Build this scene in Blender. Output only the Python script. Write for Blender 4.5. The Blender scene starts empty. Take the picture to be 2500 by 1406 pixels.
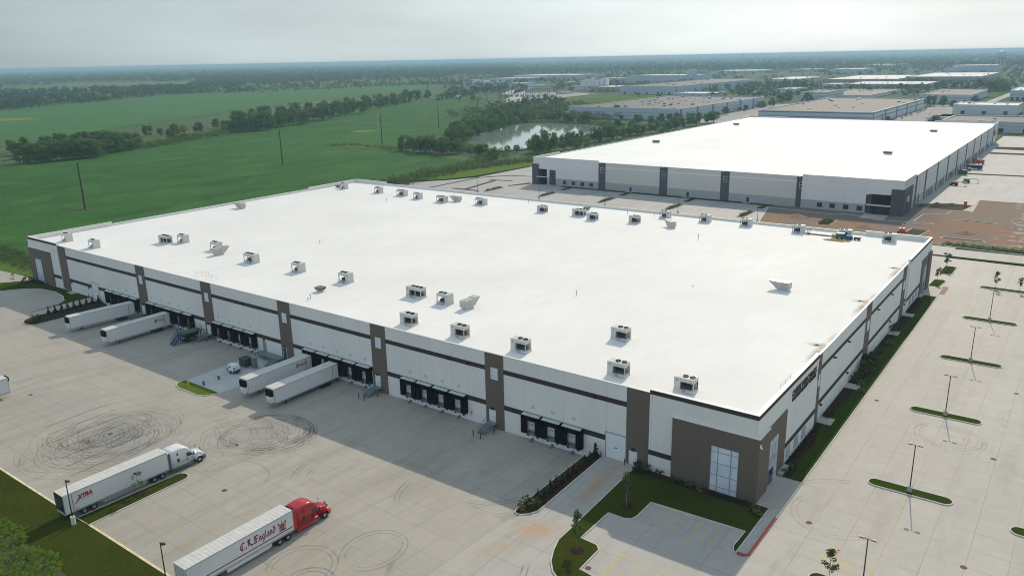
import bpy, bmesh, math, random
import numpy as np
from mathutils import Vector, Matrix
sc = bpy.context.scene
COL = sc.collection
R = math.radians
# ------------------------------------------------------------------ camera
camd = bpy.data.cameras.new('camera')
cam = bpy.data.objects.new('camera', camd)
COL.objects.link(cam)
sc.camera = cam
F_, PI_, RO_, YA_ = 1933.484, .281621, -.0205766, .637970
fw = Vector((-math.sin(YA_)*math.cos(PI_), math.cos(YA_)*math.cos(PI_), -math.sin(PI_)))
rt = fw.cross(Vector((0, 0, 1))).normalized()
up = rt.cross(fw)
r2 = rt*math.cos(RO_) + up*math.sin(RO_)
u2 = -rt*math.sin(RO_) + up*math.cos(RO_)
m = Matrix((r2, u2, -fw)).transposed().to_4x4()
m.translation = Vector((33.517, -103.391, 63.192))
cam.matrix_world = m
camd.sensor_width = 36
camd.sensor_fit = 'HORIZONTAL'
camd.lens = 36*F_/2500
camd.clip_start = .5
camd.clip_end = 90000
# ------------------------------------------------------------------ world, sun, exposure
SUN_EL, SUN_AZ = R(35.0), math.atan2(-.21, .98)     # azimuth from +Y, negative = towards -X
w = bpy.data.worlds.new("World")
sc.world = w
w.use_nodes = True
nt = w.node_tree
for n in list(nt.nodes): nt.nodes.remove(n)
L = nt.links.new
def N(t, **k):
    n = nt.nodes.new(t)
    for a, b in k.items(): setattr(n, a, b)
    return n
sky = N('ShaderNodeTexSky', sky_type='NISHITA')
sky.sun_disc = False
sky.sun_elevation = SUN_EL
sky.sun_rotation = SUN_AZ
sky.air_density = 1.0
sky.dust_density = 2.0
sky.ozone_density = 1.0
tc = N('ShaderNodeTexCoord')
mp = N('ShaderNodeMapping')
mp.inputs['Scale'].default_value = (1.2, 1.2, 5.5)
L(tc.outputs['Generated'], mp.inputs['Vector'])
nz = N('ShaderNodeTexNoise')
nz.inputs['Scale'].default_value = 2.6
nz.inputs['Detail'].default_value = 5
nz.inputs['Roughness'].default_value = .5
L(mp.outputs['Vector'], nz.inputs['Vector'])
# the veil is brightest on the sun's side and greyer blue away from it
dt = N('ShaderNodeVectorMath', operation='DOT_PRODUCT')
L(tc.outputs['Generated'], dt.inputs[0])
dt.inputs[1].default_value = (math.sin(SUN_AZ), math.cos(SUN_AZ), 0)
dr = N('ShaderNodeValToRGB')
e = dr.color_ramp.elements
e[0].position = 0; e[0].color = (.47, .59, .71, 1)
e[1].position = 1; e[1].color = (.79, .88, .92, 1)
for p_, c_ in ((.45, (.46, .57, .68)), (.56, (.39, .475, .51)), (.90, (.60, .71, .745))):
    q_ = e.new(p_); q_.color = (*c_, 1)
L(dt.outputs['Value'], dr.inputs['Fac'])
cl = N('ShaderNodeMapRange')
cl.inputs[1].default_value = .3; cl.inputs[2].default_value = .7; cl.inputs[3].default_value = 9.0; cl.inputs[4].default_value = 11.9
L(nz.outputs['Fac'], cl.inputs[0])
rp = N('ShaderNodeVectorMath', operation='SCALE')
L(dr.outputs['Color'], rp.inputs[0]); L(cl.outputs[0], rp.inputs['Scale'])
mx = N('ShaderNodeMix', data_type='RGBA')
mx.inputs['Factor'].default_value = .88
L(sky.outputs['Color'], mx.inputs['A'])
L(rp.outputs['Vector'], mx.inputs['B'])
bg = N('ShaderNodeBackground')
bg.inputs['Strength'].default_value = .1
L(mx.outputs['Result'], bg.inputs['Color'])
wo = N('ShaderNodeOutputWorld')
L(bg.outputs['Background'], wo.inputs['Surface'])
sd = bpy.data.lights.new('sun', 'SUN')
sd.energy = 3.05
sd.angle = R(.6)
sd.color = (1, .86, .68)
so = bpy.data.objects.new('sun', sd)
COL.objects.link(so)
tosun = Vector((math.sin(SUN_AZ)*math.cos(SUN_EL), math.cos(SUN_AZ)*math.cos(SUN_EL), math.sin(SUN_EL)))
so.rotation_euler = tosun.to_track_quat('Z', 'Y').to_euler()
so.location = (0, 0, 60)
vs = sc.view_settings
vs.view_transform = 'Standard'
vs.look = 'None'
vs.gamma = 1
vs.exposure = 0
sc.cycles.max_bounces = 6
sc.cycles.diffuse_bounces = 3
sc.cycles.transparent_max_bounces = 12
sc.cycles.volume_bounces = 1
sc.cycles.filter_width = 1.05
# ------------------------------------------------------------------ helpers
def clampf(v, a, b): return min(1.0, max(0.0, (v-a)/(b-a)))
def G(x, y):
    "ground height: the truck court is sunk 1.2 m at the docks"
    if y > 0: return 0.0
    return -1.2*clampf(y, -38, -20)*clampf(x, -189, -184)*clampf(-x, 24.9, 28.5)
class MB:
    "collects faces, then links them as ONE mesh object"
    def __init__(s): s.v = []; s.f = []; s.m = []; s.T = None
    def add(s, vs, fs, m=0):
        b = len(s.v)
        if s.T is not None: vs = [tuple(s.T @ Vector(p)) for p in vs]
        s.v += [tuple(p) for p in vs]
        s.f += [tuple(b+i for i in f) for f in fs]
        s.m += [m]*len(fs)
        return s
    def box(s, x0, x1, y0, y1, z0, z1, m=0):
        return s.add([(x0,y0,z0),(x1,y0,z0),(x1,y1,z0),(x0,y1,z0),(x0,y0,z1),(x1,y0,z1),(x1,y1,z1),(x0,y1,z1)],
              [(0,3,2,1),(4,5,6,7),(0,1,5,4),(1,2,6,5),(2,3,7,6),(3,0,4,7)], m)
    def tube(s, a, b, r0, r1=None, n=8, m=0, cap=True):
        if r1 is None: r1 = r0
        a = Vector(a); b = Vector(b); d = (b-a).normalized()
        e = d.orthogonal().normalized(); g = d.cross(e)
        vs = []
        for c, r in ((a, r0), (b, r1)):
            for i in range(n):
                t = 2*math.pi*i/n
                vs.append(c + e*math.cos(t)*r + g*math.sin(t)*r)
        fs = [(i, (i+1) % n, n+(i+1) % n, n+i) for i in range(n)]
        if cap: fs += [tuple(range(n-1, -1, -1)), tuple(range(n, 2*n))]
        return s.add(vs, fs, m)
    def path(s, pts, r, n=6, m=0):
        for a, b in zip(pts, pts[1:]): s.tube(a, b, r, r, n, m)
        return s
    def bar(s, a, b, wx, wz, m=0):
        "box beam from a to b"
        a = Vector(a); b = Vector(b); d = (b-a).normalized()
        upv = Vector((0, 0, 1)) if abs(d.z) < .95 else Vector((0, 1, 0))
        e = d.cross(upv).normalized()*wx/2; g = d.cross(e).normalized()*wz/2
        vs = [a-e-g, a+e-g, a+e+g, a-e+g, b-e-g, b+e-g, b+e+g, b-e+g]
        return s.add(vs, [(0,3,2,1),(4,5,6,7),(0,1,5,4),(1,2,6,5),(2,3,7,6),(3,0,4,7)], m)
    def prism(s, poly, z0, z1, m=0):
        n = len(poly)
        a = sum(poly[i][0]*poly[(i+1) % n][1]-poly[(i+1) % n][0]*poly[i][1] for i in range(n))
        if a < 0: poly = poly[::-1]
        vs = [(x, y, z0) for x, y in poly]+[(x, y, z1) for x, y in poly]
        fs = [tuple(range(n-1, -1, -1)), tuple(range(n, 2*n))]+[(i, (i+1) % n, n+(i+1) % n, n+i) for i in range(n)]
        return s.add(vs, fs, m)
    def quad(s, a, b, c, d, m=0): return s.add([a, b, c, d], [(0, 1, 2, 3)], m)
    def lathe(s, prof, n=12, m=0, c=(0, 0, 0)):
        vs = []
        for r, z in prof:
            for i in range(n):
                t = 2*math.pi*i/n
                vs.append((c[0]+r*math.cos(t), c[1]+r*math.sin(t), c[2]+z))
        k = len(prof)
        fs = [(j*n+i, j*n+(i+1) % n, (j+1)*n+(i+1) % n, (j+1)*n+i) for j in range(k-1) for i in range(n)]
        fs += [tuple(range(n-1, -1, -1)), tuple(range((k-1)*n, k*n))]
        return s.add(vs, fs, m)
    def wheel(s, c, r, wd, ax='x', n=20, m=0):
        "tyre with a dished rim, axle along x"
        d = Vector((1, 0, 0)) if ax == 'x' else Vector((0, 1, 0))
        e = Vector((0, 0, 1)); g = d.cross(e); c = Vector(c)
        prof = [(0, r*.5), (0, r*.58), (-.05, r*.62), (.0, r*.9), (.04, r), (wd-.04, r), (wd, r*.9), (wd, r*.4)]
        vs = []
        for t_, rr in prof:
            for i in range(n):
                t = 2*math.pi*i/n
                vs.append(c+d*(wd/2-t_)+e*math.cos(t)*rr+g*math.sin(t)*rr)
        k = len(prof)
        fs = [(j*n+i, j*n+(i+1) % n, (j+1)*n+(i+1) % n, (j+1)*n+i) for j in range(k-1) for i in range(n)]
        fs += [tuple(range((k-1)*n, k*n))]
        return s.add(vs, fs, m)
    def mesh(s, name):
        me = bpy.data.meshes.new(name)
        me.from_pydata(s.v, [], s.f)
        me.polygons.foreach_set('material_index', s.m)
        me.update()
        return me
    def build(s, name, mats, parent=None, smooth=False, loc=None, kind=None, bevel=0):
        me = s.mesh(name)
        for q in (mats if isinstance(mats, (list, tuple)) else [mats]): me.materials.append(q)
        if smooth: me.polygons.foreach_set('use_smooth', [True]*len(me.polygons))
        o = bpy.data.objects.new(name, me)
        COL.objects.link(o)
        if parent: o.parent = parent
        if loc: o.location = loc
        if kind: o['kind'] = kind
        if bevel:
            b = o.modifiers.new('bevel', 'BEVEL'); b.width = bevel; b.segments = 2; b.limit_method = 'ANGLE'
        return o
def thing(name, label, cat, loc=(0, 0, 0), rz=0, group=None):
    o = bpy.data.objects.new(name, None)
    COL.objects.link(o)
    o.location = loc; o.rotation_euler = (0, 0, rz); o.empty_display_size = .5
    o['label'] = label; o['category'] = cat
    if group: o['group'] = group
    return o
def tag(o, label, cat, group=None):
    o['label'] = label; o['category'] = cat
    if group: o['group'] = group
    return o
KIDS = {}
def kids(o): return [c for c in COL.objects if c.parent == o]
def dup(root, loc, rz=0, label=None, group=None, scale=None, cat=None):
    if root.name not in KIDS:
        KIDS[root.name] = [(c, kids(c)) for c in kids(root)]
    r = root.copy(); COL.objects.link(r)
    r.location = loc; r.rotation_euler = (0, 0, rz)
    if label: r['label'] = label
    if group: r['group'] = group
    if cat: r['category'] = cat
    if scale: r.scale = (scale,)*3 if not isinstance(scale, tuple) else scale
    for ch, gs in KIDS[root.name]:
        c = ch.copy(); COL.objects.link(c); c.parent = r
        for g in gs:
            d = g.copy(); COL.objects.link(d); d.parent = c
    return r
ORD = ['first','second','third','fourth','fifth','sixth','seventh','eighth','ninth','tenth','eleventh','twelfth','thirteenth',
  'fourteenth','fifteenth','sixteenth','seventeenth','eighteenth','nineteenth','twentieth','twenty-first','twenty-second','twenty-third',
  'twenty-fourth','twenty-fifth','twenty-sixth','twenty-seventh','twenty-eighth','twenty-ninth','thirtieth','thirty-first','thirty-second',
  'thirty-third','thirty-fourth','thirty-fifth','thirty-sixth','thirty-seventh','thirty-eighth','thirty-ninth','fortieth']
# ------------------------------------------------------------------ materials
def mat(name, col, rough=.6, metal=0, var=.06, scale=1.5, bump=0, spec=.4, coords='Object', col2=None, detail=4):
    m = bpy.data.materials.new(name); m.use_nodes = True
    t = m.node_tree; b = t.nodes['Principled BSDF']
    b.inputs['Roughness'].default_value = rough
    b.inputs['Metallic'].default_value = metal
    b.inputs['Specular IOR Level'].default_value = spec
    tc = t.nodes.new('ShaderNodeTexCoord')
    nz = t.nodes.new('ShaderNodeTexNoise'); nz.inputs['Scale'].default_value = scale; nz.inputs['Detail'].default_value = detail
    t.links.new(tc.outputs[coords], nz.inputs['Vector'])
    r = t.nodes.new('ShaderNodeValToRGB')
    r.color_ramp.elements[0].position = .3; r.color_ramp.elements[1].position = .7
    c2 = col2 if col2 else tuple(min(1, c*(1+var)) for c in col)
    c1 = col if col2 else tuple(c*(1-var) for c in col)
    r.color_ramp.elements[0].color = (*c1, 1); r.color_ramp.elements[1].color = (*c2, 1)
    t.links.new(nz.outputs['Fac'], r.inputs['Fac'])
    t.links.new(r.outputs['Color'], b.inputs['Base Color'])
    if bump:
        bp = t.nodes.new('ShaderNodeBump'); bp.inputs['Strength'].default_value = bump; bp.inputs['Distance'].default_value = .05
        t.links.new(nz.outputs['Fac'], bp.inputs['Height']); t.links.new(bp.outputs['Normal'], b.inputs['Normal'])
    return m
class NT:
    "small node-graph builder on a fresh principled material"
    def __init__(s, name, rough=.8, spec=.3):
        s.mat = bpy.data.materials.new(name); s.mat.use_nodes = True
        s.t = s.mat.node_tree; s.b = s.t.nodes['Principled BSDF']
        s.b.inputs['Roughness'].default_value = rough; s.b.inputs['Specular IOR Level'].default_value = spec
        s.geo = s.t.nodes.new('ShaderNodeNewGeometry'); s.pos = s.geo.outputs['Position']
    def put(s, sock, val):
        if hasattr(val, 'is_linked') or hasattr(val, 'node'): s.t.links.new(val, sock)
        else: sock.default_value = val
    def math(s, op, a, b=0, c=None):
        n = s.t.nodes.new('ShaderNodeMath'); n.operation = op
        s.put(n.inputs[0], a); s.put(n.inputs[1], b)
        if c is not None: s.put(n.inputs[2], c)
        return n.outputs[0]
    def xyz(s, v=None):
        n = s.t.nodes.new('ShaderNodeSeparateXYZ'); s.t.links.new(v or s.pos, n.inputs[0]); return n.outputs
    def mapping(s, scale=(1, 1, 1), loc=(0, 0, 0), rot=(0, 0, 0), v=None):
        n = s.t.nodes.new('ShaderNodeMapping'); s.t.links.new(v or s.pos, n.inputs['Vector'])
        n.inputs['Scale'].default_value = scale; n.inputs['Location'].default_value = loc; n.inputs['Rotation'].default_value = rot
        return n.outputs[0]
    def noise(s, scale, detail=3, rough=.5, v=None, dist=0):
        n = s.t.nodes.new('ShaderNodeTexNoise'); s.t.links.new(v or s.pos, n.inputs['Vector'])
        n.inputs['Scale'].default_value = scale; n.inputs['Detail'].default_value = detail; n.inputs['Roughness'].default_value = rough
        n.inputs['Distortion'].default_value = dist
        return n.outputs['Fac']
    def white(s, v):
        n = s.t.nodes.new('ShaderNodeTexWhiteNoise'); n.noise_dimensions = '2D'; s.t.links.new(v, n.inputs['Vector']); return n.outputs['Value']
    def comb(s, x, y, z=0):
        n = s.t.nodes.new('ShaderNodeCombineXYZ'); s.put(n.inputs[0], x); s.put(n.inputs[1], y); s.put(n.inputs[2], z); return n.outputs[0]
    def ramp(s, fac, stops):
        n = s.t.nodes.new('ShaderNodeValToRGB'); s.t.links.new(fac, n.inputs[0])
        e = n.color_ramp.elements
        while len(e) < len(stops): e.new(.5)
        for i, (p, c) in enumerate(stops):
            e[i].position = p; e[i].color = (*c, 1) if len(c) == 3 else c
        return n.outputs['Color']
    def mr(s, v, a, b, c=0., d=1.):
        n = s.t.nodes.new('ShaderNodeMapRange'); s.put(n.inputs[0], v)
        for i, q in enumerate((a, b, c, d)): n.inputs[i+1].default_value = q
        return n.outputs[0]
    def mix(s, f, a, b, mode='MIX'):
        n = s.t.nodes.new('ShaderNodeMix'); n.data_type = 'RGBA'; n.blend_type = mode
        s.put(n.inputs['Factor'], f)
        for k, q in (('A', a), ('B', b)):
            if isinstance(q, tuple): n.inputs[k].default_value = (*q, 1) if len(q) == 3 else q
            else: s.t.links.new(q, n.inputs[k])
        return n.outputs['Result']
    def color(s, c): s.t.links.new(c, s.b.inputs['Base Color'])
    def bump(s, h, strength=.5, dist=.1):
        n = s.t.nodes.new('ShaderNodeBump'); n.inputs['Strength'].default_value = strength; n.inputs['Distance'].default_value = dist
        s.t.links.new(h, n.inputs['Height']); s.t.links.new(n.outputs[0], s.b.inputs['Normal'])
def concrete(name, base=(.385, .352, .300), sx=4.6, sy=4.6, stains=True, joint=.62):
    k = NT(name, .7, .45)
    x, y, z = k.xyz()
    a = k.noise(.055, 4, .55); b = k.noise(.5, 5, .6); c = k.noise(7, 3)
    st = k.noise(.16, 5, .65, v=k.mapping((1, .22, 1), rot=(0, 0, .5)))
    col = k.ramp(a, [(.3, tuple(v*.91 for v in base)), (.7, tuple(v*1.06 for v in base))])
    col = k.mix(k.mr(b, .35, .7, 0, .42), col, tuple(v*.76 for v in base))
    col = k.mix(k.mr(st, .50, .68, 0, .5), col, (base[0]*.66, base[1]*.64, base[2]*.62))
    st2 = k.noise(.35, 5, .7, v=k.mapping((1, .12, 1)))
    col = k.mix(k.mr(st2, .56, .72, 0, .45), col, (base[0]*.60, base[1]*.58, base[2]*.56))
    col = k.mix(k.mr(c, .3, .7, 0, .14), col, tuple(v*1.15 for v in base))
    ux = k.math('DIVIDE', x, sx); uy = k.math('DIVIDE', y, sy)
    cell = k.comb(k.math('FLOOR', ux), k.math('FLOOR', uy))
    col = k.mix(k.mr(k.white(cell), 0, 1, 0, .13), col, tuple(v*.72 for v in base))
    right_slabs = k.math('GREATER_THAN', k.math('FLOOR', ux), -6.5)  # slabs right of one joint get a lighter, more neutral colour
    if stains: col = k.mix(k.math('MULTIPLY', right_slabs, .9), col, k.mix(.5, k.mix(1.0, col, (1.12, 1.15, 1.21), 'MULTIPLY'), k.mix(1.0, col, (1.12, 1.15, 1.21), 'MULTIPLY')))
    jx = k.math('PINGPONG', k.math('FRACT', ux), .5); jy = k.math('PINGPONG', k.math('FRACT', uy), .5)
    jn = k.noise(.12, 2)
    jm = k.math('MAXIMUM', k.math('LESS_THAN', jx, .011), k.math('LESS_THAN', jy, .011))
    col = k.mix(k.math('MULTIPLY', jm, k.mr(jn, .3, .65, .2, 1-joint+.2)), col, (.17, .155, .135))
    if stains:
        for (cx, cy, rx, ry, an, cc, am) in STAINS:
            ca, sa = math.cos(an), math.sin(an)
            dx = k.math('SUBTRACT', x, cx); dy = k.math('SUBTRACT', y, cy)
            p = k.math('DIVIDE', k.math('ADD', k.math('MULTIPLY', dx, ca), k.math('MULTIPLY', dy, sa)), rx)
            q = k.math('DIVIDE', k.math('SUBTRACT', k.math('MULTIPLY', dy, ca), k.math('MULTIPLY', dx, sa)), ry)
            d = k.math('SQRT', k.math('ADD', k.math('MULTIPLY', p, p), k.math('MULTIPLY', q, q)))
            d = k.math('ADD', d, k.mr(k.noise(.55, 4, .6), 0, 1, -.55, .55))
            col = k.mix(k.mr(d, .2, 1.0, am, 0), col, cc)
    k.color(col); k.bump(c, .25, .02)
    return k.mat
STAINS = [(-21.2, -8, 1.6, 10, .05, (.40, .22, .10), .55), (-22.0, -24, 4.5, 2.6, .3, (.46, .27, .12), .6), (-24, -31, 2.0, 6, -.5, (.44, .30, .17), .4),
  (-93, -44, 17, 6, .9, (.30, .29, .27), .35), (-101, -42, 9, 12, 0, (.24, .235, .225), .5), (-80.5, -27, 8, 11, 0, (.25, .245, .235), .42),
  (-120, -9, 3, 7, .2, (.36, .27, .2), .35), (-46, -8, 14, 4, .1, (.30, .285, .26), .3), (-33, -41.5, .6, 2.4, .5, (.2, .18, .15), .7)]
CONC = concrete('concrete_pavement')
CONC_LIGHT = concrete('concrete_new', (.42, .39, .35), 3.0, 3.0, False, .7)
CONC_FAR = concrete('concrete_far', (.37, .36, .345), 5.2, 3.0, False, .62)
KERB = mat('kerb_concrete', (.56, .53, .46), .85, var=.1, scale=.8, bump=.2)
YPAINT = None
def paint(name, col, lo=.3, hi=.6, sc_=1.5, thin=1.0):
    k = NT(name, .7, .3)
    k.color(k.ramp(k.noise(.8, 3), [(.3, tuple(v*.9 for v in col)), (.7, col)]))
    n = k.noise(sc_, 5, .65)
    k.t.links.new(k.mr(n, lo, hi, 0, thin), k.b.inputs['Alpha'])
    return k.mat
YPAINT = paint('faded_yellow_paint', (.70, .46, .12), .25, .55, 1.2, .95)
YPAINT2 = paint('yellow_paint', (.72, .50, .13), .2, .5, 1.5, .9)
WPAINT = paint('white_paint', (.78, .77, .72), .3, .6, 1.2, .75)
YFLOOR = paint('pale_yellow_kerb_paint', (.80, .66, .34), .2, .5, 1.0, .7)
RPAINT = mat('red_kerb_paint', (.36, .045, .05), .6, var=.15)
SKID = paint('tyre_rubber_marks', (.085, .08, .075), .30, .75, .35, .36)
def grassmat(name, c1, c2, c3, s=1.0, bump=.6):
    k = NT(name, .95, .0)
    a = k.noise(.12*s, 3); b = k.noise(1.3*s, 4, .7); c = k.noise(6*s, 3, .7)
    col = k.ramp(a, [(.32, c1), (.68, c2)])
    col = k.mix(k.mr(b, .45, .75, 0, .6), col, c3)
    col = k.mix(k.mr(c, .3, .75, 0, .55), col, tuple(v*.45 for v in c1))
    k.color(col); k.bump(c, bump, .15)
    return k.mat
LAWN = grassmat('mown_lawn', (.034, .066, .008), (.052, .084, .012), (.080, .078, .018))
LAWN_DRY = grassmat('dry_lawn', (.038, .056, .007), (.060, .074, .012), (.100, .080, .024))
WEEDS = grassmat('tall_weeds', (.09, .17, .03), (.12, .20, .045), (.16, .19, .05), .5, 1)
MULCH = grassmat('mulch_bed', (.040, .026, .018), (.055, .036, .025), (.075, .05, .035), 1.5)
SOIL = grassmat('dark_soil', (.10, .09, .07), (.14, .125, .09), (.09, .12, .05), .7)
def fieldmat(name, c1, c2, ang):
    k = NT(name, .95, .1)
    v = k.mapping((1, 1, 1), rot=(0, 0, ang))
    x, y, z = k.xyz(v)
    rows = k.math('SINE', k.math('MULTIPLY', x, 1.1))
    a = k.noise(.006, 5, .55, v=k.mapping((1, .45, 1), rot=(0, 0, ang))); b = k.noise(.06, 5, .65, v=k.mapping((1, .3, 1), rot=(0, 0, ang))); c = k.noise(.9, 4, .7)
    col = k.ramp(a, [(.3, c1), (.7, c2)])
    col = k.mix(k.mr(b, .48, .68, 0, .7), col, tuple(v_*.55 for v_ in c1))
    col = k.mix(k.mr(b, .25, .42, .35, 0), col, (c2[0]*1.5, c2[1]*1.15, c2[2]))
    col = k.mix(k.mr(c, .35, .65, 0, .75), col, tuple(v_*.4 for v_ in c1))
    d_ = k.noise(.22, 6, .78, v=k.mapping((1, .35, 1), rot=(0, 0, ang))); e_ = k.noise(.018, 4, .6)
    col = k.mix(k.math('MULTIPLY', k.mr(d_, .55, .66, 0, .75), k.mr(e_, .42, .6)), col, (.010, .035, .012))
    col = k.mix(k.mr(k.noise(.035, 5, .7), .5, .72, 0, .4), col, (c2[0]*1.9, c2[1]*1.12, c2[2]*1.2))
    col = k.mix(k.mr(rows, -1, 1, 0, .12), col, tuple(v_*.5 for v_ in c1))
    k.color(col); k.bump(c, .8, .3)
    return k.mat
FIELD = fieldmat('soybean_field', (.030, .122, .014), (.058, .180, .026), -.32)
FIELD2 = fieldmat('soybean_field_far', (.058, .185, .042), (.078, .21, .050), -.9)
MEADOW = grassmat('meadow', (.11, .17, .05), (.15, .20, .06), (.19, .18, .08), .08)
TAN = grassmat('stubble_strip', (.22, .18, .10), (.20, .20, .09), (.15, .18, .07), .02)
def earth(name):
    k = NT(name, .95, .1)
    a = k.noise(.05, 5, .6); b = k.noise(.25, 5, .65); c = k.noise(2.5, 4); x, y, z = k.xyz()
    g = k.math('MULTIPLY', k.mr(y, 213, 222), k.mr(x, -20, -9, 1, 0))
    col = k.ramp(a, [(.35, (.34, .155, .085)), (.48, (.30, .18, .115)), (.56, (.22, .185, .155)), (.66, (.33, .17, .095))])
    col = k.mix(k.mr(b, .45, .7, 0, .6), col, (.25, .20, .155))
    col = k.mix(k.math('MULTIPLY', k.mr(y, 232, 244), .8), col, (.27, .205, .15))
    col = k.mix(k.math('MULTIPLY', g, .85), col, (.17, .155, .14))
    wet = k.math('MULTIPLY', k.mr(b, .54, .57), k.mr(x, 6, 22))
    col = k.mix(wet, col, (.55, .53, .48))
    col = k.mix(k.mr(c, .35, .7, 0, .3), col, (.12, .09, .07))
    k.color(col); k.bump(c, .6, .2)
    return k.mat
DIRT = earth('graded_clay')
# ------------------------------------------------------------------ ground surfaces
def xlines(a, b, marks, big=12):
    L_ = [a]
    while L_[-1] < b-1e-6:
        x = L_[-1]; st = big
        for lo, hi, s_ in marks:
            if lo-1e-6 <= x < hi-1e-6: st = min(s_, hi-x)
            elif x < lo: st = min(st, lo-x)
        L_.append(min(b, x+st))
    return L_
RX = [(-189, -184, 1), (-28.5, -24.9, .9)]
RY = [(-38, -20, 1.5)]
def gridsheet(name, xs, ys, dz, m_, kind='structure'):
    b = MB(); nx = len(xs)
    vs = [(x, y, G(x, y)+dz) for y in ys for x in xs]
    fs = [(j*nx+i, j*nx+i+1, (j+1)*nx+i+1, (j+1)*nx+i) for j in range(len(ys)-1) for i in range(nx-1)]
    b.add(vs, fs)
    return b.build(name, m_, kind=kind)
def drape(poly, dz, b, mi=0):
    "a flat outline cut along the ground's breaks and laid dz above it"
    bm = bmesh.new()
    f = bm.faces.new([bm.verts.new((x, y, 0)) for x, y in poly])
    f.normal_update(); bmesh.ops.triangulate(bm, faces=bm.faces[:])
    xs_ = [p[0] for p in poly]; ys_ = [p[1] for p in poly]
    if min(ys_) < 0 and max(ys_) > -38.1 and max(xs_) > -189.1 and min(xs_) < -24.8 and (max(xs_)-min(xs_) < 80 or len(poly) > 4):
        cuts = [(Vector((c_, 0, 0)), Vector((1, 0, 0))) for lo, hi, s_ in RX for c_ in np.arange(lo, hi+.01, s_)]
        cuts += [(Vector((0, c_, 0)), Vector((0, 1, 0))) for c_ in np.arange(-38, -19.9, 1.5)]
        for co, no in cuts:
            bmesh.ops.bisect_plane(bm, geom=bm.verts[:]+bm.edges[:]+bm.faces[:], plane_co=co, plane_no=no)
    bmesh.ops.triangulate(bm, faces=bm.faces[:])
    bm.verts.index_update()
    for f in bm.faces: f.normal_update()
    vs = [(v.co.x, v.co.y, G(v.co.x, v.co.y)+dz) for v in bm.verts]
    fs = []
    for f in bm.faces:
        t = tuple(v.index for v in f.verts)
        fs.append(t if f.normal.z > 0 else t[::-1])
    bm.free()
    b.add(vs, fs, mi)
def sheet(name, polys, dz, m_, kind='structure'):
    b = MB()
    for p in (polys if isinstance(polys[0][0], (tuple, list)) else [polys]): drape(p, dz, b)
    return b.build(name, m_, kind=kind)
def ribbon(b, pts, w_, dz, mi=0, step=1.0):
    "flat strip along a polyline"
    P = []
    for (x0, y0), (x1, y1) in zip(pts, pts[1:]):
        d = math.hypot(x1-x0, y1-y0); n = max(1, int(d/step)) if (min(y0, y1) < 0) else 1
        for i in range(n): P.append((x0+(x1-x0)*i/n, y0+(y1-y0)*i/n))
    P.append(pts[-1])
    vs = []
    for i, (x, y) in enumerate(P):
        a = P[max(0, i-1)]; c = P[min(len(P)-1, i+1)]
        dx, dy = c[0]-a[0], c[1]-a[1]; d = math.hypot(dx, dy) or 1
        nx, ny = -dy/d*w_/2, dx/d*w_/2
        vs += [(x+nx, y+ny, G(x+nx, y+ny)+dz), (x-nx, y-ny, G(x-nx, y-ny)+dz)]
    b.add(vs, [(2*i, 2*i+1, 2*i+3, 2*i+2) for i in range(len(P)-1)], mi)
def kerbline(b, pts, w_=.17, h=.15, closed=False, mi=0):
    if closed: pts = list(pts)+[pts[0]]
    P = []
    for (x0, y0), (x1, y1) in zip(pts, pts[1:]):
        d = math.hypot(x1-x0, y1-y0); n = max(1, int(d/1.5)) if -40 < min(y0, y1) < 0 else 1
        for i in range(n): P.append((x0+(x1-x0)*i/n, y0+(y1-y0)*i/n))
    P.append(pts[-1]); k = len(P); vs = []
    for i, (x, y) in enumerate(P):
        if closed: a = P[(i-1) % (k-1)]; c = P[(i+1) % (k-1)]
        else: a = P[max(0, i-1)]; c = P[min(k-1, i+1)]
        dx, dy = c[0]-a[0], c[1]-a[1]; d = math.hypot(dx, dy) or 1
        nx, ny = -dy/d*w_/2, dx/d*w_/2; g = G(x, y)
        vs += [(x+nx, y+ny, g-.05), (x+nx, y+ny, g+h), (x-nx, y-ny, g+h), (x-nx, y-ny, g-.05)]
    fs = []
    for i in range(k-1):
        o_ = 4*i
        fs += [(o_, o_+4, o_+5, o_+1), (o_+1, o_+5, o_+6, o_+2), (o_+2, o_+6, o_+7, o_+3)]
    if not closed: fs += [(0, 1, 2, 3), (4*k-4, 4*k-1, 4*k-2, 4*k-3)]
    b.add(vs, fs, mi)
def arc(cx, cy, r, a0, a1, n=8, ry=None):
    ry = ry or r
    return [(cx+r*math.cos(R(a0+(a1-a0)*i/n)), cy+ry*math.sin(R(a0+(a1-a0)*i/n))) for i in range(n+1)]
def island(poly, top, name='lawn', kb=True, h=.15):
    sheet(name, poly, h-.03, top)
    if kb:
        b = MB(); kerbline(b, poly, closed=True, h=h); b.build('kerb', KERB, kind='structure')
# one ground sheet to the horizon: a hole is left nowhere, the sunk court is part of it
gx_ = [-40000, -15000, -6000, -2500, -1200, -600] + xlines(-300, 100, RX, 20)+[300, 1500, 6000, 15000, 40000]
gy_ = [-6000, -1500, -400, -120] + xlines(-60, 0, RY, 10)+[20, 100, 236, 600, 1500, 4000, 9000, 20000, 45000]
gb = MB(); nx = len(gx_)
gb.add([(x, y, G(x, y)-.25) for y in gy_ for x in gx_], [(j*nx+i, j*nx+i+1, (j+1)*nx+i+1, (j+1)*nx+i) for j in range(len(gy_)-1) for i in range(nx-1)])
k = NT('ground_cover', .95, .1)
a = k.noise(.0025, 5, .6); b_ = k.noise(.02, 5, .65); c = k.noise(.4, 4)
col = k.ramp(a, [(.3, (.055, .105, .035)), (.5, (.075, .125, .045)), (.7, (.12, .14, .07))])
col = k.mix(k.mr(b_, .4, .7, 0, .5), col, (.04, .075, .025))
col = k.mix(k.mr(c, .4, .7, 0, .3), col, (.03, .06, .02))
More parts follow.
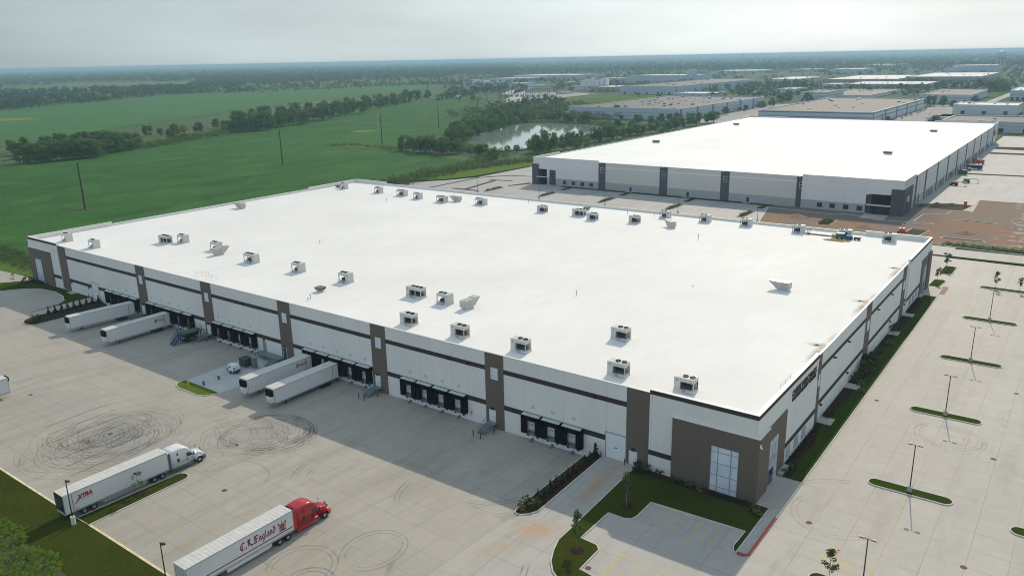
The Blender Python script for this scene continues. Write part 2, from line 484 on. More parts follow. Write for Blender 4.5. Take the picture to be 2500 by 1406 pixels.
k.color(col)
gb.build('ground', k.mat, kind='structure')
# concrete of the court, lots and roads
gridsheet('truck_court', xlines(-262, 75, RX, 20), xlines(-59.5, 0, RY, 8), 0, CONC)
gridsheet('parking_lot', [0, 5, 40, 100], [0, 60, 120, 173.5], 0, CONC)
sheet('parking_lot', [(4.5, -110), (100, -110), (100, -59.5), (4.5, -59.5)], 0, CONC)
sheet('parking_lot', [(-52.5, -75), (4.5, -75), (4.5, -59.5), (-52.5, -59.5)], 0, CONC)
sheet('access_road', [(-8, 176.5), (100, 176.5), (100, 192), (-8, 187)], .006, CONC_FAR)
sheet('concrete_lot', [[(-227, 136), (-262, 136), (-267, 203), (-262, 212), (-252, 224), (-244, 240), (-243, 300), (-241, 420), (-204, 420), (-204, 236), (-77, 236), (-77, 231), (-68, 190), (0, 190), (0, 136)]], 0, CONC_FAR)
sheet('concrete_lot', [(-25.9, 270), (-11, 264), (-4, 261), (-5, 291), (75, 294), (75, 600), (-25.9, 600)], 0, CONC_FAR)
sheet('graded_earth', [[(-77, 231), (-68, 190.5), (-6, 190.5), (75, 196), (75, 293.8), (-5, 290.5), (-4, 260.8), (-11, 263.5), (-25.9, 269.5), (-25.9, 237.4), (-77, 237.4)]], .03, DIRT)
# lawns and beds
wall_bed = [(0.3, 9.4), (2.2, 9.4), (2.6, 12), (2.0, 15), (1.9, 19), (2.3, 23), (1.6, 27), (1.3, 32), (1.8, 40), (2.2, 50), (2.3, 62), (2.0, 75), (2.0, 95), (2.2, 120), (.3, 121)]
sheet('lawn', [(0.1, 9.4), (4.35, 9.4), (4.35, 125.5), (0.1, 125.5)], .10, LAWN)
sheet('mulch_bed', wall_bed, .115, MULCH)
b = MB(); kerbline(b, [(4.45, 9.4), (4.5, 126)]); b.build('kerb', KERB, kind='structure')
b = MB(); ribbon(b, [(4.75, 9.4), (4.75, 126)], .45, .006, step=60); b.build('gutter', CONC_LIGHT, kind='structure')
L1 = [(-18.9, -.3), (-18.2, -19.9), (-18.1, -24.3)]+[(-17.3, -26.8), (-16.3, -28.9), (-14.9, -30.6), (-12.6, -32.0), (-10.2, -32.3), (-10.2, -28.5), (-12.3, -28.2), (-12.4, -23.2)]
L1 += [(-13.2, -22.4), (-15.8, -22.2), (-15.8, -14.7), (-13.2, -14.7), (-12.3, -14.2), (-12.0, -13.2), (-12.0, -8.7), (2.0, -8.1), (1.9, -12.2), (2.3, -13.3), (2.75, -13.4), (2.75, -.6), (0, -.4), (-12.6, -.4), (-16.8, -.2)]
island(L1, LAWN_DRY)
sheet('mulch_bed', [(-18.6, -.5), (-18.4, -3), (-16, -1.9), (-8, -2.2), (-2, -2.2), (1, -1.8), (2.4, -2.4), (2.3, -3.9), (.4, -3.2), (-1, -3.1), (2.5, -.8), (0, -.7)][:9]+[(2.6, -.9), (0, -.7)], .135, MULCH)
sheet('footpath', [[(2.85, -13.2), (4.3, -13.2), (4.35, -.4), (4.35, 9.3), (0.1, 9.3), (0.1, -.35), (2.85, -.35)]], .13, CONC_LIGHT)
b = MB(); kerbline(b, [(4.4, 9.4), (4.4, -2.4)]); b.build('kerb', KERB, kind='structure')
b = MB(); kerbline(b, [(4.35, -2.4), (4.3, -13.0), (3.7, -13.5), (2.9, -13.5)], .34, .155); b.build('kerb', RPAINT, kind='structure')
P1_ = [(-24.9, -.3), (-24.4, -19.6)]+arc(-26.4, -19.6, 2.0, 0, -180, 8)+[(-28.6, -19), (-28.7, -.3)]
sheet('mulch_bed', P1_, .11, MULCH)
sheet('lawn', [(-28.5, -.3), (-27.3, -.3), (-27.1, -16), (-28.3, -18)], .125, LAWN)
b = MB(); kerbline(b, P1_, closed=True); b.build('kerb', KERB, kind='structure')
P2_ = [(-188.4, .0), (-184.2, .0), (-183.4, -.3), (-184.0, -18.5)]+arc(-186.0, -19.3, 2.0, 0, -180, 8)+[(-188.3, -17)]
sheet('mulch_bed', P2_, .11, grassmat('bark_bed', (.035, .04, .02), (.05, .05, .028), (.07, .055, .035), 1.5))
b = MB(); kerbline(b, P2_, closed=True); b.build('kerb', KERB, kind='structure')
sheet('footpath', [(-192.2, -.3), (-188.9, -.3), (-189.2, -17), (-191.6, -17.5)], .02, CONC_LIGHT)
LW = [(-233, -8.0), (-229.5, -3.4), (-227.3, -.4), (-213.5, -.5), (-195.4, -.3), (-192.6, -.3), (-192.2, -17.3), (-192.8, -16.3), (-193.6, -9.5), (-196, -6.3), (-201, -4.3), (-207.4, -3.4), (-215.2, -4.4), (-219.9, -7.8), (-223.5, -13.0), (-228, -16)]
island(LW, LAWN)
sheet('mulch_bed', [(-229.0, -3.4), (-227.0, -1.0), (-218.5, -.8), (-218.5, -1.9), (-224, -2.8), (-227.5, -4.6)], .135, MULCH)
b = MB(); b.box(.1, 2.6, 31.6, 34.6, 0, .16); b.box(.1, 2.6, 50.2, 53, 0, .16); b.box(.1, 2.4, 87.5, 90.5, 0, .16); b.box(.1, 2.6, 103.8, 106.4, 0, .16); b.build('door_slab', CONC_LIGHT, kind='structure')
b = MB(); b.box(.5, 1.3, 9.5, 12.8, 0, .5); b.box(.5, 1.3, 122.5, 125.4, 0, .5); b.build('plinth_wall', CONC_LIGHT, kind='structure')
b = MB(); b.box(-203.9, -200.6, -2.0, -.1, 0, .14); b.build('door_slab', CONC_LIGHT, kind='structure')
GI = [(-116.2, -19.0)]+[(-116.1, -20.6), (-115.2, -21.7), (-113.3, -22.3), (-106.7, -22.4), (-104.9, -21.6), (-103.9, -19.0)]
sheet('lawn', GI, .12, grassmat('lush_lawn', (.10, .15, .02), (.13, .18, .03), (.15, .17, .04)))
b = MB(); kerbline(b, GI); b.build('kerb', KERB, kind='structure')
sheet('service_slab', [[(-116.2, -19.0), (-103.9, -19.0), (-103.9, -1.2), (-116.2, -1.2)]], .012, concrete('service_concrete', (.50, .51, .50), 7.8, 7.0, False, .6))
TI = [(-80.3, -59.6), (-78.9, -59.2), (-78.4, -44.8)]+arc(-77.15, -44.2, 1.25, 180, 0, 8)+[(-75.85, -46), (-75.6, -59.5)]
island(TI, LAWN_DRY)
sheet('lawn', [(-260, -59.6), (-52.4, -59.4), (-30, -59.4), (-30, -140), (-260, -140)], .06, LAWN_DRY)
b = MB(); kerbline(b, [(-262, -59.5), (-80.3, -59.5)], .35, .09); kerbline(b, [(-75.6, -59.4), (-52.6, -59.4), (-30, -59.3)], .35, .09)
b.build('kerb', mat('painted_kerb', (.66, .57, .36), .8, var=.2, scale=1.2), kind='structure')
def pill(x0, x1, y, wd=2.25):
    r = wd/2
    return arc(x1-r, y, r, -90, 90, 8)+arc(x0+r, y, r, 90, 270, 8)
for yy in (-12.9, 15.7, 47.25, 78.8, 110.6, 142.2):
    island(pill(12.5 if yy > 0 else 12.0, 24.0 if yy != 142.2 else 32, yy), LAWN)
island(pill(31.4, 43, 12.8), LAWN)
island([(0.9, 151.6), (3.5, 151.8), (4.2, 153), (4.2, 161.4), (3.3, 162), (1.0, 162)], LAWN)
island([(0.6, 136.2), (3.3, 136.2), (4.0, 143), (3.3, 144.4), (.9, 143.8)], LAWN)
island([(23.2, 147.5), (25, 146.3), (30, 146.3), (30, 157.5), (24.2, 157.3), (23.0, 155.5)], LAWN)
sheet('lawn', [(-8, 174.2), (100, 176.5), (100, 178.4), (-8, 176.3)], .05, LAWN)
sheet('footpath', [[(0.2, 126.2), (4.4, 126.2), (4.4, 136.0), (.2, 136)]], .03, CONC_LIGHT)
b = MB(); ribbon(b, [(4.9, 129), (4.9, 137.5)], 1.6, .008, step=60); b.build('ramp_paving', mat('brick_red_paving', (.27, .155, .12), .8, var=.2), kind='structure')
# parking bay markings
b = MB()
for x in [-71.2+3.73*i for i in range(5)]+[-52.5, -48.6]: ribbon(b, [(x, -59), (x, -43)], .13, .012)
for x in [-44.7, -41, -37.2, -33.5, -29.8]: ribbon(b, [(x, -59), (x, -42.5)], .13, .012)
for i in range(22): ribbon(b, [(-86.5-3.72*i, -59.2), (-86.7-3.72*i, -45.5)], .12, .012)
b.build('bay_markings', YPAINT, kind='structure')
b = MB()
for x in (-9.2, -6.4, -3.6, -.9): ribbon(b, [(x, -9.2), (x, -15.0)], .14, .012); ribbon(b, [(x, -22), (x, -27.8)], .14, .012)
b.build('bay_markings', YPAINT2, kind='structure')
b = MB()
ribbon(b, [(18.35, -40), (18.35, 142)], .12, .012, step=300)
y = -12.5
for y0 in (-11.6, 17.2, 48.8, 80.3, 112.1):
    for i in range(1, 11):
        yy = y0+2.72*i
        if y0 == -11.6 and i < 3: ribbon(b, [(18.4, yy), (23.9, yy)], .10, .012); continue
        ribbon(b, [(12.7, yy), (23.9, yy)], .13, .012, step=300)
for yy in range(-60, -18, 3): ribbon(b, [(12.7, yy), (23.9, yy)], .13, .012, step=300)
for yy in [-40+2.72*i for i in range(18)]+[16+2.72*i for i in range(40)]: ribbon(b, [(31.5, yy), (42.8, yy)], .10, .012, step=300)
b.build('bay_markings', paint('thin_yellow_paint', (.80, .66, .38), .3, .6, 1.0, .6), kind='structure')
b = MB()
for i in range(8):
    x = 5.2+2.75*i
    ribbon(b, [(x, 160.5), (x, 166.5)], .12, .012, step=300); ribbon(b, [(x, 168.8), (x, 173.8)], .12, .012, step=300)
for i in range(7): ribbon(b, [(12.3+.8*i, 136.5), (12.9+.8*i, 133.6)], .12, .012, step=300)
ribbon(b, [(12.2, 136.6), (12.2, 133.5)], .12, .012)
b.build('bay_markings', WPAINT, kind='structure')
b = MB()
for i in range(8): ribbon(b, [(12.6+.75*i, -6.9), (13.0+.8*i, -9.6)], .1, .014, step=30)
ribbon(b, [(12.4, -6.9), (12.4, -9.7)], .1, .012); ribbon(b, [(12.4, -6.8), (18.3, -7.2)], .1, .012); ribbon(b, [(12.4, -9.7), (18.3, -9.9)], .1, .012)
ribbon(b, [(13.0, -5.2), (14.0, -5.3)], .3, .012); ribbon(b, [(13.5, -4.8), (13.7, -5.8)], .25, .012)
b.build('bay_markings', YPAINT2, kind='structure')
# tyre marks: circles left by spinning trucks
random.seed(11)
b = MB()
def skid(cx, cy, r, a0, a1, w_=.22, ry=None, twin=True):
    n = max(6, int(abs(a1-a0)/8))
    ribbon(b, arc(cx, cy, r, a0, a1, n, ry), w_, .016+random.random()*.01, step=3)
    if twin: ribbon(b, arc(cx, cy, r-.75, a0, a1, n, ry and ry-.75), w_*.8, .02+random.random()*.01, step=3)
for i in range(90):
    a0 = random.uniform(0, 360)
    skid(-101.3+random.gauss(0, 2.4), -42.5+random.gauss(0, 3.0), random.uniform(2.2, 10.4), a0, a0+random.uniform(70, 300), random.uniform(.07, .17), twin=random.random() < .6)
for i in range(62):
    a0 = random.uniform(0, 360)
    skid(-81.2+random.gauss(0, 2.3), -27.8+random.gauss(0, 2.6), random.uniform(2.2, 9.6), a0, a0+random.uniform(60, 260), random.uniform(.07, .16), twin=random.random() < .6)
for i in range(8):
    a0 = random.uniform(20, 120)
    skid(-80.5+random.gauss(0, .5), -25.6+random.gauss(0, .5), 8.6+random.uniform(-1, 1), a0-90, a0+40, .28)
skid(-70.4, -38.6, 5.9, 15, 205, .2, 4.6, False); skid(-37.4, -40.2, 4.1, -70, 235, .22, 5.0); skid(-42.5, -48.2, 4.6, 10, 230, .2, 4.6); skid(-39, -50, 3.2, 30, 300, .3)
skid(-33, -20, 6.5, -40, 30, .3); skid(-34.5, -19, 6.8, -45, 25, .3); skid(-38, -14, 9, -75, -20, .25); skid(-50, -27, 9, 60, 120, .2)
for i in range(5):
    a0 = random.uniform(0, 360); skid(20+random.gauss(0, .8), 38+random.gauss(0, .8), random.uniform(3, 6.5), a0, a0+random.uniform(120, 260), .12)
skid(12, 5, 9, 100, 190, .22); skid(11, 3, 6, 150, 330, .16); skid(33, 52, 7, 120, 220, .14)
for i in range(22):
    x = random.uniform(-150, -30); y = random.uniform(-40, -6); a0 = random.uniform(-30, 30)+random.choice([0, 180]); skid(x, y, random.uniform(8, 16), a0, a0+random.uniform(10, 40), .2)
b.build('tyre_marks', SKID, kind='structure')
b = MB()
for i in range(7): ribbon(b, [(-92.5-1.0*3.72*i, -54+i*1.0), (-93.0-3.72*i, -40+i*.7)], .13, .014)
b.build('joint_sealant', paint('black_joint_sealant', (.05, .05, .05), .2, .5, .6, .85), kind='structure')
# open country
sheet('field', [(-262, 137), (-320, 6), (-560, 60), (-585, 180), (-640, 300), (-700, 430), (-740, 560), (-810, 700), (-900, 850), (-700, 800), (-640, 700), (-430, 560), (-410, 440), (-400, 350), (-330, 306), (-284, 292), (-275, 215)], .05, FIELD)
sheet('field', [(-227.8, 14), (-262, 137), (-320, 6), (-276, 9), (-250, 10)], .05, FIELD)
sheet('field', [(-700, 800), (-900, 850), (-900, 960), (-800, 960), (-690, 850)], .05, FIELD)
sheet('tall_weeds', [(-276, 9), (-240, 9), (-227.8, 10), (-227.8, 1), (-262, -2), (-300, -6), (-320, 6)], .08, WEEDS)
sheet('field', [(-620, 60), (-760, 240), (-840, 380), (-960, 600), (-1120, 880), (-1190, 1130), (-1320, 1500), (-1700, 1460), (-1610, 1080), (-1700, 930), (-1530, 700), (-1480, 570), (-1390, 455), (-1330, 330), (-1300, 0)], .05, FIELD2)
sheet('bare_soil', [[(-342+6*math.cos(t_)-3, 71.8+3.2*math.sin(t_)) for t_ in [.5*i for i in range(12)]], [(-393+5*math.cos(t_), 225+3*math.sin(t_)) for t_ in [.5*i for i in range(12)]]], .14, SOIL)
sheet('meadow', [[(-1150, 350), (-1133, 383), (-1095, 389), (-1077, 359), (-1086, 334), (-1130, 320)], [(-1069, 781), (-1015, 861), (-983, 869), (-950, 800), (-975, 765)], [(-544, 420), (-535, 438), (-512, 429), (-526, 414)]], .15, grassmat('yellow_green_patch', (.17, .25, .04), (.20, .26, .05), (.2, .22, .06), .1))
sheet('tall_weeds', [[(-459, 320), (-442, 333), (-404, 331), (-380, 322), (-397, 318), (-426, 316)], [(-600, 140), (-640, 170), (-720, 330), (-780, 470), (-880, 680), (-960, 830), (-930, 850), (-850, 730), (-765, 560), (-680, 400), (-630, 270)]], .2, grassmat('hedge_grass', (.10, .15, .05), (.13, .16, .06), (.16, .15, .08), .3))
sheet('field_track', [(-1700, 930), (-1530, 1000), (-1650, 1340), (-1420, 1500), (-1400, 1530), (-1690, 1370), (-1560, 1010), (-1720, 945)], .2, TAN)
SECT = [(33+r_*math.sin(R(a_)), -103+r_*math.cos(R(a_))) for r_, a_ in [(2650, -68.5), (3550, -68.2), (3500, -64), (3400, -60), (3100, -57.5), (2500, -58), (2600, -63)]]
sheet('meadow', [SECT], .25, MEADOW)
sheet('meadow', [[(-3093, 1218), (-3310, 1527), (-2883, 1766), (-2453, 1489), (-2801, 1392), (-2991, 1228)]], .3, TAN)
sheet('meadow', [(-1391, 458), (-1488, 574), (-1530, 700), (-1702, 928), (-1990, 1000), (-2500, 1380), (-2880, 1180), (-2200, 500), (-1700, 200), (-1335, 250)], .2, MEADOW)
sheet('meadow', [[(-2255, 1573), (-1878, 2200), (-1420, 1640), (-1650, 1380), (-1700, 930)]], .3, MEADOW)
sheet('meadow', [[(-640, 880), (-622, 1132), (-540, 1090), (-540, 977), (-560, 880)], [(-243, 300), (-247, 242), (-254, 224), (-266, 212), (-270, 200), (-280, 214), (-282, 290), (-262, 296), (-246, 420)], [(-108, 1150), (-94, 1340), (-60, 1340), (-72, 1150)]], .3, grassmat('rough_grass', (.12, .19, .03), (.14, .20, .04), (.14, .16, .05), .2))
sheet('gravel_yard', [[(-742, 929), (-860, 1153), (-800, 1200), (-700, 1150), (-680, 960)], [(-1554, 1771), (-1504, 1918), (-1280, 1700), (-1300, 1640)], [(-300, 620), (-244, 640), (-244, 950), (-310, 950)], [(-132, 640), (-85, 660), (-88, 1000), (-130, 960)], [(-100, 690), (40, 690), (40, 820), (-100, 820)]], .3, mat('yard_gravel', (.30, .28, .25), .9, var=.2, scale=.05, coords='Object'))
sheet('road', [[(-90, 900), (-80, 900), (-72, 1400), (-66, 2300), (-80, 2300), (-84, 1400)], [(-960, 1242), (-1110, 1560), (-1090, 1570), (-840, 1084), (-860, 1080)], [(-700, 880), (-680, 890), (-1060, 1450), (-1080, 1440)]], .4, mat('far_road', (.40, .39, .36), .9, var=.08, scale=.02))
POND = [(-379, 392), (-399, 424), (-416, 471), (-436, 530), (-439, 560), (-420, 572), (-384, 570), (-355, 565), (-330, 520), (-317, 488), (-316, 460), (-325, 436), (-318, 400), (-303, 372), (-312, 352), (-332, 358), (-356, 362), (-372, 375)]
k = NT('pond_water', .06, .6)
k.color(k.ramp(k.noise(.02, 3), [(.3, (.20, .26, .21)), (.7, (.24, .29, .24))])); k.bump(k.noise(.8, 3), .03, .2)
sheet('pond_water', POND, .25, k.mat)
sheet('pond_bank', [(x+(x+370)*.09, y+(y-460)*.09) for x, y in POND], .1, grassmat('bank_scrub', (.05, .08, .03), (.08, .10, .04), (.10, .11, .05), .2))
# lot between the warehouses: planting islands and beds
bedm = grassmat('island_weeds', (.09, .14, .03), (.10, .17, .035), (.08, .07, .04), .7)
for x in (-210, -177.5, -145, -111.5, -79.5):
    island([(x-1.3, 204), (x+1.3, 204), (x+1.3, 218.5), (x-1.3, 218.5)], bedm)
for x in (-178.5, -145.5, -112.5, -79):
    island([(x-1.5, 226), (x+1, 226), (x+1, 234), (x-1.5, 234)], LAWN, kb=False)
sheet('lawn', [(-185, 234), (-77, 234), (-77, 237.3), (-185, 237.3)], .10, LAWN)
sheet('dark_bed', [[(-243.5, 198), (-242, 198), (-242, 239), (-232, 253.5), (-217, 257.5), (-204.2, 252), (-204.2, 254), (-217, 259), (-233, 255), (-243.5, 240)], [(-231, 203), (-214, 203), (-214, 205), (-222, 205), (-227, 236), (-219, 238.5), (-219, 240), (-232, 237), (-232, 235.5), (-229, 236), (-224, 205), (-231, 205)], [(-210, 223), (-204.5, 234), (-204.5, 238), (-207, 238), (-211, 225)]], .1, SOIL)
sheet('dirt_bank', [[(-25, 262), (-8, 262), (-6, 276), (-14, 277), (-25, 270)], [(-22, 374), (8, 377), (9, 381), (-22, 378)], [(-22, 476), (20, 478), (20, 486), (-22, 484)], [(-22, 520), (-8, 522), (30, 508), (30, 500), (-22, 506)]], .12, SOIL)
b = MB()
for P in ([(-77, 230), (-49, 228), (-45.5, 231), (-37, 229), (-33, 225), (-24, 226), (-14, 225.5), (-12.5, 227), (-14, 229), (-20, 229), (-19.5, 246), (-12, 251), (-11, 258), (-6, 262), (-5, 291), (75, 294)], [(-6, 238), (-8, 239), (-6, 240.5), (6, 240.5), (6.5, 239), (6, 238), (-6, 238)],
          [(-6, 202), (-7, 203.5), (-6, 205), (6, 205), (7, 203.5), (6, 202), (-6, 202)], [(-19, 203), (-18, 215), (-12, 214), (-13.5, 203), (-19, 203)], [(-49, 204), (-50, 214), (-45, 217), (-45, 206), (-49, 204)], [(19, 190), (6, 190), (-3, 191), (-6, 194), (-4, 196), (8, 195), (60, 197)], [(60, 236), (15, 239), (12, 243), (9, 252), (60, 254)], [(-68, 192), (-77, 231)]):
    kerbline(b, P, .35, .16)
b.build('kerb', KERB, kind='structure')
sheet('lawn', [(-49, 204.5), (-49.6, 213.7), (-45.3, 216), (-45.3, 206.5)], .18, bedm)
sheet('tall_weeds', [[(-5, 192), (8, 191), (40, 193), (58, 195), (58, 197), (8, 194.6), (-4, 195)]], .3, bedm)
sheet('dark_bed', [[(-6, 202.2), (6, 202.2), (6, 204.8), (-6, 204.8)], [(-6, 238.2), (6, 238.2), (6, 240.3), (-6, 240.3)], [(-18.8, 203.2), (-17.8, 214.8), (-12.2, 213.8), (-13.7, 203.2)]], .1, SOIL)
# soil heaps
def heap(x, y, r, h, m_):
    b = MB(); random.seed(int(x*7+y)); n = 18; rings = 6; vs = [(x, y, h)]
    for j in range(1, rings+1):
        for i in range(n):
            t = 2*math.pi*i/n; rr = r*j/rings*random.uniform(.88, 1.12)
            vs.append((x+rr*math.cos(t), y+rr*math.sin(t), max(0, h*(1-j/rings)*random.uniform(.8, 1.15))))
    fs = [(0, 1+i, 1+(i+1) % n) for i in range(n)]
    for j in range(rings-1):
        for i in range(n): fs.append((1+j*n+i, 1+(j+1)*n+i, 1+(j+1)*n+(i+1) % n, 1+j*n+(i+1) % n))
    b.add(vs, fs)
    return b.build('soil_heap', m_, smooth=True)
for args, lb in (((-60, 215, 5, 1.5, DIRT), 'conical brown soil heap left of the kerbed weed island'), ((-33, 209, 4, 1.0, DIRT), 'low brown soil heap behind the roof generator'), ((-.5, 215, 3.5, 1.0, DIRT), 'small soil heap beside the narrow kerbed islands'),
                 ((-18, 268, 4, 1.6, SOIL), 'dark soil heap at the foot of the second warehouse wall'), ((-13, 271, 3.5, 1.3, SOIL), 'dark soil heap nearest the fresh concrete edge')):
    tag(heap(*args), lb, 'soil heap', 'soil heaps on the building site')
# ------------------------------------------------------------------ near warehouse
def panelmat(name, base, jw=2.3, axis=0):
    k = NT(name, .75, .25)
    x, y, z = k.xyz()
    a = k.noise(.12, 4, .6, v=k.mapping((1, 1, .35))); b = k.noise(1.2, 4, .6, v=k.mapping((1, 1, .2)))
    col = k.ramp(a, [(.3, tuple(v*.93 for v in base)), (.7, tuple(v*1.03 for v in base))])
    col = k.mix(k.mr(b, .45, .75, 0, .22), col, tuple(v*.82 for v in base))
    u = k.math('DIVIDE', x if axis == 0 else y, 8.2 if jw > 2 else 2.3)
    j = k.math('LESS_THAN', k.math('PINGPONG', k.math('FRACT', u), .5), .0035 if jw > 2 else .008)
    col = k.mix(k.math('MULTIPLY', j, .55), col, tuple(v*.45 for v in base))
    k.color(col)
    return k.mat
WHITE_F = panelmat('white_wall_paint_front', (.78, .765, .71))
WHITE_S = panelmat('white_wall_paint_side', (.78, .765, .71), axis=1)
TAUPE_F = panelmat('taupe_wall_paint', (.155, .125, .098), 1)
TAUPE_S = panelmat('taupe_wall_paint_side', (.155, .125, .098), 1, 1)
DBROWN = mat('dark_brown_band', (.042, .032, .027), .7, var=.12, scale=.6)
COPING = mat('metal_coping', (.72, .70, .64), .45, var=.05)
DOORW = mat('door_white', (.74, .76, .76), .5, var=.03)
DOORG = mat('door_grey', (.25, .27, .28), .5, var=.05)
BLACK = mat('black_rubber', (.005, .005, .006), .85, var=.2, scale=3, spec=.1)
LIDM = mat('dock_canopy_grey', (.50, .51, .49), .7, var=.1)
STEEL = mat('galvanised_steel', (.20, .26, .28), .45, .3, var=.15)
DARKM = mat('dark_metal', (.03, .03, .032), .5, .2, var=.15)
BRONZE = mat('bronze_lamp_metal', (.035, .027, .022), .45, .3, var=.1)
def glassmat(name, col, rough=.08):
    k = NT(name, rough, .8)
    k.color(k.ramp(k.noise(.4, 2), [(.3, col), (.7, tuple(v*1.3 for v in col))]))
    return k.mat
FROST = glassmat('frosted_glazing', (.56, .61, .66), .15)
VOID = mat('dark_interior', (.008, .009, .011), .8, spec=.1)
DGLASS = glassmat('dark_glass', (.02, .024, .03), .06)
def roofmat(name, base, stains=()):
    k = NT(name, .7, .2)
    x, y, z = k.xyz()
    a = k.noise(.03, 4, .6); b = k.noise(.25, 5, .65, v=k.mapping((1, .4, 1))); c = k.noise(.9, 5, .7)
    col = k.ramp(a, [(.3, tuple(v*.92 for v in base)), (.7, tuple(v*1.03 for v in base))])
    col = k.mix(k.mr(b, .45, .7, 0, .32), col, (base[0]*.86, base[1]*.85, base[2]*.81))
    col = k.mix(k.mr(c, .62, .74, 0, .42), col, (base[0]*.72, base[1]*.70, base[2]*.64))
    j = k.math('LESS_THAN', k.math('PINGPONG', k.math('FRACT', k.math('DIVIDE', y, 3.05)), .5), .014)
    col = k.mix(k.math('MULTIPLY', j, .10), col, tuple(v*.6 for v in base))
    for (cx, cy, rx, ry, am) in stains:
        p = k.math('DIVIDE', k.math('SUBTRACT', x, cx), rx); q = k.math('DIVIDE', k.math('SUBTRACT', y, cy), ry)
        d = k.math('SQRT', k.math('ADD', k.math('MULTIPLY', p, p), k.math('MULTIPLY', q, q)))
        d = k.math('ADD', d, k.mr(k.noise(.8, 5, .7), 0, 1, -.75, .75))
        col = k.mix(k.mr(d, .0, 1.0, am, 0), col, (.17, .125, .06))
    k.color(col)
    return k.mat
ST = []
for yy in (37.0, 68.8, 101.2): ST += [(-2.2, yy, 2.2, 1.6, .85), (-1.2, yy-4.5, 1.1, 7.0, .75), (-.9, yy+5, .9, 5, .5)]
for xx in (-220, -184, -150, -121, -92, -63, -34): ST += [(xx, 1.1, 2.4, .9, .6)]
ROOF = roofmat('white_roof_membrane', (.82, .805, .775), ST)
RZ = 12.5
HM, HC = 13.17, 13.8
wh = thing('warehouse', 'large white warehouse with taupe pilasters, dock doors and rooftop condensing units', 'warehouse', (0, 0, 0))
def P(b, name, mats, **kw): return b.build(name, mats, parent=wh, **kw)
# walls (30 cm thick shells); the dock-side wall is split so that the openings are real recesses
FL = [-208.9, -166.4, -136.9, -107.7, -78.6, -49.5, -20.9]     # left edges of the pilasters
PW = [4.3, 4.2, 4.1, 4.1, 4.1, 4.1, 4.1]
DOCKS = [[-181.4, -177.14, -172.98, -168.79], [-160.39, -156.15, -152.07, -147.96, -143.66], [-131.08, -126.86, -122.69, -118.54],
         [-97.58, -93.41, -89.26, -85.06, -80.88], [-68.33, -64.21, -60.0, -55.85], [-39.16, -35.02, -30.87]]
ALLD = [c for d_ in DOCKS for c in d_]
b = MB()
prev = -209.0
for c in ALLD:
    b.box(prev, c-1.05, 0, .3, -1.6, HM)
    b.box(c-1.05, c+1.05, 0, .3, 2.6, HM)
    b.box(c-1.05, c+1.05, 0, .3, -1.6, 0)
    prev = c+1.05
b.box(prev, -16.8, 0, .3, -1.6, HM)
P(b, 'wall', WHITE_F)
b = MB(); b.box(-16.8, .3, -.3, .3, -.3, HC); b.box(-.3, .3, .3, 29.3, -.3, HC)
P(b, 'wall', WHITE_F)
b = MB(); b.box(-227.6, -209.0, -.3, .3, -.3, HC); P(b, 'wall', WHITE_F)
b = MB(); b.box(-.3, 0, 29.3, 106.2, -.3, HM); b.box(-.3, .3, 106.2, 135.8, -.3, HC); P(b, 'wall', WHITE_S)
b = MB(); b.box(-227.6, -227.2, .3, 26.0, -.3, HC); b.box(-227.55, -227.2, 26.0, 109.0, -.3, HM); b.box(-227.6, -227.2, 109, 135.8, -.3, HC); P(b, 'wall', WHITE_S)
b = MB(); b.box(-227.2, -209, 135.4, 135.8, -.3, HC); b.box(-209, -17, 135.4, 135.75, -.3, HM); b.box(-17, -.3, 135.4, 135.8, -.3, HC); P(b, 'wall', WHITE_F)
b = MB()
def coping(x0, x1, y0, y1, z): b.box(x0-.04, x1+.04, y0-.04, y1+.04, z, z+.07)
coping(-209.0, -16.8, 0, .3, HM); coping(-16.8, .3, -.3, .3, HC); coping(-.3, .3, .34, 29.3, HC); coping(-227.6, -209.04, -.3, .3, HC)
coping(-.3, 0, 29.34, 106.2, HM); coping(-.3, .3, 106.24, 135.8, HC); coping(-227.6, -227.2, .34, 26, HC); coping(-227.55, -227.2, 26.04, 108.96, HM)
coping(-227.6, -227.2, 109.04, 135.36, HC); coping(-227.2, -209, 135.4, 135.8, HC); coping(-208.96, -17.04, 135.4, 135.75, HM); coping(-17, -.34, 135.4, 135.8, HC)
P(b, 'coping', COPING)
b = MB(); b.box(-227.2, -.3, .3, 135.4, RZ-.4, RZ); P(b, 'roof', ROOF)
# roof edge flashing ramps and drains
b = MB()
b.add([(-227.2, .3, 12.95), (-.3, .3, 12.95), (-.3, 1.0, RZ+.01), (-227.2, 1.0, RZ+.01)], [(0, 1, 2, 3)])
b.add([(-.3, .3, 12.9), (-.3, 135.4, 12.9), (-.9, 135.4, RZ+.012), (-.9, .3, RZ+.012)], [(0, 1, 2, 3)])
P(b, 'roof_flashing', ROOF)
for xx, yy in [(-2.4, 37), (-2.6, 68.8), (-2.6, 101.2)]+[(x_, 1.35) for x_ in (-220, -184, -150, -121, -92, -63, -34)]:
    b = MB(); b.lathe([(.28, 0), (.28, .06), (.14, .14)], 10, c=(xx, yy, RZ)); P(b, 'roof_drain', DARKM)
# pilasters
for x0, w_ in zip(FL, PW):
    b = MB(); b.box(x0, x0+w_, -.09, 0, -1.6, HM-.02); P(b, 'pilaster', TAUPE_F)
SL = [(29.3, 32.0), (64.0, 68.2), (100.0, 104.1)]
for y0, y1 in SL:
    b = MB(); b.box(0, .09, y0+.01, y1, -.3, HM-.02); P(b, 'pilaster', TAUPE_S)
b = MB(); b.box(-.1, .39, 29.0, 29.5, 9.0, 12.6); P(b, 'pilaster_fin', TAUPE_S)
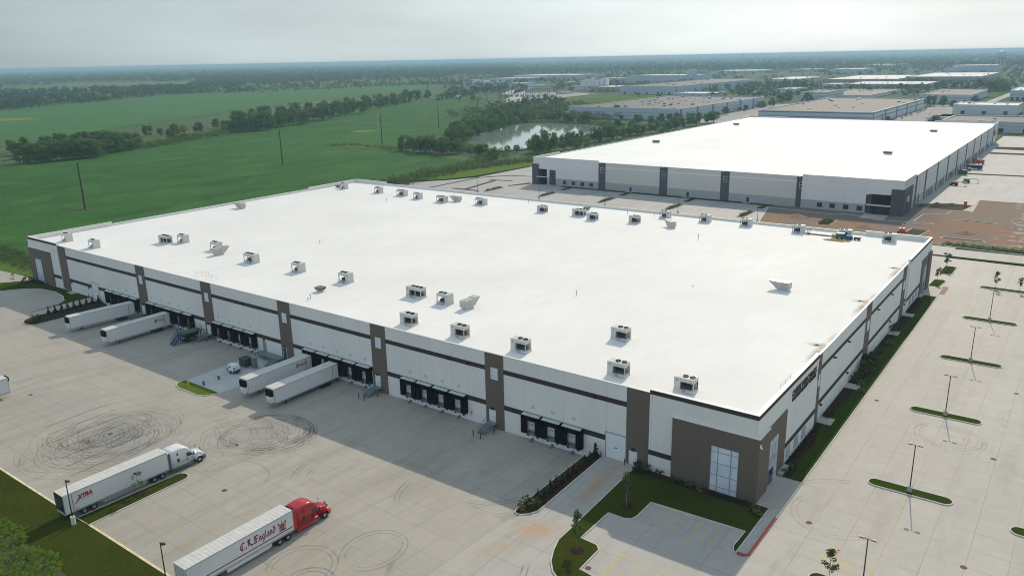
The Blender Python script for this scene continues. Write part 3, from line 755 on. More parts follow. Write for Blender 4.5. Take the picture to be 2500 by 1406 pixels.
# coloured bands
def hband(x0, x1, z0, z1, y=-.035, th=.035): 
    b = MB(); b.box(x0, x1, y, y+th-.002, z0, z1); P(b, 'band', DBROWN)
bays = [(FL[i]+PW[i], FL[i+1]) for i in range(6)]
for i, (a, c) in enumerate(bays):
    hband(a, c, 9.75, 10.6)
    gaps = [(-191.9, -188.1)] if i == 0 else ([(-24.6, -20.9)] if i == 5 else [])
    hband(a, gaps[0][0] if gaps else c, 2.9, 3.83)
    if i == 0: hband(-188.1, c, 2.9, 3.83)
hband(-16.8, -12.8, 2.85, 3.7, -.335); hband(-213.7, -209, 2.95, 3.95, -.335)
b = MB(); b.box(-16.8, .33, -.33, -.302, 13.12, HC-.03); b.box(.302, .33, -.302, 29.28, 13.12, HC-.03); P(b, 'band', DBROWN)
b = MB(); b.box(-227.6, -209, -.33, -.302, 13.12, HC-.03); P(b, 'band', DBROWN)
b = MB(); b.box(.302, .33, 106.22, 135.8, 13.12, HC-.03); P(b, 'band', DBROWN)
for y0, y1 in ((32.0, 64.0), (68.2, 100.0)):
    for z0, z1 in ((9.8, 10.6), (3.1, 4.0)):
        b = MB(); b.box(.002, .035, y0, y1, z0, z1); P(b, 'band', DBROWN)
for y0, y1 in ((12.6, 29.3), (106.25, 123.1)):
    b = MB(); b.box(.302, .335, y0, y1, 2.9, 3.8); P(b, 'band', DBROWN)
b = MB(); b.box(.002, .035, 104.1, 106.2, 3.1, 4.0); P(b, 'band', DBROWN)
# taupe entrance boxes at the corners
def entr(y0, y1, gz0, gz1, mirror=False):
    "side-facing entrance frame between y0..y1 with glazing gz0..gz1"
    b = MB()
    pier = (y0, gz0) if not mirror else (gz1, y1)
    b.box(.3, .75, pier[0], pier[1], -.1, 10.3)
    rest = (gz1, y1) if not mirror else (y0, gz0)
    b.box(.3, .48, rest[0], rest[1], -.1, 10.0)
    b.box(.3, .48, gz0, gz1, 7.55, 10.0)
    P(b, 'entrance_surround', TAUPE_S)
    b = MB(); b.box(.302, .36, gz0, gz1, .05, 7.55); g = P(b, 'glazing', FROST)
    b = MB(); b.box(.36, .40, gz0, gz1, 3.5, 4.5); s_ = b.build('spandrel', mat('spandrel_grey', (.42, .41, .38), .5), parent=g)
    b = MB(); n = 4
    for i in range(n+1):
        yy = gz0+(gz1-gz0)*i/n; b.box(.34, .42, yy-.05, yy+.05, .05, 7.5)
    for z in (.05, 1.0, 2.6, 3.45, 4.5, 6.1, 7.46): b.box(.34, .415, gz0, gz1, z, z+.07)
    b.build('mullions', mat('aluminium_frame', (.40, .41, .42), .4, .4), parent=g)
    b = MB(); ym = (gz0+gz1)/2-.3 if not mirror else (gz0+gz1)/2
    b.box(.42, .46, ym-1.0, ym-.05, .1, 2.45); b.box(.42, .46, ym+.05, ym+1.0, .1, 2.45)
    d = P(b, 'glass_door', DGLASS)
    b = MB(); b.box(.46, .5, ym-.16, ym-.1, .9, 1.3); b.box(.46, .5, ym+.1, ym+.16, .9, 1.3); b.build('handle', STEEL, parent=d)
entr(0-.3, 12.6, 4.1, 9.3)
entr(123.1, 135.8, 126.3, 131.5, True)
def frontbox(x0, x1, gx0, gx1, vm, zt=10.3):
    b = MB(); b.box(x0, gx0, -.55, -.3, -.3, zt); b.box(gx1, x1, -.55, -.3, -.3, zt); b.box(gx0, gx1, -.55, -.3, 7.5, zt)
    P(b, 'entrance_surround', TAUPE_F)
    b = MB(); b.box(gx0, gx1, -.42, -.302, .1, 7.5); g = P(b, 'glazing', FROST)
    b = MB()
    for xx in (gx0+.04, *vm, gx1-.04): b.box(xx-.05, xx+.05, -.47, -.42, .1, 7.5)
    for z in (.1, .9, 2.8, 4.75, 6.55, 7.43): b.box(gx0, gx1, -.465, -.42, z, z+.08)
    b.build('mullions', DOORG, parent=g)
    b = MB(); b.box(x0-.02, x1+.02, -.60, -.3, zt, zt+.07); P(b, 'coping', COPING)
frontbox(-12.8, .75, -6.54, -2.2, (-5.4, -3.37))
frontbox(-227.9, -213.7, -224.6, -220.3, (-223.4, -221.6), 10.66)
b = MB(); b.box(.3, .80, -.3, 4.05, 10.3, 10.37); P(b, 'coping', COPING)
# security camera on the corner
b = MB(); b.box(.75, .95, -.5, -.3, 9.3, 9.5); b.tube((.85, -.55, 9.3), (1.2, -.8, 9.15), .13, .12); P(b, 'security_camera', DOORW)
# pilaster windows
def win(b_name, x0, x1, z0, z1, y, glass, nm=1, frame=DOORW, side=False, vert=True):
    b = MB()
    if not side: b.box(x0, x1, y-.03, y, z0, z1)
    else: b.box(y, y+.03, x0, x1, z0, z1)
    g = P(b, b_name, glass)
    b = MB(); t = .07
    def bx(a, c, z_0, z_1):
        if not side: b.box(a, c, y-.07, y-.03, z_0, z_1)
        else: b.box(y+.03, y+.07, a, c, z_0, z_1)
    bx(x0-t, x1+t, z1, z1+t); bx(x0-t, x1+t, z0-t, z0); bx(x0-t, x0, z0, z1); bx(x1, x1+t, z0, z1)
    bx(x0, x1, (z0+z1)/2-.04, (z0+z1)/2+.04) if not vert else bx((x0+x1)/2-.05, (x0+x1)/2+.05, z0, z1)
    b.build('frame', frame, parent=g)
for i in range(1, 6): win('window', FL[i]+1.38, FL[i]+2.83, 8.42, 10.5, -.09, FROST, vert=False)
for y0, y1 in SL: win('window', y0+1.1, y1-1.1 if y1-y0 > 3 else y1-.6, 7.3, 9.4, .09, FROST, side=True, vert=False)
for a in (14.0, 18.1, 22.2): win('window', a, a+1.9, 1.0, 2.55, .302, FROST, side=True, frame=DOORG)
for a in (110.2, 114.4, 118.6): win('window', a, a+1.9, 1.0, 2.55, .302, FROST, side=True, frame=DOORG)
# doors
def mandoor(x0, w_, h, z0, m_, y=-.09, side=False, lamp=True):
    b = MB()
    if not side: b.box(x0, x0+w_, y-.05, y, z0, z0+h)
    else: b.box(y, y+.05, x0, x0+w_, z0, z0+h)
    d = P(b, 'door', m_)
    b = MB()
    if not side:
        b.box(x0-.09, x0, y-.08, y, z0, z0+h+.09); b.box(x0+w_, x0+w_+.09, y-.08, y, z0, z0+h+.09); b.box(x0, x0+w_, y-.08, y, z0+h, z0+h+.09)
    else:
        b.box(y, y+.08, x0-.09, x0, z0, z0+h+.09); b.box(y, y+.08, x0+w_, x0+w_+.09, z0, z0+h+.09); b.box(y, y+.08, x0, x0+w_, z0+h, z0+h+.09)
    b.build('frame', DOORW, parent=d)
    b = MB()
    if not side: b.box(x0+w_-.2, x0+w_-.1, y-.12, y-.05, z0+1.0, z0+1.12)
    else: b.box(y+.05, y+.12, x0+.1, x0+.2, z0+1.0, z0+1.12)
    b.build('handle', DARKM, parent=d)
    if lamp:
        b = MB()
        if not side: b.box(x0+w_/2-.22, x0+w_/2+.22, y-.32, y, z0+h+.22, z0+h+.55)
        else: b.box(y, y+.32, x0+w_/2-.22, x0+w_/2+.22, z0+h+.22, z0+h+.55)
        P(b, 'wall_lamp', BRONZE)
for x0 in (-48.65, -77.9, -136.1, -165.6): mandoor(x0, 1.3, 2.25, 0, DOORW)
mandoor(-20.2, 1.3, 2.3, .05, DOORW); mandoor(-107.05, 1.1, 2.3, 0, DGLASS); mandoor(-114.5, 1.25, 2.3, 0, DOORG, y=0)
mandoor(-204.35, 1.2, 2.3, .05, DOORW, y=0); mandoor(-194.2, 1.2, 2.3, .05, DOORW, y=0)
mandoor(33.0, 1.2, 2.3, .05, DOORW, y=0, side=True); mandoor(51.0, 1.2, 2.3, .05, DOORW, y=0, side=True); mandoor(88.5, 1.2, 2.3, .05, DOORW, y=0, side=True); mandoor(104.4, 1.2, 2.3, .05, DOORW, y=0, side=True)
def rolldoor(x0, x1, h, y=0):
    b = MB(); b.box(x0, x1, y-.05, y-.002, 0, h)
    for i in range(1, 9): b.box(x0, x1, y-.07, y-.05, h*i/9-.02, h*i/9+.02)
    d = P(b, 'roller_door', DOORW)
    b = MB(); b.box(x0-.12, x0, y-.1, y, 0, h+.12); b.box(x1, x1+.12, y-.1, y, 0, h+.12); b.box(x0, x1, y-.1, y, h, h+.12); b.build('frame', DOORG, parent=d)
    b = MB(); b.box((x0+x1)/2-.3, (x0+x1)/2+.3, y-.09, y-.072, 2.0, 2.12); b.build('handle', DARKM, parent=d)
rolldoor(-24.6, -20.95, 4.45); rolldoor(-191.8, -188.2, 4.6)
# dock doors: one master copied 25 times, each with shelter, door panel, leveller, bumpers, restraint
def dockset():
    t = thing('dock_door', '', 'dock')
    del t['label']; del t['category']
    b = MB()
    b.box(-2.0, -1.15, -.92, -.01, .15, 3.66); b.box(1.15, 2.0, -.92, -.01, .15, 3.66); b.box(-2.0, 2.0, -.92, -.01, 2.75, 3.66)
    b.box(-1.15, -.98, -.98, -.6, .3, 2.75); b.box(.98, 1.15, -.98, -.6, .3, 2.75)
    s_ = b.build('dock_shelter', BLACK, parent=t)
    b = MB(); b.add([(-1.84, -1.0, 3.67), (1.84, -1.0, 3.67), (1.84, -.25, 3.80), (-1.84, -.25, 3.80), (-1.84, -1.0, 3.72), (1.84, -1.0, 3.72), (1.84, -.25, 3.85), (-1.84, -.25, 3.85)], [(0, 3, 2, 1), (4, 5, 6, 7), (0, 1, 5, 4), (1, 2, 6, 5), (3, 0, 4, 7)])
    b.build('canopy', LIDM, parent=s_)
    b = MB(); b.box(-1.05, 1.05, .12, .2, 0, 2.6)
    for i in range(1, 4): b.box(-1.05, 1.05, .10, .12, .65*i-.015, .65*i+.015)
    d = b.build('door_panel', DOORW, parent=t)
    b = MB(); b.box(-.55, -.05, .08, .10, 1.55, 1.66); b.build('vision_slot', DARKM, parent=d)
    b = MB(); b.box(-1.15, -1.05, -.03, .12, 0, 2.6); b.box(1.05, 1.15, -.03, .12, 0, 2.6); b.box(-1.05, 1.05, -.03, .1, 0, .06); b.build('track', DOORW, parent=t)
    b = MB(); b.box(-1.3, 1.3, -.5, -.01, -.12, -.02); b.add([(-1, -.55, -.1), (1, -.55, -.1), (1, -.1, .55), (-1, -.1, .55), (-1, -.5, -.1), (1, -.5, -.1), (1, -.04, .55), (-1, -.04, .55)], [(0, 1, 2, 3), (4, 7, 6, 5), (0, 4, 5, 1), (2, 6, 7, 3), (1, 5, 6, 2), (0, 3, 7, 4)]); b.build('dock_leveller', mat('leveller_steel', (.12, .13, .15), .5, .3), parent=t)
    b = MB(); b.box(-1.15, -.85, -.25, -.01, -.55, -.12); b.box(.85, 1.15, -.25, -.01, -.55, -.12); b.build('bumper', BLACK, parent=t)
    b = MB(); b.box(-1.9, 1.9, -.08, -.01, -1.15, -.12); b.build('bumper_panel', DOORW, parent=t)
    b = MB(); b.box(-.15, .15, -.5, -.1, -1.15, -.75); b.bar((0, -.4, -.8), (0, -1.0, -1.12), .16, .12); b.bar((-.5, -.85, -1.12), (.35, -.85, -1.12), .1, .1); b.build('wheel_restraint', STEEL, parent=t)
    b = MB(); b.box(-.28, .28, -.04, -.002, 4.82, 5.30); q = b.build('bay_number_plate', DOORG, parent=t)
    b = MB(); b.box(-.2, .2, -.05, -.04, 4.9, 5.22); b.build('plate_face', DOORW, parent=q)
    return t
ds = dockset()
ds.parent = wh
ds.location = (ALLD[0], 0, 0)
def dupc(root, loc):
    r = dup(root, loc); r.parent = wh; return r
for c in ALLD[1:]: dupc(ds, (c, 0, 0))
# the dock group counts as parts: lift the nested empties into the warehouse
for o in [o for o in COL.objects if o.type == 'EMPTY' and o.parent == wh]:
    for c in kids(o):
        c.parent = wh; c.location = o.location
    bpy.data.objects.remove(o)
# text helper
def text_mesh(s, size, mats, name, parent=None, extrude=.03, bold=0, shear=0, align='LEFT', width=None, height=None, spacing=1):
    cu = bpy.data.curves.new(name, 'FONT'); cu.body = s; cu.size = size; cu.extrude = extrude; cu.offset = bold; cu.shear = shear
    cu.align_x = align; cu.space_character = spacing; cu.resolution_u = 3
    tmp = bpy.data.objects.new('tmp', cu); COL.objects.link(tmp)
    dg = bpy.context.evaluated_depsgraph_get(); dg.update()
    me = bpy.data.meshes.new_from_object(tmp.evaluated_get(dg))
    COL.objects.unlink(tmp); bpy.data.objects.remove(tmp)
    n = len(me.vertices); co = np.zeros(n*3); me.vertices.foreach_get('co', co); co = co.reshape(-1, 3)
    co[:, 0] -= co[:, 0].min()
    if width: co[:, 0] *= width/co[:, 0].max()
    if height: co[:, 1] *= height/(co[:, 1].max()-co[:, 1].min())
    me.vertices.foreach_set('co', co.ravel()); me.name = name
    me.materials.clear(); me.materials.append(mats)
    me.polygons.foreach_set('material_index', [0]*len(me.polygons))
    o = bpy.data.objects.new(name, me); COL.objects.link(o)
    if parent: o.parent = parent
    return o
def letters(o):
    "one object per letter: split a lettering mesh into its connected pieces"
    me = o.data; n = len(me.vertices); par_ = list(range(n))
    def find(a):
        while par_[a] != a: par_[a] = par_[par_[a]]; a = par_[a]
        return a
    for e in me.edges: par_[find(e.vertices[0])] = find(e.vertices[1])
    # front and back faces of a letter may be unwelded: merge islands whose x ranges coincide
    isl = {}
    for v in me.vertices: isl.setdefault(find(v.index), []).append(v.index)
    spans = sorted((min(me.vertices[i].co.x for i in q), max(me.vertices[i].co.x for i in q), q) for q in isl.values())
    groups = []
    for a, c, q in spans:
        if groups and a < groups[-1][1]-.25*(c-a): groups[-1][1] = max(groups[-1][1], c); groups[-1][2] += q
        else: groups.append([a, c, list(q)])
    for a, c, q in groups:
        idx = {v: i for i, v in enumerate(q)}; b = MB(); b.v = [tuple(me.vertices[v].co) for v in q]
        b.f = [tuple(idx[v] for v in p.vertices) for p in me.polygons if p.vertices[0] in idx]; b.m = [0]*len(b.f)
        c_ = b.build('letter', LETTER, parent=wh); c_.rotation_euler = o.rotation_euler; c_.location = o.location
    bpy.data.objects.remove(o)
LETTER = mat('dark_letters', (.035, .030, .032), .6, .0, var=.1)
def onside(o, y, z, x=.36): o.rotation_euler = (R(90), 0, R(90)); o.location = (x, y, z)
o = text_mesh('CHEESE MERCHANTS', 1, LETTER, 'sign_lettering', wh, .06, 0, width=12.9, height=1.05); onside(o, 14.8, 11.15); letters(o)
o = text_mesh('PREMIUM', 1, LETTER, 'sign_lettering', wh, .06, .012, width=4.2, height=.68); onside(o, 15.0, 10.32); letters(o)
o = text_mesh('QUALITY', 1, LETTER, 'sign_lettering', wh, .06, .012, width=4.0, height=.80); onside(o, 19.5, 10.34); letters(o)
o = text_mesh('CHEESES', 1, LETTER, 'sign_lettering', wh, .06, .012, width=3.85, height=.68); onside(o, 23.85, 10.34); letters(o)
# wall lamps along the upper band, scuppers, side lamps
for xx in (-197.5, -189.2, -120.8, -97.5, -58.1, -53.5, -26.9, -151.0):
    b = MB(); b.box(xx-.2, xx+.2, -.45, -.03, 9.95, 10.18); P(b, 'wall_lamp', BRONZE)
for yy in (50.0, 87.5, 40.0, 74.0):
    b = MB(); b.box(.03, .6, yy-.2, yy+.2, 9.6, 9.8); P(b, 'wall_lamp', BRONZE)
for xx in (-183.5, -150.2, -121.5, -92, -63.3, -34.3):
    b = MB(); b.box(xx-.25, xx+.25, -.14, -.002, HM-.32, HM-.15); P(b, 'scupper', COPING)
b = MB(); b.path([(-52.9, -.15, .9), (-52.9, -.15, .2), (-52.9, -.3, .2)], .05); P(b, 'pipe', DARKM)
# hatch rails on the roof edge, small pipes
def rail(x0, y0, x1, y1, h=1.0):
    b = MB()
    for zz in (h, h*.55): b.tube((x0, y0, RZ+zz), (x1, y1, RZ+zz), .03)
    for t in (0, .5, 1): b.tube((x0+(x1-x0)*t, y0+(y1-y0)*t, RZ), (x0+(x1-x0)*t, y0+(y1-y0)*t, RZ+h), .03)
    P(b, 'roof_guard_rail', mat('rail_yellow_grey', (.55, .50, .36), .5))
rail(-144.6, 3.8, -142.1, 5.8); rail(-139.6, 3.4, -136.6, 4.6); rail(-1.2, 13.5, -1.2, 18.5)
for x, y, h in [(-55.1, 106, 1.6), (-55.1, 40, 1.2), (-180.6, 107, 1.0), (-103.7, 6, 1.2), (-103.3, 5.0, .7), (-146, 45, .8), (-90, 128.5, 1.4), (-132, 131, .8), (-36.5, 60.3, .3), (-81, 130, 1.3)]:
    b = MB(); b.tube((x, y, RZ), (x, y, RZ+h), .07); b.tube((x-.12, y, RZ+h*.85), (x+.12, y, RZ+h*.85), .09); P(b, 'vent_pipe', STEEL)
# ------------------------------------------------------------------ rooftop units
UW = mat('unit_white_enamel', (.56, .56, .52), .45, var=.06, scale=2)
UG = mat('unit_galvanised', (.47, .47, .44), .45, .25, var=.1, scale=2)
COIL = mat('condenser_coil', (.04, .04, .045), .6, var=.3, scale=8)
WOODC = mat('curb_flashing', (.60, .59, .56), .7, var=.08)
def condenser(nf, flip):
    "cabinet at one end, fan deck on legs at the other; x is the long axis"
    Lf = 1.15*nf; cab = 1.0; T = cab+Lf; x0 = -T/2
    t = thing('condensing_unit', '', 'condensing unit')
    s = -1 if flip else 1
    def bx(b, a, c, *r):
        a, c = (a, c) if s == 1 else (-c, -a)
        b.box(a, c, *r)
    b = MB(); bx(b, x0-.05, x0+T+.05, -.95, .95, 0, .38); b.build('base_curb', WOODC, parent=t)
    b = MB(); bx(b, x0, x0+cab, -.9, .9, .38, 2.35); h = b.build('cabinet', UW, parent=t)
    b = MB(); bx(b, x0+.35, x0+.65, -.915, -.9, 1.75, 2.0); b.build('emblem', DOORG, parent=h)
    b = MB(); bx(b, x0+cab, x0+T, -.9, .9, 1.68, 2.33); bx(b, x0+cab, x0+T, .72, .9, .38, 1.68)
    dk = b.build('fan_deck', UW, parent=t)
    for i in range(nf):
        cx = (x0+cab+1.15*(i+.5))*s
        b = MB(); b.lathe([(.46, 2.33), (.46, 2.47), (.40, 2.47), (.38, 2.36)], 16, c=(cx, 0, 0))
        for q in range(4):
            a_ = q*math.pi/4; b.bar((cx-.4*math.cos(a_), -.4*math.sin(a_), 2.47), (cx+.4*math.cos(a_), .4*math.sin(a_), 2.47), .02, .02)
        b.build('fan', DARKM, parent=dk)
    b = MB()
    for px in (x0+T-.14, x0+cab+Lf/2-.1 if nf > 2 else x0+T-.14):
        for py in (-.9, .72): bx(b, px, px+.13, py, py+.16, .38, 1.68)
    b.build('leg_frame', UW, parent=t)
    b = MB(); bx(b, x0+cab+.05, x0+cab+.45, -.5, .4, .38, 1.5); bx(b, x0+cab+.55, x0+T-.5, -.35, .35, .42, .95); b.build('compressor', COIL, parent=t)
    b = MB(); q = (x0+cab+.6)*s; b.path([(q, -.4, .7), (q, -1.2, .7), (q, -1.2, 0)], .05); b.path([(q+.3, -.4, .55), (q+.3, -1.15, .55), (q+.3, -1.15, 0)], .05)
    b.path([(q+.5, -1.35, .08), (q+1.8*s, -1.35, .08)], .035); b.build('pipework', STEEL, parent=t)
    return t
def airunit(flip):
    s = -1 if flip else 1
    t = thing('makeup_air_unit', '', 'air unit')
    b = MB(); b.box(-1.2, 1.2, -.75, .75, 0, .45); b.build('base_curb', WOODC, parent=t)
    b = MB(); b.box(-1.5, 1.5, -.95, .95, .45, 1.95); c = b.build('cabinet', UG, parent=t)
    b = MB(); b.box(-.02, .02, -.965, -.95, .5, 1.9); b.box(-.8*s-.02, -.8*s+.02, -.965, -.95, .5, 1.9); b.box(-1.5, 1.5, -.3, -.24, 1.95, 1.98); b.build('access_panel_seam', DARKM, parent=c)
    b = MB(); e = 1.5*s; f = 3.1*s; z0, z1 = .6, 2.0
    v = [(e, -.95, z0), (e, .95, z0), (e, .95, z1), (e, -.95, z1), (f, -.95, z1-.05), (f, .95, z1-.05), (f, .95, z1+.05), (f, -.95, z1+.05)]
    b.add(v, [(0, 1, 5, 4), (3, 7, 6, 2), (4, 5, 6, 7), (0, 4, 7, 3), (1, 2, 6, 5)]); b.build('intake_hood', UG, parent=t)
    return t
c2a, c2b = condenser(2, False), condenser(2, True)
c3a, c3b = condenser(3, False), condenser(3, True)
ma, mb_ = airunit(False), airunit(True)
used = set()
def put(proto, x, y, label, group, z=RZ, rz=0, sc_=None):
    if proto.name not in used:
        KIDS[proto.name] = [(c, kids(c)) for c in kids(proto)]
        used.add(proto.name); o = proto; o.location = (x, y, z); o.rotation_euler = (0, 0, rz)
        if sc_: o.scale = (sc_,)*3
    else: o = dup(proto, (x, y, z), rz, scale=sc_)
    o['label'] = label
    if group: o['group'] = group
    return o
CG = 'condensing units on the near warehouse roof'
row1 = [(-216.3, 6.4, c2b), (-199.5, 6.2, c2b), (-73, 5.4, c2a), (-59.65, 5.4, c2a), (-45.4, 5.4, c2a), (-25.4, 5.3, c2a), (-13.4, 5.3, c2a)]
for i, (x, y, p) in enumerate(row1): put(p, x, y, 'white two-fan condensing unit, %s from the left in the row nearest the dock wall' % ORD[i], CG)
row2 = [(-186.8, 21, c3a, 'three'), (-182.9, 24.4, c2b, 'two'), (-165.3, 23.8, c2b, 'two'), (-144.2, 20.2, c3b, 'three'), (-125.4, 20.5, c2b, 'two'), (-107.7, 20.3, c2b, 'two'), (-84.9, 20.3, c3a, 'three'), (-76, 19.9, c2b, 'two'), (-33.4, 20.7, c2a, 'two')]
for i, (x, y, p, nf) in enumerate(row2): put(p, x, y, 'white %s-fan condensing unit, %s from the left in the second row behind the dock wall' % (nf, ORD[i]), CG)
row3 = [(-218, 119.8, c2b, 'two'), (-197.3, 119.5, c2b, 'two'), (-184, 119.1, c3b, 'three'), (-173.4, 116.7, c2b, 'two'), (-160.5, 115.9, c3b, 'three'), (-144.5, 119, c3b, 'three'), (-117.2, 118.3, c2a, 'two'), (-102.9, 119.1, c3a, 'three'), (-95.6, 115.4, c2a, 'two'), (-81.8, 118.1, c2a, 'two')]
for i, (x, y, p, nf) in enumerate(row3): put(p, x, y, 'white %s-fan condensing unit, %s from the left in the third row towards the field' % (nf, ORD[i]), CG)
row4 = [(-77, 130.2), (-63.4, 130.5), (-50.3, 130.9), (-34.1, 129.6), (-21, 129.9), (-9.6, 130.5)]
for i, (x, y) in enumerate(row4): put(c2b, x, y, 'white condensing unit, %s from the left along the rear parapet' % ORD[i], CG)
AG = 'make-up air units with slanted intake hoods'
for x, y, p, lb in [(-159.6, 20.6, ma, 'grey air unit with slanted hood just in front of a condensing unit'), (-69.7, 19.9, ma, 'grey air unit with hood slanting right, beside condensing units mid-front'), (-18.6, 68.4, mb_, 'large grey air unit alone on the right half of the white roof'),
                    (-216.7, 68.7, mb_, 'grey air unit with hood near the left parapet above the field'), (-156.6, 119.9, mb_, 'grey air unit behind the fourth condensing unit of the far row'), (-69, 117.6, mb_, 'grey air unit with pointed hood in front of the rear parapet units')]:
    o = put(p, x, y, lb, AG)
    if y in (20.6, 19.9): o.rotation_euler = (0, 0, R(90))
    if y == 117.6: o.rotation_euler = (0, 0, R(-40))
for (x, y, lb) in [(-106.6, 11.4, 'small brown roof exhaust fan between the front condensing rows'), (-222.4, 120.6, 'dark square exhaust fan at the far left roof corner'), (-106, 129.2, 'dark square exhaust fan behind the three-fan condensing unit')]:
    t = thing('exhaust_fan', lb, 'exhaust fan', (x, y, RZ), 0, 'roof exhaust fans')
    b = MB(); b.prism([(-.5, -.5), (.5, -.5), (.5, .5), (-.5, .5)], 0, .3); b.build('base_curb', WOODC, parent=t)
    b = MB(); b.add([(-.6, -.6, .3), (.6, -.6, .3), (.6, .6, .3), (-.6, .6, .3), (-1, -.9, .75), (1, -.9, .75), (1, .9, .75), (-1, .9, .75), (-1, -.9, 1.1), (1, -.9, 1.1), (1, .9, 1.1), (-1, .9, 1.1)], [(0, 1, 5, 4), (1, 2, 6, 5), (2, 3, 7, 6), (3, 0, 4, 7), (4, 5, 9, 8), (5, 6, 10, 9), (6, 7, 11, 10), (7, 4, 8, 11), (8, 9, 10, 11)])
    b.build('housing', mat('fan_housing_brown', (.16, .14, .12), .6, var=.2), parent=t)
# building materials left on the roof
BLUE = mat('machine_blue', (.025, .07, .19), .5, var=.15); GREEN = mat('machine_green', (.025, .12, .07), .5, var=.2); ORANGE = mat('machine_orange', (.62, .10, .03), .5, var=.15); YEL = mat('timber_yellow', (.50, .36, .09), .8, var=.25, scale=4)
t = thing('roof_generator', 'green and blue generator trailer beside yellow crate at rear roof parapet', 'generator', (-21.6, 127.3, RZ))
b = MB(); b.box(-1.3, 1.0, -.7, .7, .55, 1.5); b.build('housing', GREEN, parent=t, bevel=.06)
b = MB(); b.box(-1.2, .9, -.6, .6, 1.5, 1.75); b.build('lid', DOORW, parent=t)
for sx in (-.7, .4):
    b = MB(); b.wheel((sx, -.75, .28), .28, .18, 'y', 12); b.build('wheel', BLACK, parent=t)
b = MB(); b.bar((1.0, 0, .45), (2.4, 0, .4), .1, .1); b.build('drawbar', DARKM, parent=t)
t = thing('scissor_platform', 'blue cabinet standing right of the green roof generator', 'cabinet', (-19.6, 127.4, RZ))
b = MB(); b.box(-.7, .8, -.7, .7, .1, 1.25); b.box(.8, 1.1, -.4, .4, .1, .8); b.build('housing', BLUE, parent=t, bevel=.04)
b = MB(); b.box(-.65, .75, -.65, .65, 0, .1); b.build('skid', DARKM, parent=t)
b = MB(); b.box(-24.2, -22.9, 127.4, 128.6, RZ, RZ+.85); b.box(-24.3, -22.8, 127.3, 128.7, RZ+.85, RZ+.93); tag(b.build('crate', YEL), 'yellow wooden crate left of the green roof generator', 'crate')
t = thing('roofing_cart', 'small black roofing cart right of the generator by the parapet', 'cart', (-17.4, 128.0, RZ))
b = MB(); b.box(-.8, .8, -.5, .5, .3, .85); b.build('body', DARKM, parent=t)
for sx in (-.6, .6):
    b = MB(); b.wheel((sx, -.55, .25), .25, .12, 'y', 10); b.build('wheel', BLACK, parent=t)
b = MB(); b.path([(.8, 0, .6), (1.5, 0, 1.1)], .04); b.build('handle', STEEL, parent=t)
random.seed(4)
b = MB()
for i in range(9): x = -21.5+random.uniform(-1.5, 1); y = 123.2+i*.16; b.box(x-2.6, x+2.4, y, y+.11, RZ+.05+.09*(i % 3), RZ+.15+.09*(i % 3))
tag(b.build('timber_stack', YEL), 'low stack of yellow timber boards on the roof before the generator', 'timber stack')
b = MB()
for i in range(6): y = 128.5+i*.14; b.box(-31+random.uniform(-.5, .5), -24.6+random.uniform(-1, .5), y, y+.1, RZ+.05+.08*(i % 2), RZ+.15+.1*(i % 2))
tag(b.build('timber_stack', mat('weathered_boards', (.20, .17, .12), .9, var=.3, scale=3)), 'weathered boards laid along the rear parapet left of the generator', 'timber stack')
b = MB()
for i in range(22):
    p = Vector((-31.3+random.uniform(-.8, .8), 128.8+random.uniform(-.7, .7), RZ+random.uniform(0, 1.4))); d = Vector([random.uniform(-.6, .6) for _ in range(3)])
    q = p+d; q.z = max(RZ+.02, q.z); b.bar(p, q, .12, .09)
tag(b.build('scrap_pile', mat('scrap_grey', (.16, .15, .12), .8, var=.4, scale=4)), 'tangled grey scrap pile beside the fourth rear condensing unit', 'scrap pile')
# ------------------------------------------------------------------ trucks and trailers
TWH = mat('trailer_white', (.66, .66, .64), .45, var=.02, scale=.3)
TROOF = mat('trailer_roof', (.58, .57, .53), .7, var=.08, scale=1.2)
TALU = mat('trailer_rail', (.42, .42, .40), .45, .4, var=.2, scale=3)
TYRE = mat('tyre', (.018, .018, .018), .85, var=.2)
RIM = mat('wheel_rim', (.55, .54, .50), .35, .5, var=.2)
GTRIM_ = mat('dark_frame', (.07, .075, .08), .6)
REDL = mat('lettering_red', (.42, .02, .045), .5, var=.05)
MAROON = mat('lettering_maroon', (.22, .012, .015), .5, var=.05)
def wheels(t, xs, y, r, names='wheel', dual=True):
    for x in xs:
        sx = 1 if x > 0 else -1
        b = MB(); b.wheel((x-sx*.14, y, r), r, .30 if not dual else .56, 'x', 20); wh_ = b.build(names, TYRE, parent=t, smooth=False)
        b = MB(); xo = x-sx*.14+sx*(.15 if not dual else .28)
        b.tube((xo-sx*.10, y, r), (xo-sx*.05, y, r), r*.56, r*.56, 16); b.tube((xo-sx*.08, y, r), (xo+sx*.0, y, r), r*.2, r*.16, 10)
        b.build('rim', RIM, parent=wh_)
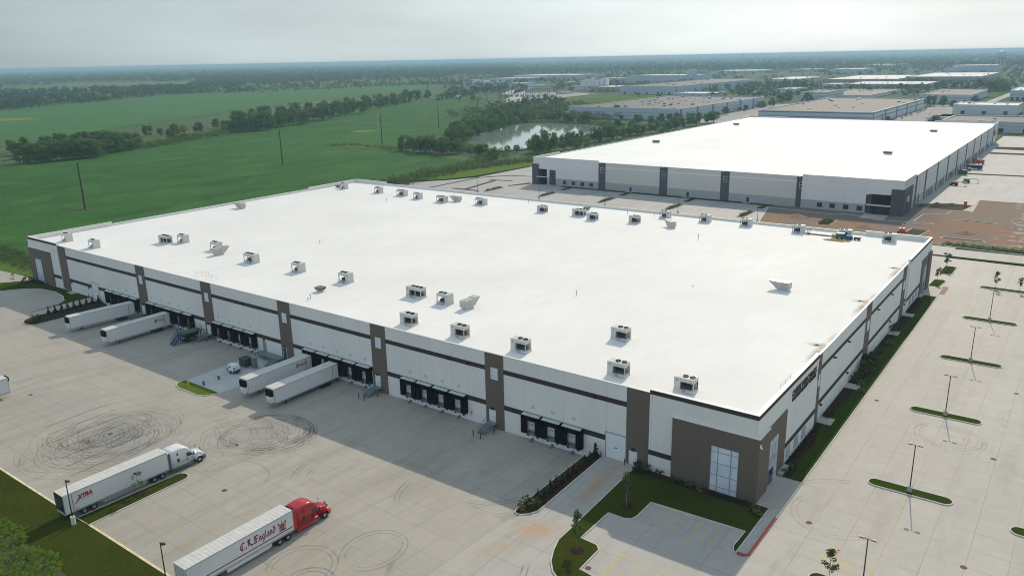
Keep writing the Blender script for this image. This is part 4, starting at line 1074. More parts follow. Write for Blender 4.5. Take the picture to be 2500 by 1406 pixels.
def trailer(label, loc, rz=0, reefer=True, open_rear=False, skirt=True, gear=True, band=None, group='white box semi-trailers', roofm=None, far_side=True):
    "local frame: rear at y=0, nose at y=16.15, +x is the right-hand side"
    t = thing('semi_trailer', label, 'trailer', loc, rz, group)
    L_, W, z0, z1 = 16.15, 1.295, 1.12, 4.10
    b = MB()
    b.box(-W, -W+.06, 0, L_, z0, z1-.03); b.box(W-.06, W, 0, L_, z0, z1-.03); b.box(-W+.06, W-.06, L_-.06, L_, z0, z1-.03); b.box(-W+.06, W-.06, 0, L_, z0, z0+.12)
    if not open_rear: b.box(-W+.06, W-.06, .0, .06, z0+.12, z1-.03)
    body = b.build('body', TWH, parent=t)
    b = MB(); b.box(-W-.004, W+.004, -.02, L_+.01, z1-.03, z1+.03); rf_ = b.build('roof', roofm or TROOF, parent=t)
    b = MB()
    for i in range(26): b.box(-W+.05, W-.05, .4+.61*i, .44+.61*i, z1+.031, z1+.045)
    b.build('roof_bows', TROOF, parent=rf_)
    b = MB()
    for s in (-1, 1):
        b.box(s*W-.025 if s > 0 else -W-.03, s*W+.03 if s > 0 else -W+.025, -.01, L_+.02, z0-.12, z0+.10)
        b.box(min(s*W, s*(W+.02)), max(s*W, s*(W+.02)), -.01, L_+.02, z1-.13, z1-.03)
        for yy in (0.02, L_-.08): b.box(min(s*W, s*(W+.018)), max(s*W, s*(W+.018)), yy, yy+.09, z0+.10, z1-.13)
    b.box(-W, W, -.04, .1, z0-.18, z0)
    b.build('frame_rail', TALU, parent=t)
    b = MB(); n = 13
    for i in range(n):
        for s in (-1, 1): b.box(min(s*W, s*(W+.008)), max(s*W, s*(W+.008)), L_*(i+.6)/n, L_*(i+.6)/n+.03, z0+.10, z1-.13)
    b.build('side_rivet_post', TWH, parent=t)
    b = MB(); b.box(-.5, -.38, .5, 14.8, .85, z0); b.box(.38, .5, .5, 14.8, .85, z0); b.box(-1.1, 1.1, 2.0, 4.9, .72, .85); b.build('chassis', DARKM, parent=t)
    for y in (2.7, 4.05): wheels(t, (1.18, -1.18), y, .51)
    if skirt:
        b = MB(); b.add([(W-.02, 5.5, .42), (W-.02, 12.0, .42), (W-.02, 12.4, .62), (W-.02, 12.4, z0-.1), (W-.02, 5.4, z0-.1)], [(0, 1, 2, 3, 4)]); b.add([(W-.05, 5.5, .42), (W-.05, 12.0, .42), (W-.05, 12.4, .62), (W-.05, 12.4, z0-.1), (W-.05, 5.4, z0-.1)], [(4, 3, 2, 1, 0)])
        b.build('side_skirt', TALU if not reefer else TWH, parent=t)
    b = MB()
    for s in (-.7, .7): b.box(s-.07, s+.07, 13.2, 13.34, .35 if not gear else .05, z0); b.box(s-.15, s+.15, 13.1, 13.44, .3 if not gear else .0, .35 if not gear else .05)
    b.bar((-.7, 13.27, .7), (.7, 13.27, .7), .06, .06); b.build('landing_gear', DARKM, parent=t)
    b = MB(); b.box(-1.1, 1.1, .02, .14, .42, .54); b.box(-.7, -.6, .02, .12, .5, z0); b.box(.6, .7, .02, .12, .5, z0); b.build('bumper', DARKM, parent=t)
    if open_rear:
        b = MB(); b.box(-W+.061, -W+.075, .02, L_-.07, z0+.13, z1-.04); b.box(W-.075, W-.061, .02, L_-.07, z0+.13, z1-.04); b.box(-W+.075, W-.075, L_-.08, L_-.065, z0+.13, z1-.04); b.build('lining', mat('trailer_lining', (.16, .165, .17), .8, var=.15), parent=t)
        b = MB(); b.box(-W+.075, W-.075, .02, L_-.08, z0+.121, z0+.14); b.build('floor', mat('trailer_floor', (.035, .03, .028), .9, var=.2), parent=t)
        b = MB(); b.box(-W-.02, -W+.10, -.05, -.0, z0, z1); b.box(W-.10, W+.02, -.05, 0, z0, z1); b.box(-W, W, -.05, 0, z1-.12, z1+.02); b.build('rear_frame', GTRIM_, parent=t)
        for s in (-1, 1):
            b = MB(); x_ = s*(W+.03); b.box(min(x_, x_+s*.05), max(x_, x_+s*.05), .05, 1.28, z0+.05, z1-.08); b.build('rear_door', TWH, parent=t)
            b = MB(); b.box(min(x_+s*.05, x_+s*.08), max(x_+s*.05, x_+s*.08), 1.2, 1.25, z0+.1, z1-.1); b.build('door_seal', DARKM, parent=t)
    else:
        b = MB(); b.box(-.015, .015, -.045, -.0, z0+.1, z1-.1)
        for x in (-.9, -.5, .5, .9): b.tube((x, -.05, z0+.1), (x, -.05, z1-.1), .02)
        b.build('door_bars', TALU, parent=t)
    if reefer:
        b = MB(); pr = [(-.95, L_), (-.95, L_+.38), (-.7, L_+.55), (.7, L_+.55), (.95, L_+.38), (.95, L_)]
        b.prism(pr, 1.35, 3.75); u = b.build('refrigeration_unit', TWH, parent=t)
        b = MB(); b.prism([(x*1.01, y+.01) for x, y in pr], 2.55, 3.78); u2 = b.build('grille', BLACK, parent=u)
        b = MB(); b.box(-.6, -.5, L_+.55, L_+.57, 1.5, 2.3); b.box(.3, .62, L_+.55, L_+.575, 1.6, 1.75); b.build('access_panel', DARKM, parent=u)
    return t
def side_text(s, par, y0, z0, wd, ht, m_, shear=0, bold=.01):
    o = text_mesh(s, 1, m_, 'lettering', par, .004, bold, shear, width=wd, height=ht)
    o.rotation_euler = (R(90), 0, R(90)); o.location = (1.303, y0, z0)
    return o
# two tractors -----------------------------------------------------------------
def tractor(label, loc, rz, paint_, trimm, stripe):
    t = thing('truck_tractor', label, 'truck', loc, rz, 'road tractors with sleeper cabs')
    # sections: y, half width, z bottom, z top, corner radius, side inset at the top
    S_ = [(0, 1.22, .95, 3.70, .30), (.5, 1.24, .92, 3.86, .34), (1.6, 1.25, .90, 3.96, .40), (2.5, 1.25, .90, 3.88, .42), (3.0, 1.22, .90, 3.60, .42),
          (3.45, 1.16, .90, 3.15, .38), (3.85, 1.08, .92, 2.62, .32), (4.15, 1.02, .95, 2.18, .28), (4.5, 1.00, .95, 2.05, .30), (5.2, .96, .80, 1.88, .32), (5.75, .88, .62, 1.66, .32), (6.0, .74, .62, 1.30, .25)]
    b = MB(); rings = []
    for y, hw, zb, zt, r in S_:
        ring = [(-hw, y, zb)]
        ring += [(-hw+r-r*math.cos(a)*1.0, y, zt-r+r*math.sin(a)) for a in [R(15*i) for i in range(7)]]
        ring += [(hw-r+r*math.cos(a), y, zt-r+r*math.sin(a)) for a in [R(90-15*i) for i in range(7)]]
        ring += [(hw, y, zb)]
        rings.append(ring)
    vs = [p for r_ in rings for p in r_]; n = len(rings[0])
    fs = [(j*n+i, (j+1)*n+i, (j+1)*n+i+1, j*n+i+1) for j in range(len(rings)-1) for i in range(n-1)]
    fs += [tuple(range(n)), tuple(range(len(vs)-1, len(vs)-1-n, -1))]
    fs += [(j*n+n-1, (j+1)*n+n-1, (j+1)*n, j*n) for j in range(len(rings)-1)]
    b.add(vs, fs)
    body = b.build('cab', paint_, parent=t, smooth=True)
    body.data.polygons.foreach_set('use_smooth', [len(p.vertices) == 4 for p in body.data.polygons])
    # windscreen and side glass sit 1 cm proud of the body
    b = MB(); b.add([(-.98, 3.42, 3.06), (.98, 3.42, 3.06), (.88, 4.10, 2.24), (-.88, 4.10, 2.24)], [(0, 1, 2, 3)][::1]); 
    b.add([(-.98, 3.50, 3.12), (.98, 3.50, 3.12), (.90, 4.17, 2.26), (-.90, 4.17, 2.26)], [(3, 2, 1, 0)]); b.build('windscreen', DGLASS, parent=t)
    for s in (-1, 1):
        def side(poly, x, nm, m_, th=.012):
            b = MB(); vs = [(s*x, y, z) for y, z in poly]+[(s*(x+th), y, z) for y, z in poly]; k = len(poly)
            b.add(vs, [tuple(range(k)), tuple(range(2*k-1, k-1, -1))]+[(i, k+i, k+(i+1) % k, (i+1) % k) for i in range(k)]); return b.build(nm, m_, parent=t)
        side([(2.75, 1.98), (3.75, 1.98), (3.62, 2.3), (3.25, 2.62), (2.75, 2.66)], 1.235, 'side_window', DGLASS)
        side([(.95, 2.9), (1.25, 3.45), (1.32, 3.15), (1.3, 2.85)], 1.247, 'sleeper_window', DGLASS)
        side([(1.05, 1.65), (1.45, 1.65), (1.45, 2.25), (1.05, 2.25)], 1.247, 'sleeper_vent', DARKM)
        side([(2.62, 1.1), (2.65, 1.1), (2.65, 2.8), (2.62, 2.8)], 1.249, 'door_seam', DARKM, .006)
        side([(3.82, 1.1), (3.85, 1.1), (3.85, 2.0), (3.82, 2.0)], 1.19, 'door_seam', DARKM, .03)
        side([(2.75, 1.45), (2.98, 1.45), (2.98, 1.62), (2.75, 1.62)], 1.247, 'handle', DARKM, .03)
        side(stripe, 1.249, 'stripe', REDL if paint_ is not REDP else DOORW, .006)
        b = MB(); x = s*1.05; b.tube((s*1.15, 3.75, 1.9), (s*1.42, 3.85, 2.0), .03); b.box(min(s*1.36, s*1.5), max(s*1.36, s*1.5), 3.8, 3.92, 1.95, 2.5); b.build('mirror', DARKM, parent=t)
        b = MB(); b.tube((s*.72, 5.35, 1.86), (s*.75, 5.4, 2.25), .02); b.box(s*.75-.08, s*.75+.08, 5.38, 5.44, 2.22, 2.42); b.build('hood_mirror', DARKM, parent=t)
        # side fairing, tank and step
        b = MB(); b.box(min(s*1.0, s*1.22), max(s*1.0, s*1.22), .0, 3.9, .38, .93); b.build('side_fairing', trimm, parent=t, bevel=.04)
        b = MB(); b.box(min(s*1.225, s*1.25), max(s*1.225, s*1.25), 2.7, 3.5, .5, .62); b.build('step', STEEL, parent=t)
        # roof side extenders behind the sleeper
        b = MB(); b.box(min(s*1.16, s*1.22), max(s*1.16, s*1.22), -.62, .0, 1.0, 3.62); b.build('cab_extender', trimm if paint_ is not REDP else REDP, parent=t)
        # front fender
        b = MB(); k = 9; vs = []
        for i in range(k):
            a = R(10+160*i/(k-1)); vs += [(s*.80, 4.95+.66*math.cos(a), .50+.66*math.sin(a)+.1), (s*1.26, 4.95+.66*math.cos(a), .50+.62*math.sin(a)+.1)]
        b.add(vs, [(2*i, 2*i+1, 2*i+3, 2*i+2) for i in range(k-1)]); b.build('fender', paint_, parent=t, smooth=True)
        b = MB(); b.add([(s*.70, 5.98, 1.12), (s*.98, 5.72, 1.18), (s*1.05, 5.55, 1.40), (s*.78, 5.9, 1.42), (s*.6, 5.8, 1.12), (s*.9, 5.5, 1.18), (s*.95, 5.4, 1.40), (s*.7, 5.7, 1.42)], [(0, 1, 2, 3), (7, 6, 5, 4), (0, 3, 7, 4), (1, 5, 6, 2), (3, 2, 6, 7), (0, 4, 5, 1)]); b.build('headlight', mat('headlight_glass', (.75, .75, .72), .1), parent=t)
    b = MB()
    pts = [(-.62, -.62), (.62, -.62)]
    b.add([(-1.16, -.62, 3.60), (1.16, -.62, 3.60), (1.1, 0, 3.72), (-1.1, 0, 3.72), (-1.16, -.62, 3.66), (1.16, -.62, 3.66), (1.1, 0, 3.78), (-1.1, 0, 3.78)], [(0, 3, 2, 1), (4, 5, 6, 7), (0, 1, 5, 4), (1, 2, 6, 5), (3, 0, 4, 7)]); b.build('roof_fairing', paint_, parent=t)
    b = MB(); b.add([(-1.24, 5.55, .35), (1.24, 5.55, .35), (1.0, 6.15, .35), (-1.0, 6.15, .35), (-1.26, 5.5, .92), (1.26, 5.5, .92), (1.0, 6.2, .88), (-1.0, 6.2, .88)], [(0, 3, 2, 1), (4, 5, 6, 7), (1, 2, 6, 5), (2, 3, 7, 6), (3, 0, 4, 7), (0, 1, 5, 4)]); b.build('bumper', trimm, parent=t)
    b = MB(); b.box(-.5, .5, 5.95, 6.03, .9, 1.55); b.build('grille', DARKM, parent=t)
    b = MB(); b.box(-.45, -.3, -4.6, 5.4, .65, .9); b.box(.3, .45, -4.6, 5.4, .65, .9); b.box(-.6, .6, -2.9, -1.9, .98, 1.10); b.box(-1.1, 1.1, -4.7, -4.55, .5, .8); b.build('chassis', DARKM, parent=t)
    b = MB(); b.box(-.9, .9, -.3, -.06, 1.0, 2.2); b.path([(0, -.3, 1.8), (.2, -.55, 1.4), (0, -.7, 1.7)], .03); b.build('deck_equipment', DARKM, parent=t)
    wheels(t, (1.12, -1.12), 4.95, .51, 'wheel', False)
    for y in (-3.05, -1.7): wheels(t, (1.18, -1.18), y, .51)
    b = MB()
    for x in (-.6, -.3, 0, .3, .6): b.box(x-.05, x+.05, 3.05, 3.13, 3.56, 3.66)
    b.build('marker_lights', mat('amber', (.7, .3, .05), .3), parent=t)
    return t
def carpaint(name, c):
    m_ = mat(name, c, .28, var=.03); m_.node_tree.nodes['Principled BSDF'].inputs['Coat Weight'].default_value = .6; return m_
REDP = carpaint('tractor_red', (.42, .004, .014)); WHP = carpaint('tractor_white', (.72, .74, .75))
GTRIM = mat('grey_trim', (.10, .11, .12), .5, var=.1)
xt = trailer('white box trailer with open rear doors and red lettering beside the kerbed tree island', (-80.45, -60.9, .04), R(-.6), False, True, group=None)
tx = tractor('white tractor coupled to the open box trailer, nose towards the warehouse', (-80.3, -44.25, 0), R(-.6), WHP, GTRIM, [(1.5, 1.35), (2.0, 1.45), (2.6, 1.5), (2.6, 1.56), (1.9, 1.52)])
o = side_text('XTRA', xt, 1.85, 2.66, 2.3, .74, REDL, .35, .075)
o.rotation_euler = (R(90), R(-2), R(90))
side_text('L E A S E', xt, 2.6, 2.36, 1.7, .13, REDL)
b = MB()
for i in range(3): b.add([(1.306, 1.35+.09*i, 2.1), (1.306, 1.41+.09*i, 2.1), (1.306, 2.25+.11*i, 2.72), (1.306, 2.15+.11*i, 2.72)], [(0, 1, 2, 3)])
b.build('logo_flourish', REDL, parent=xt)
side_text('XTRA 53', xt, 1.45, 1.36, .6, .10, LETTER)
cr = trailer('white refrigerated trailer with gothic maroon lettering and crest, lower left foreground', (-50.1, -60.5, .04), R(-.4), True, False, group=None)
tr_ = tractor('glossy red tractor pulling the gothic-lettered white trailer', (-49.95, -43.75, 0), R(-.4), REDP, REDP, [(3.0, 1.05), (3.55, 1.05), (3.6, 1.3), (3.05, 1.3)])
for x in (-1.14, 1.27):
    pass
# broad-nib gothic lettering
def nib(letters, x, s, par, m_):
    b = MB()
    sz = s*1.42; nx, nz = .095*s, .07*sz
    for ch in letters:
        strokes, adv = GOTH[ch]
        for st in strokes:
            for (a0, b0), (a1, b1) in zip(st, st[1:]):
                p = [(x+a0*s-nx, b0*sz-nz), (x+a0*s+nx, b0*sz+nz), (x+a1*s+nx, b1*sz+nz), (x+a1*s-nx, b1*sz-nz)]
                b.add([(1.305, q, z+2.36) for q, z in p], [(0, 1, 2, 3)]); b.add([(1.307, q, z+2.36) for q, z in p], [(3, 2, 1, 0)])
        x += adv*s
    return b.build('lettering', m_, parent=par)
GOTH = {
 'C': ([[(.92, .80), (.70, .98), (.42, .92), (.16, .80), (.08, .50), (.14, .20), (.40, .0), (.68, .02), (.92, .22)], [(.44, .88), (.44, .14)]], 1.1),
 '.': ([[(-.02, .06), (.12, .0)], [(.0, .14), (.14, .06)], [(.04, .0), (.12, -.06)]], .32),
 'R': ([[(.05, .8), (.25, .98), (.3, .1), (.12, -.02)], [(.25, .95), (.55, .98), (.72, .75), (.45, .52), (.3, .5)], [(.48, .5), (.7, .2), (.92, .02)], [(.45, .9), (.45, .5)]], 1.08),
 'E': ([[(.95, .86), (.60, 1.0), (.30, .90), (.14, .98)], [(.22, .92), (.22, .12)], [(.48, .92), (.48, .08)], [(.08, .10), (.30, -.02), (.62, .04), (.95, .14)], [(.20, .46), (.52, .56), (.82, .50)]], 1.08),
 'n': ([[(.05, .5), (.15, .6), (.15, .1), (.22, 0)], [(.15, .5), (.35, .62), (.45, .5), (.45, .1), (.55, 0)]], .66),
 'g': ([[(.45, .55), (.25, .62), (.1, .45), (.12, .12), (.3, .0), (.45, .1)], [(.45, .62), (.47, 0), (.4, -.25), (.2, -.32), (.05, -.22)]], .66),
 'l': ([[(.08, .9), (.16, .98), (.16, .12), (.26, 0)]], .38),
 'a': ([[(.12, .52), (.3, .62), (.42, .5), (.42, .1), (.52, 0)], [(.42, .35), (.2, .32), (.1, .15), (.22, 0), (.42, .12)]], .64),
 'd': ([[(.42, .55), (.22, .58), (.1, .4), (.12, .1), (.3, 0), (.5, .12), (.5, .55), (.35, .82), (.12, .98)]], .7),
}
nib('C.R.England', 7.65, .74, cr, MAROON)
b = MB(); b.box(1.302, 1.306, .15, 16.0, 1.62, 1.77); b.build('stripe', MAROON, parent=cr)
GOLD = mat('crest_gold', (.50, .30, .10), .5, var=.3, scale=6); NAVY = mat('crest_navy', (.03, .03, .09), .5)
b = MB(); cy_, cz_ = 14.3, 2.07
def cp(poly, m_): b.add([(1.304, cy_+p, cz_+q) for p, q in poly], [tuple(range(len(poly)))], m_)
cp([(-.28, .05), (.28, .05), (.34, .45), (.30, .95), (-.30, .95), (-.34, .45)], 1)
cp([(-.12, 1.0), (.12, 1.0), (.16, 1.3), (0, 1.55), (-.16, 1.3)], 0)
for s in (-1, 1):
    cp([(s*.36, .1), (s*.55, .1), (s*.62, .7), (s*.48, 1.15), (s*.36, .8)], 0); cp([(s*.40, .75), (s*.7, .95), (s*.62, 1.3), (s*.45, 1.1)], 2)
cp([(-.6, -.12), (.6, -.12), (.5, .04), (-.5, .04)], 2)
b.build('crest', [GOLD, MAROON, NAVY], parent=cr)
b = MB(); b.add([(1.308, cy_+p, cz_+q) for p, q in [(-.2, .2), (.2, .2), (.2, .35), (-.2, .35), (-.2, .55), (.2, .55), (.2, .7), (-.2, .7)]], [(0, 1, 2, 3), (4, 5, 6, 7)]); b.build('crest_bars', GOLD, parent=cr)
# docked trailers
d1 = trailer('white refrigerated trailer docked leftmost, slightly angled, next to the conifer bed', (-168.7, -1.1, -1.2), R(180-6), True, False, skirt=False)
d2 = trailer('white refrigerated trailer with red logo, docked left of the green deck', (-152.1, -1.15, -1.2), R(180), True, False)
d3 = trailer('white refrigerated trailer with red logo, docked left of another beside the service slab', (-97.58, -1.15, -1.2), R(180), True, False, skirt=False)
d4 = trailer('white refrigerated trailer docked on the right of the middle pair', (-89.26, -1.15, -1.2), R(180), True, False)
t0 = trailer('white trailer cut by the left picture edge on sunlit concrete', (-136.7, -61.4, 0), R(-1), False, False)
b = MB(); b.box(-.95, .95, 16.15, 16.5, 3.3, 4.14); b.build('roof_guard', BLACK, parent=t0)
# seen from the camera their visible flank is local -x (they are turned round)
def flank_text(s, par, y0, z0, wd, ht, m_, bold=.01):
    o = text_mesh(s, 1, m_, 'lettering', par, .004, bold, 0, width=wd, height=ht)
    o.rotation_euler = (R(90), 0, R(-90)); o.location = (-1.303, y0, z0); return o
for t_ in (d2, d3):
    flank_text('UNIVERSAL', t_, 3.38, 3.04, 2.2, .27, LETTER); flank_text('TERMINAL', t_, 3.30, 2.68, 2.0, .27, LETTER)
    b = MB()
    for (a, c) in ((3.5, 3.7), (3.82, 4.08)): b.add([(-1.303, a, 2.6), (-1.303, c, 2.6), (-1.303, c, 3.3), (-1.303, a, 3.3)], [(0, 1, 2, 3)])
    b.add([(-1.303, 3.45, 3.25), (-1.303, 4.12, 3.25), (-1.303, 4.05, 3.42), (-1.303, 3.5, 3.42)], [(0, 1, 2, 3)])
    b.build('logo', MAROON, parent=t_)
for t_ in (d1, d2, d3, d4):
    b = MB(); b.box(-1.325, -1.297, 1.55, 1.62, 1.25, 3.95); b.build('rear_post_line', DARKM, parent=t_)
# ------------------------------------------------------------------ yard things
def stairs(label, x, y, n=7, w_=1.3, run=2.1, pl=1.7, m_=None):
    "platform at the wall, flight going down towards -x then forward (towards -y)"
    m_ = m_ or STEEL
    t = thing('access_stair', label, 'stairs', (x, 0, -1.2), 0, 'steel dock stairs')
    b = MB(); b.box(-.2, pl, -1.5, -.12, 1.08, 1.2); b.build('platform', m_, parent=t)
    b = MB()
    for (px, py) in ((pl-.1, -1.4), (-.1, -1.4)): b.box(px-.05, px+.05, py-.05, py+.05, 0, 1.08)
    b.build('platform_leg', m_, parent=t)
    b = MB()
    for i in range(n):
        z = 1.2*(n-i)/(n+1)+.02; y_ = -1.5-run*(i+.0)/n; b.box(-.2, w_-.2, y_-run/n, y_, z-.04, z)
    b.build('tread', m_, parent=t)
    b = MB()
    for xx in (-.2, w_-.2): b.bar((xx, -1.5, 1.1), (xx, -1.5-run-.1, .1), .05, .22)
    b.build('stringer', m_, parent=t)
    b = MB()
    for xx in (-.22, w_-.18):
        for h in (1.05, .7, .38): b.tube((xx, -1.5, 1.2+h), (xx, -1.5-run, .12+h), .03)
        for q in (0, .5, 1): b.tube((xx, -1.5-run*q, 1.15-1.05*q), (xx, -1.5-run*q, 1.2-1.08*q+1.05), .022)
    for h in (1.05, .6): b.tube((w_-.18, -1.5, 1.2+h), (pl, -1.5, 1.2+h), .022); b.tube((pl, -1.5, 1.2+h), (pl, -.15, 1.2+h), .022); b.tube((-.22, -1.5, 1.2+h), (-.22, -.15, 1.2+h), .022)
    b.tube((pl, -1.5, 1.15), (pl, -1.5, 2.25), .022)
    b.build('handrail', m_, parent=t)
    return t
stairs('steel stair at the pilaster door right of the sixth dock bank', -48.6, 0)
stairs('steel stair at the pilaster door right of the middle docked trailers', -77.9, 0)
stairs('steel stair beside the green deck', -136.4, 0)
stairs('steel stair half hidden behind the leftmost docked trailer', -165.9, 0)
def bollard(x, y, label):
    t = MB(); t.tube((x, y, G(x, y)-.02), (x, y, G(x, y)+1.1), .10, .10, 10); t.lathe([(.10, 0), (.07, .07), (.01, .1)], 10, c=(x, y, G(x, y)+1.1))
    tag(t.build('bollard', mat('bollard_rust_red', (.13, .045, .035), .7, var=.2, scale=4) if 'bollard_rust_red' not in bpy.data.materials else bpy.data.materials['bollard_rust_red']), label, 'bollard', 'rust red steel bollards')
for n_, bx_ in (('right-hand', -48.6), ('middle', -77.9), ('green deck', -136.4)):
    bollard(bx_-.3, -4.7, 'rust red bollard left of the foot of the %s stair' % n_); bollard(bx_+1.5, -4.9, 'rust red bollard right of the foot of the %s stair' % n_); bollard(bx_+2.3, -2.1, 'rust red bollard under the platform of the %s stair' % n_)
bollard(-25.0, -.9, 'rust red bollard left of the right-hand roller door'); bollard(-20.65, -.9, 'rust red bollard right of the right-hand roller door'); bollard(-192.6, -1.0, 'rust red bollard at the far left roller door')
# long service platform beside the grey door
t = thing('service_platform', 'long galvanised platform with railings below the grey door', 'platform', (-114.9, 0, -1.2))
b = MB(); b.box(-.3, 8.2, -2.2, -.12, 1.05, 1.2); b.build('platform', STEEL, parent=t)
b = MB()
for x in (0, 2.6, 5.2, 8): b.box(x-.05, x+.05, -2.1, -2.0, 0, 1.05)
b.build('platform_leg', STEEL, parent=t)
b = MB()
for h in (1.05, .55):
    b.tube((-.3, -2.2, 1.2+h), (6.2, -2.2, 1.2+h), .025); b.tube((-.3, -2.2, 1.2+h), (-.3, -.2, 1.2+h), .025)
for x in (-.3, 1.3, 3, 4.6, 6.2): b.tube((x, -2.2, 1.1), (x, -2.2, 2.25), .025)
b.build('handrail', STEEL, parent=t)
b = MB()
for i in range(7): b.box(6.3, 8.1, -2.2-.3*(i+1), -2.2-.3*i, 1.0-.15*i, 1.04-.15*i)
b.build('tread', STEEL, parent=t)
b = MB()
for x in (6.25, 8.15):
    b.bar((x, -2.2, 1.1), (x, -4.4, .05), .05, .2)
    for h in (1.0, .5): b.tube((x, -2.2, 1.15+h), (x, -4.4, .1+h), .022)
    for q in (0, .33, .66, 1): b.tube((x, -2.2-2.2*q, 1.1-1.05*q), (x, -2.2-2.2*q, 2.15-1.05*q), .022)
b.build('stair_rail', STEEL, parent=t)
# transformer, cabinet, generator trailer
t = thing('transformer', 'dark green transformer box on a concrete pad by the service platform', 'transformer', (-112.2, -6.6, -1.19))
b = MB(); b.box(-1.4, 1.4, -1.3, 1.3, 0, .2); b.build('pad', CONC_LIGHT, parent=t)
TG = mat('transformer_green', (.028, .052, .045), .5, var=.15)
b = MB(); b.box(-1.15, 1.15, -.9, 1.0, .2, 1.9); b.build('housing', TG, parent=t, bevel=.04)
b = MB(); b.box(-1.2, 1.2, -1.0, 1.05, 1.9, 2.0); b.build('lid', TG, parent=t)
b = MB(); b.box(-.02, .02, -.93, -.9, .25, 1.85); b.box(.3, .36, -.96, -.9, 1.0, 1.3); b.build('door_seam', DARKM, parent=t)
for sx in (-1.18, 1.15):
    b = MB()
    for i in range(5): b.box(sx, sx+.03, -.6+.3*i, -.5+.3*i, .4, 1.7)
    b.build('cooling_fin', TG, parent=t)
t = thing('electrical_cabinet', 'slim grey electrical cabinet right of the green transformer', 'cabinet', (-109.4, -6.3, -1.19))
b = MB(); b.box(-.8, .8, -.7, .7, 0, .15); b.build('pad', CONC_LIGHT, parent=t)
b = MB(); b.box(-.55, .55, -.4, .4, .15, 2.45); b.build('housing', mat('cabinet_grey', (.16, .19, .19), .5, var=.1), parent=t, bevel=.03)
b = MB(); b.box(-.57, .57, -.44, .44, 2.45, 2.52); b.build('lid', STEEL, parent=t)
b = MB(); b.box(-.01, .01, -.42, -.4, .2, 2.4); b.build('door_seam', DARKM, parent=t)
t = thing('generator_trailer', 'white towable generator with twin axle on the service slab', 'generator', (-111.2, -10.3, -1.19), R(8))
b = MB(); b.add([(-1.1, -.65, .75), (1.1, -.65, .75), (1.1, .65, .75), (-1.1, .65, .75), (-1.1, -.65, 1.95), (.95, -.65, 1.95), (.95, .65, 1.95), (-1.1, .65, 1.95), (1.1, -.65, 1.5), (1.1, .65, 1.5)], [(0, 3, 2, 1), (4, 5, 6, 7), (0, 1, 8, 5, 4), (1, 2, 9, 8), (8, 9, 6, 5), (2, 3, 7, 6, 9), (3, 0, 4, 7)]); b.build('housing', DOORW, parent=t, bevel=.04)
b = MB(); b.box(.55, 1.0, -.67, -.65, .95, 1.4); b.box(-.8, -.3, -.67, -.65, 1.2, 1.5); b.build('louvre', DARKM, parent=t)
b = MB(); b.box(-1.3, 1.4, -.6, .6, .55, .75); b.bar((-1.3, 0, .62), (-2.5, 0, .55), .14, .1); b.build('chassis', DARKM, parent=t)
b = MB(); b.box(-2.2, -2.1, -.05, .05, 0, .6); b.box(1.2, 1.35, -.5, -.4, 0, .6); b.build('jack', DARKM, parent=t)
for sx in (-.35, .45):
    for sy in (-.85, .85):
        b = MB(); b.wheel((sx, sy, .36), .36, .22, 'y', 16); q = b.build('wheel', TYRE, parent=t)
        b = MB(); b.tube((sx, sy-.05*np.sign(-sy)-.0, .36), (sx, sy+.12*np.sign(sy), .36), .19, .19, 12); b.build('rim', RIM, parent=q)
    b = MB(); b.box(sx-.38, sx+.38, -.98, -.72, .74, .79); b.build('mudguard', DOORW, parent=t)
for (x, y, lb) in ((-110.6, -14.6, 'short dark pedestal nearest the generator trailer'), (-110.6, -18.2, 'short dark pedestal at the edge of the grass oval')):
    b = MB(); b.box(x-.2, x+.2, y-.15, y+.15, -1.19, -.45); b.box(x-.24, x+.24, y-.19, y+.19, -.45, -.38); tag(b.build('utility_pedestal', GTRIM), lb, 'pedestal')
t = thing('fire_hydrant', 'yellow fire hydrant on the kerbed grass oval', 'hydrant', (-112.9, -20.3, G(-112.9, -20.3)+.1))
HY = mat('hydrant_yellow', (.62, .45, .05), .5, var=.1)
b = MB(); b.lathe([(.2, 0), (.2, .05), (.13, .06), (.13, .6), (.17, .62), (.17, .66), (.12, .78), (.04, .86), (.04, .92)], 12); b.build('barrel', HY, parent=t)
b = MB(); b.tube((-.26, 0, .48), (.26, 0, .48), .07); b.tube((0, -.26, .42), (0, 0, .42), .09); b.build('outlet', HY, parent=t)
# green lift deck with blue stair
t = thing('lift_deck', 'raised green steel deck with railings between docked trailer and steel stair', 'loading deck', (-138.4, 0, -1.2))
b = MB(); b.box(-1.3, 1.3, -6.0, -.95, 2.15, 2.42); b.build('deck', GREEN, parent=t)
b = MB(); b.box(-1.0, 1.0, -5.6, -1.2, 2.42, 2.45); b.build('deck_grating', mat('deck_rust', (.12, .13, .07), .9, var=.4, scale=3), parent=t)
b = MB()
for y in (-5.5, -3.4, -1.4):
    for s in (-1.1, 1.1): b.box(s-.09, s+.09, y-.09, y+.09, 0, 2.15)
for s in (-1.1, 1.1): b.bar((s, -5.5, .2), (s, -3.4, 2.1), .09, .09); b.bar((s, -3.4, 2.1), (s, -1.4, .2), .09, .09)
b.box(-1.0, 1.0, -5.4, -1.5, .3, .55); b.box(-.9, .9, -5.2, -1.6, 1.2, 2.15)
b.build('frame', mat('deck_frame', (.008, .022, .016), .6, var=.3), parent=t)
b = MB(); b.box(.3, 1.15, -4.4, -3.4, .55, 1.2); b.build('hydraulic_box', GREEN, parent=t)
b = MB()
for h in (1.05, .55): b.tube((-1.3, -6, 2.42+h), (-1.3, -.95, 2.42+h), .03); b.tube((-1.3, -1, 2.42+h), (1.3, -1, 2.42+h), .03); b.tube((1.3, -2.6, 2.42+h), (1.3, -.95, 2.42+h), .03)
